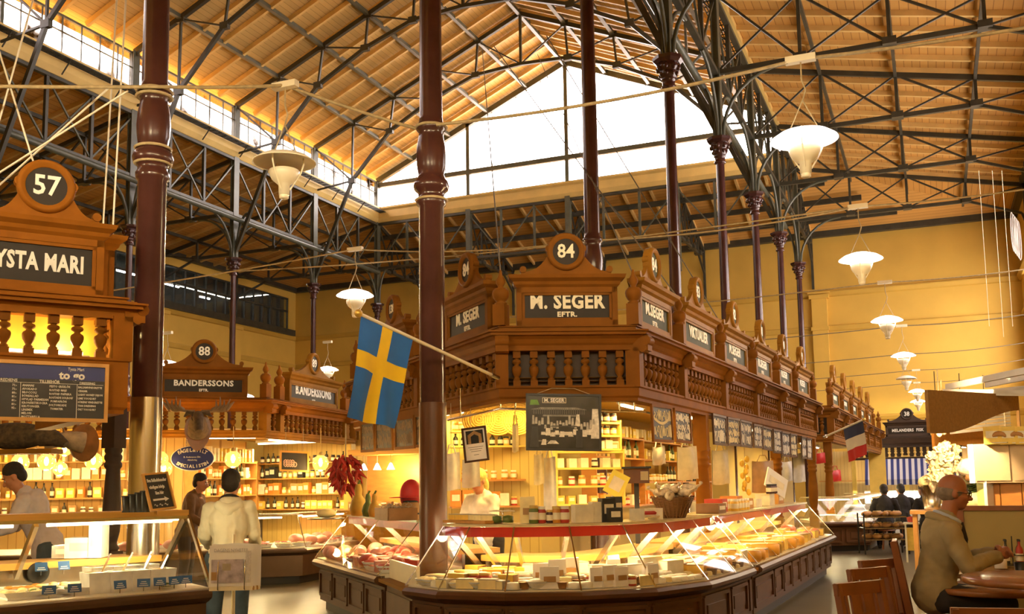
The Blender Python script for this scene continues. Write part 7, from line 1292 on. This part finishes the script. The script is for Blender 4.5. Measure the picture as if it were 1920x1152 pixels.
def person(label, loc, rz, J, mats, hair=None, glasses=False, vox=.011, s=1., extra=None, bald=False):
    """J: joints in metres, x forward, y to the person's left, z up from the floor"""
    t = thing('person', label, 'person', loc, rz=rz); V = {k: Vector(v) for k, v in J.items() if isinstance(v, tuple) and k != 'folds'}
    hp, P, m = head_parts(V['head'], J.get('yaw', 0.), J.get('pitch', 0.)); nk = V['neck']; body = hp + [('c', nk - Vector((0, 0, .03)), V['head'] + Vector((-.02, 0, -.07)), .06, .056), ('c', nk + Vector((0, 0, -.1)), V['hip'], .10, .13)]
    for a in 'LR':
        sh, el, ha = V['sh' + a], V['el' + a], V['ha' + a]; body += [('c', nk - Vector((0, 0, .04)), sh, .05, .05), ('c', sh, el, .045, .038), ('c', el, ha, .038, .027)]; d = (ha - el).normalized(); body += hand_parts(ha, d, J.get('palm' + a, (0, -1 if a == 'L' else 1, -.4)), 1., J.get('curl', 1.), 1 if a == 'L' else -1)
        hj, kn, ft = V['hj' + a], V['kn' + a], V['ft' + a]; body += [('c', hj, kn, .085, .055), ('c', kn, ft, .055, .04), ('c', ft, ft + Vector((.12, 0, -.04)), .04, .035)]
    blob('body', body, mats['skin'], t, vox * .75)
    up = mats['top']; tor = [('c', nk - Vector((.01, 0, .13)), V['hip'] + Vector((0, 0, .02)), .125, .14), ('e', (nk + V['hip']) / 2 + Vector((.01, 0, .05)), (.13, .175, .25)), ('e', nk - Vector((.01, 0, .15)), (.12, .18, .13)), ('e', V['hip'] - Vector((0, 0, .04)), (.155, .185, .17)), ('c', nk - Vector((0, 0, .05)), nk + Vector((.005, 0, .015)), .085, .075)]
    for a in 'LR':
        sh, el, ha = V['sh' + a], V['el' + a], V['ha' + a]; tor += [('c', nk - Vector((0, 0, .07)), sh, .07, .07), ('c', sh, el, .07, .06), ('c', el, ha.lerp(el, .08), .058, .05)]
    tor += [('e', Vector(x), r) for x, r in J.get('folds', ())]; o = blob('jacket' if 'jacket' in mats else 'shirt', tor, up, t, vox, 2); tx = bpy.data.textures.new('folds', 'CLOUDS'); tx.noise_scale = .11; dm_ = o.modifiers.new('creases', 'DISPLACE'); dm_.texture = tx; dm_.strength = .035; dm_.mid_level = .5
    if 'collar' in mats: b = MB(); b.tube([nk + Vector((.075 * math.cos(a) + .01, .075 * math.sin(a), .02 - .035 * math.cos(a))) for a in [2 * math.pi * i / 18 for i in range(19)]], .02, 8, False); b.build('collar', mats['collar'], t)
    if 'zip' in mats: b = MB(); b.tube([nk + Vector((.10 * math.cos(a) - .005, .105 * math.sin(a), -.012 - .05 * math.cos(a))) for a in [.55 + 5.2 * i / 18 for i in range(19)]], [.014] + [.03] * 17 + [.014], 8); b.build('jacket_collar', mats['top'], t)
    leg = [('e', V['hip'] - Vector((0, 0, .06)), (.13, .165, .11))]
    for a in 'LR': hj, kn, ft = V['hj' + a], V['kn' + a], V['ft' + a]; leg += [('c', hj, kn, .105, .075), ('c', kn, ft + Vector((0, 0, .0)), .075, .06)]
    blob('trousers', leg, mats['legs'], t, vox)
    for a in 'LR': ft = V['ft' + a]; b = MB(); b.tube([ft + Vector((-.06, 0, -.045)), ft + Vector((.02, 0, -.04)), ft + Vector((.12, 0, -.055)), ft + Vector((.19, 0, -.065))], [.035, .05, .042, .025], 12); b.build('shoe', 'shoe', t)
    for sgn in (-1, 1):
        b = MB(); b.ell(P(.083, .031 * sgn, -.004), (.011, .013, .010), n=10, m=8); ey = b.build('eye', 'white', t); b = MB(); b.ell(P(.0925, .031 * sgn, -.004), (.004, .006, .006), n=8, m=6); b.build('iris', 'black', ey); b = MB(); b.tube([P(.09, .014 * sgn, .018), P(.092, .034 * sgn, .024), P(.08, .052 * sgn, .018)], .005, 6); b.build('eyebrow', mats['hair'], t)
    b = MB(); b.tube([P(.094, -.024, -.062), P(.1, 0, -.061), P(.094, .024, -.062)], [.003, .006, .003], 6); b.build('lips', mat('lip', (.35, .10, .07), .5, 0, 0), t)
    if 'zip' in mats: b = MB(); b.prism([(0, 0), (0, 0)], (0, 0, 0), (1, 0, 0), (0, 1, 0), 0) if 0 else b.tube([nk + Vector((.085, 0, -.02)), nk.lerp(V['hip'], .3) + Vector((.135, 0, 0)), nk.lerp(V['hip'], .65) + Vector((.15, 0, 0))], [.035, .04, .02], 8); b.build('dark_shirt_front', mats['zip'], t)
    if 'hood' in mats: blob('hood', [('c', nk + Vector((-.08, .08 * q, -.03)), nk + Vector((-.11, 0, -.08)), .05, .07) for q in (-1, 1)], mats['top'], t, .012)
    if hair == 'cap': blob('hair', [('e', P(-.022, 0, .05), (.102, .087, .092), m), ('e', P(-.06, 0, -.01), (.06, .08, .08), m)], mats['hair'], t, .01)
    if hair == 'fringe': blob('hair', [('e', P(-.019, 0, -.002), (.098, .0815, .074), m)], mats['hair'], t, .006)
    if hair == 'long': blob('hair', [('e', P(-.022, 0, .045), (.108, .092, .098), m), ('e', P(-.07, 0, -.06), (.06, .085, .12), m)], mats['hair'], t, .01)
    if glasses:
        b = MB()
        for sgn in (-1, 1): b.tube([P(.108, .033 * sgn + .024 * math.cos(a), -.004 + .018 * math.sin(a)) for a in [2 * math.pi * i / 16 for i in range(17)]], .0025, 6, False); b.tube([P(.106, .057 * sgn, .0), P(.03, .081 * sgn, .002), P(-.01, .083 * sgn, -.004)], .0025, 6)
        b.tube([P(.109, -.009, 0), P(.113, 0, .004), P(.109, .009, 0)], .0025, 6); b.build('glasses', 'black', t)
    return t
# seated man, in profile, arms on the table
mh = on_d(1752, 1100, 7.0); fd = math.atan2((_r * .97 - _f * .15).y, (_r * .97 - _f * .15).x); sz = .56
person('grey balding man in a beige jacket sitting at the round tables', (mh.x, mh.y, FLOOR), fd, dict(hip=(0, 0, sz + .13), neck=(.10, 0, 1.14), head=(.165, 0, 1.335), pitch=.12, yaw=-.05, shR=(.08, -.19, 1.07), elR=(.16, -.25, .83), haR=(.41, -.10, .90), shL=(.08, .19, 1.07), elL=(.22, .24, .84), haL=(.42, .02, .91), palmR=(.2, 1, -.2), palmL=(.2, -1, -.2), hjR=(.04, -.1, sz + .05), knR=(.43, -.13, sz + .02), ftR=(.40, -.13, .09), hjL=(.04, .1, sz + .05), knL=(.44, .12, sz + .02), ftL=(.46, .12, .09), curl=1.2), dict(skin='skin2', top='jacket', legs='darkcloth', hair='hair_g', collar='bluecollar', jacket=1, zip='darkcloth'), 'fringe', True, .010)
q = Vector((mh.x, mh.y, FLOOR)); f_ = Vector((math.cos(fd), math.sin(fd), 0)); put(b_chair, (), q + f_ * .04, fd + math.pi / 2 - .22, 'dark wooden chair under the seated man in the beige jacket')
t = thing('dark_cup', 'dark cup between the hands of the seated man', 'cup', q + f_ * .56 + Vector((-f_.y, f_.x, 0)) * -.04 + Vector((0, 0, .76))); b = MB(); b.lathe([(.03, 0), (.04, .09), (.036, .09), (.026, .01)], 16); b.build('cup', 'black', t); b = MB(); b.tube([(.04, 0, .07), (.062, 0, .06), (.06, 0, .03), (.035, 0, .02)], .005, 6); b.build('handle', 'black', t)
ST = lambda h=1., lean=.0, arm=0.: dict(hip=(0, 0, .92 * h), neck=(.03 + lean, 0, 1.42 * h), head=(.06 + lean * 1.35, 0, 1.59 * h), shR=(.02 + lean, -.165, 1.36 * h), shL=(.02 + lean, .165, 1.36 * h), elR=(-.02 + lean + arm * .12, -.22, 1.1 * h), elL=(-.02 + lean + arm * .12, .22, 1.1 * h), haR=(.14 + lean + arm * .25, -.2, .95 * h + arm * .06), haL=(.14 + lean + arm * .25, .2, .95 * h + arm * .06), hjR=(0, -.1, .88 * h), hjL=(0, .1, .88 * h), knR=(.03, -.11, .48 * h), knL=(.0, .11, .48 * h), ftR=(-.02, -.11, .09), ftL=(-.04, .12, .09), curl=.7)
wp = on_d(428, 1000, 8.9); person('person in a white hooded jacket and jeans standing with their back turned', (wp.x, wp.y, FLOOR), math.atan2(_f.y, _f.x) + .15, dict(ST(.93, .06, .6), pitch=.25), dict(skin='skin', top='whitejkt', legs='jeans', hair='hair_d', collar='darkcloth', jacket=1, hood=1), 'cap')
vp = on_d(92, 1000, 9.75); a = math.atan2(-_r.y, -_r.x) + .35; person('salad vendor in a pale pink shirt leaning forward behind the counter', (vp.x, vp.y, FLOOR), a, dict(ST(1., .2, 1.2), pitch=.55), dict(skin='skin', top='pinkshirt', legs='jeans', hair='hair_d'), 'cap')
sp = on_d(916, 1000, 11.4); person('fair haired shop assistant in white inside the pointed stall', (sp.x, sp.y, FLOOR), math.atan2(-_f.y, -_f.x) - .6, dict(ST(.94, .1, 1.), pitch=.3), dict(skin='skin', top='cloth_white', legs='darkcloth', hair='hair_b'), 'long', vox=.014)
gp = on_d(350, 1000, 14.1); person('brown clad person at the game stall behind the small chalkboard', (gp.x, gp.y, FLOOR), 0.3, dict(ST(.97, .1, .5), pitch=.2), dict(skin='skin', top='brown_shirt', legs='darkcloth', hair='hair_d'), 'cap', vox=.014)
for i, (px, d, hx, lab) in enumerate(((1662, 20.9, 'cap', 'dark clad person in a cap sitting behind the bread rack'), (1697, 21.6, 'cap', 'dark clad person sitting between the bread rack and the white stand'), (1742, 20.5, 'cap', 'dark clad person half hidden behind the seated man'))):
    p = on_d(px, 1000, d); S_ = dict(hip=(0, 0, .60), neck=(.08, 0, 1.06), head=(.12, 0, 1.22), pitch=.2, shR=(.05, -.19, 1.0), shL=(.05, .19, 1.0), elR=(.1, -.27, .78), elL=(.1, .27, .78), haR=(.32, -.12, .78), haL=(.32, .12, .78), hjR=(.02, -.1, .5), hjL=(.02, .1, .5), knR=(.42, -.12, .5), knL=(.42, .12, .5), ftR=(.42, -.12, .09), ftL=(.42, .12, .09), curl=.8)
    person(lab, (p.x, p.y, FLOOR), math.atan2(_f.y, _f.x) + .3 * (i - 1), S_, dict(skin='skin2', top='darkcloth', legs='darkcloth', hair='hair_d'), hx, vox=.016)
    t = thing('stool', 'low stool under the dark clad person, %s from the bread rack' % ords(i), 'stool', (p.x, p.y, FLOOR)); b = MB(); b.lathe([(0, .38), (.17, .38), (.17, .41), (0, .41)], 20); b.build('seat', 'chair_wood', t)
    for k in range(3): a_ = 2.1 * k; b = MB(); b.bar((.1 * math.cos(a_), .1 * math.sin(a_), .38), (.16 * math.cos(a_), .16 * math.sin(a_), 0), .03); b.build('leg', 'chair_wood', t)
for o in list(bpy.data.objects):
    if '_o' in o: del o['_o']
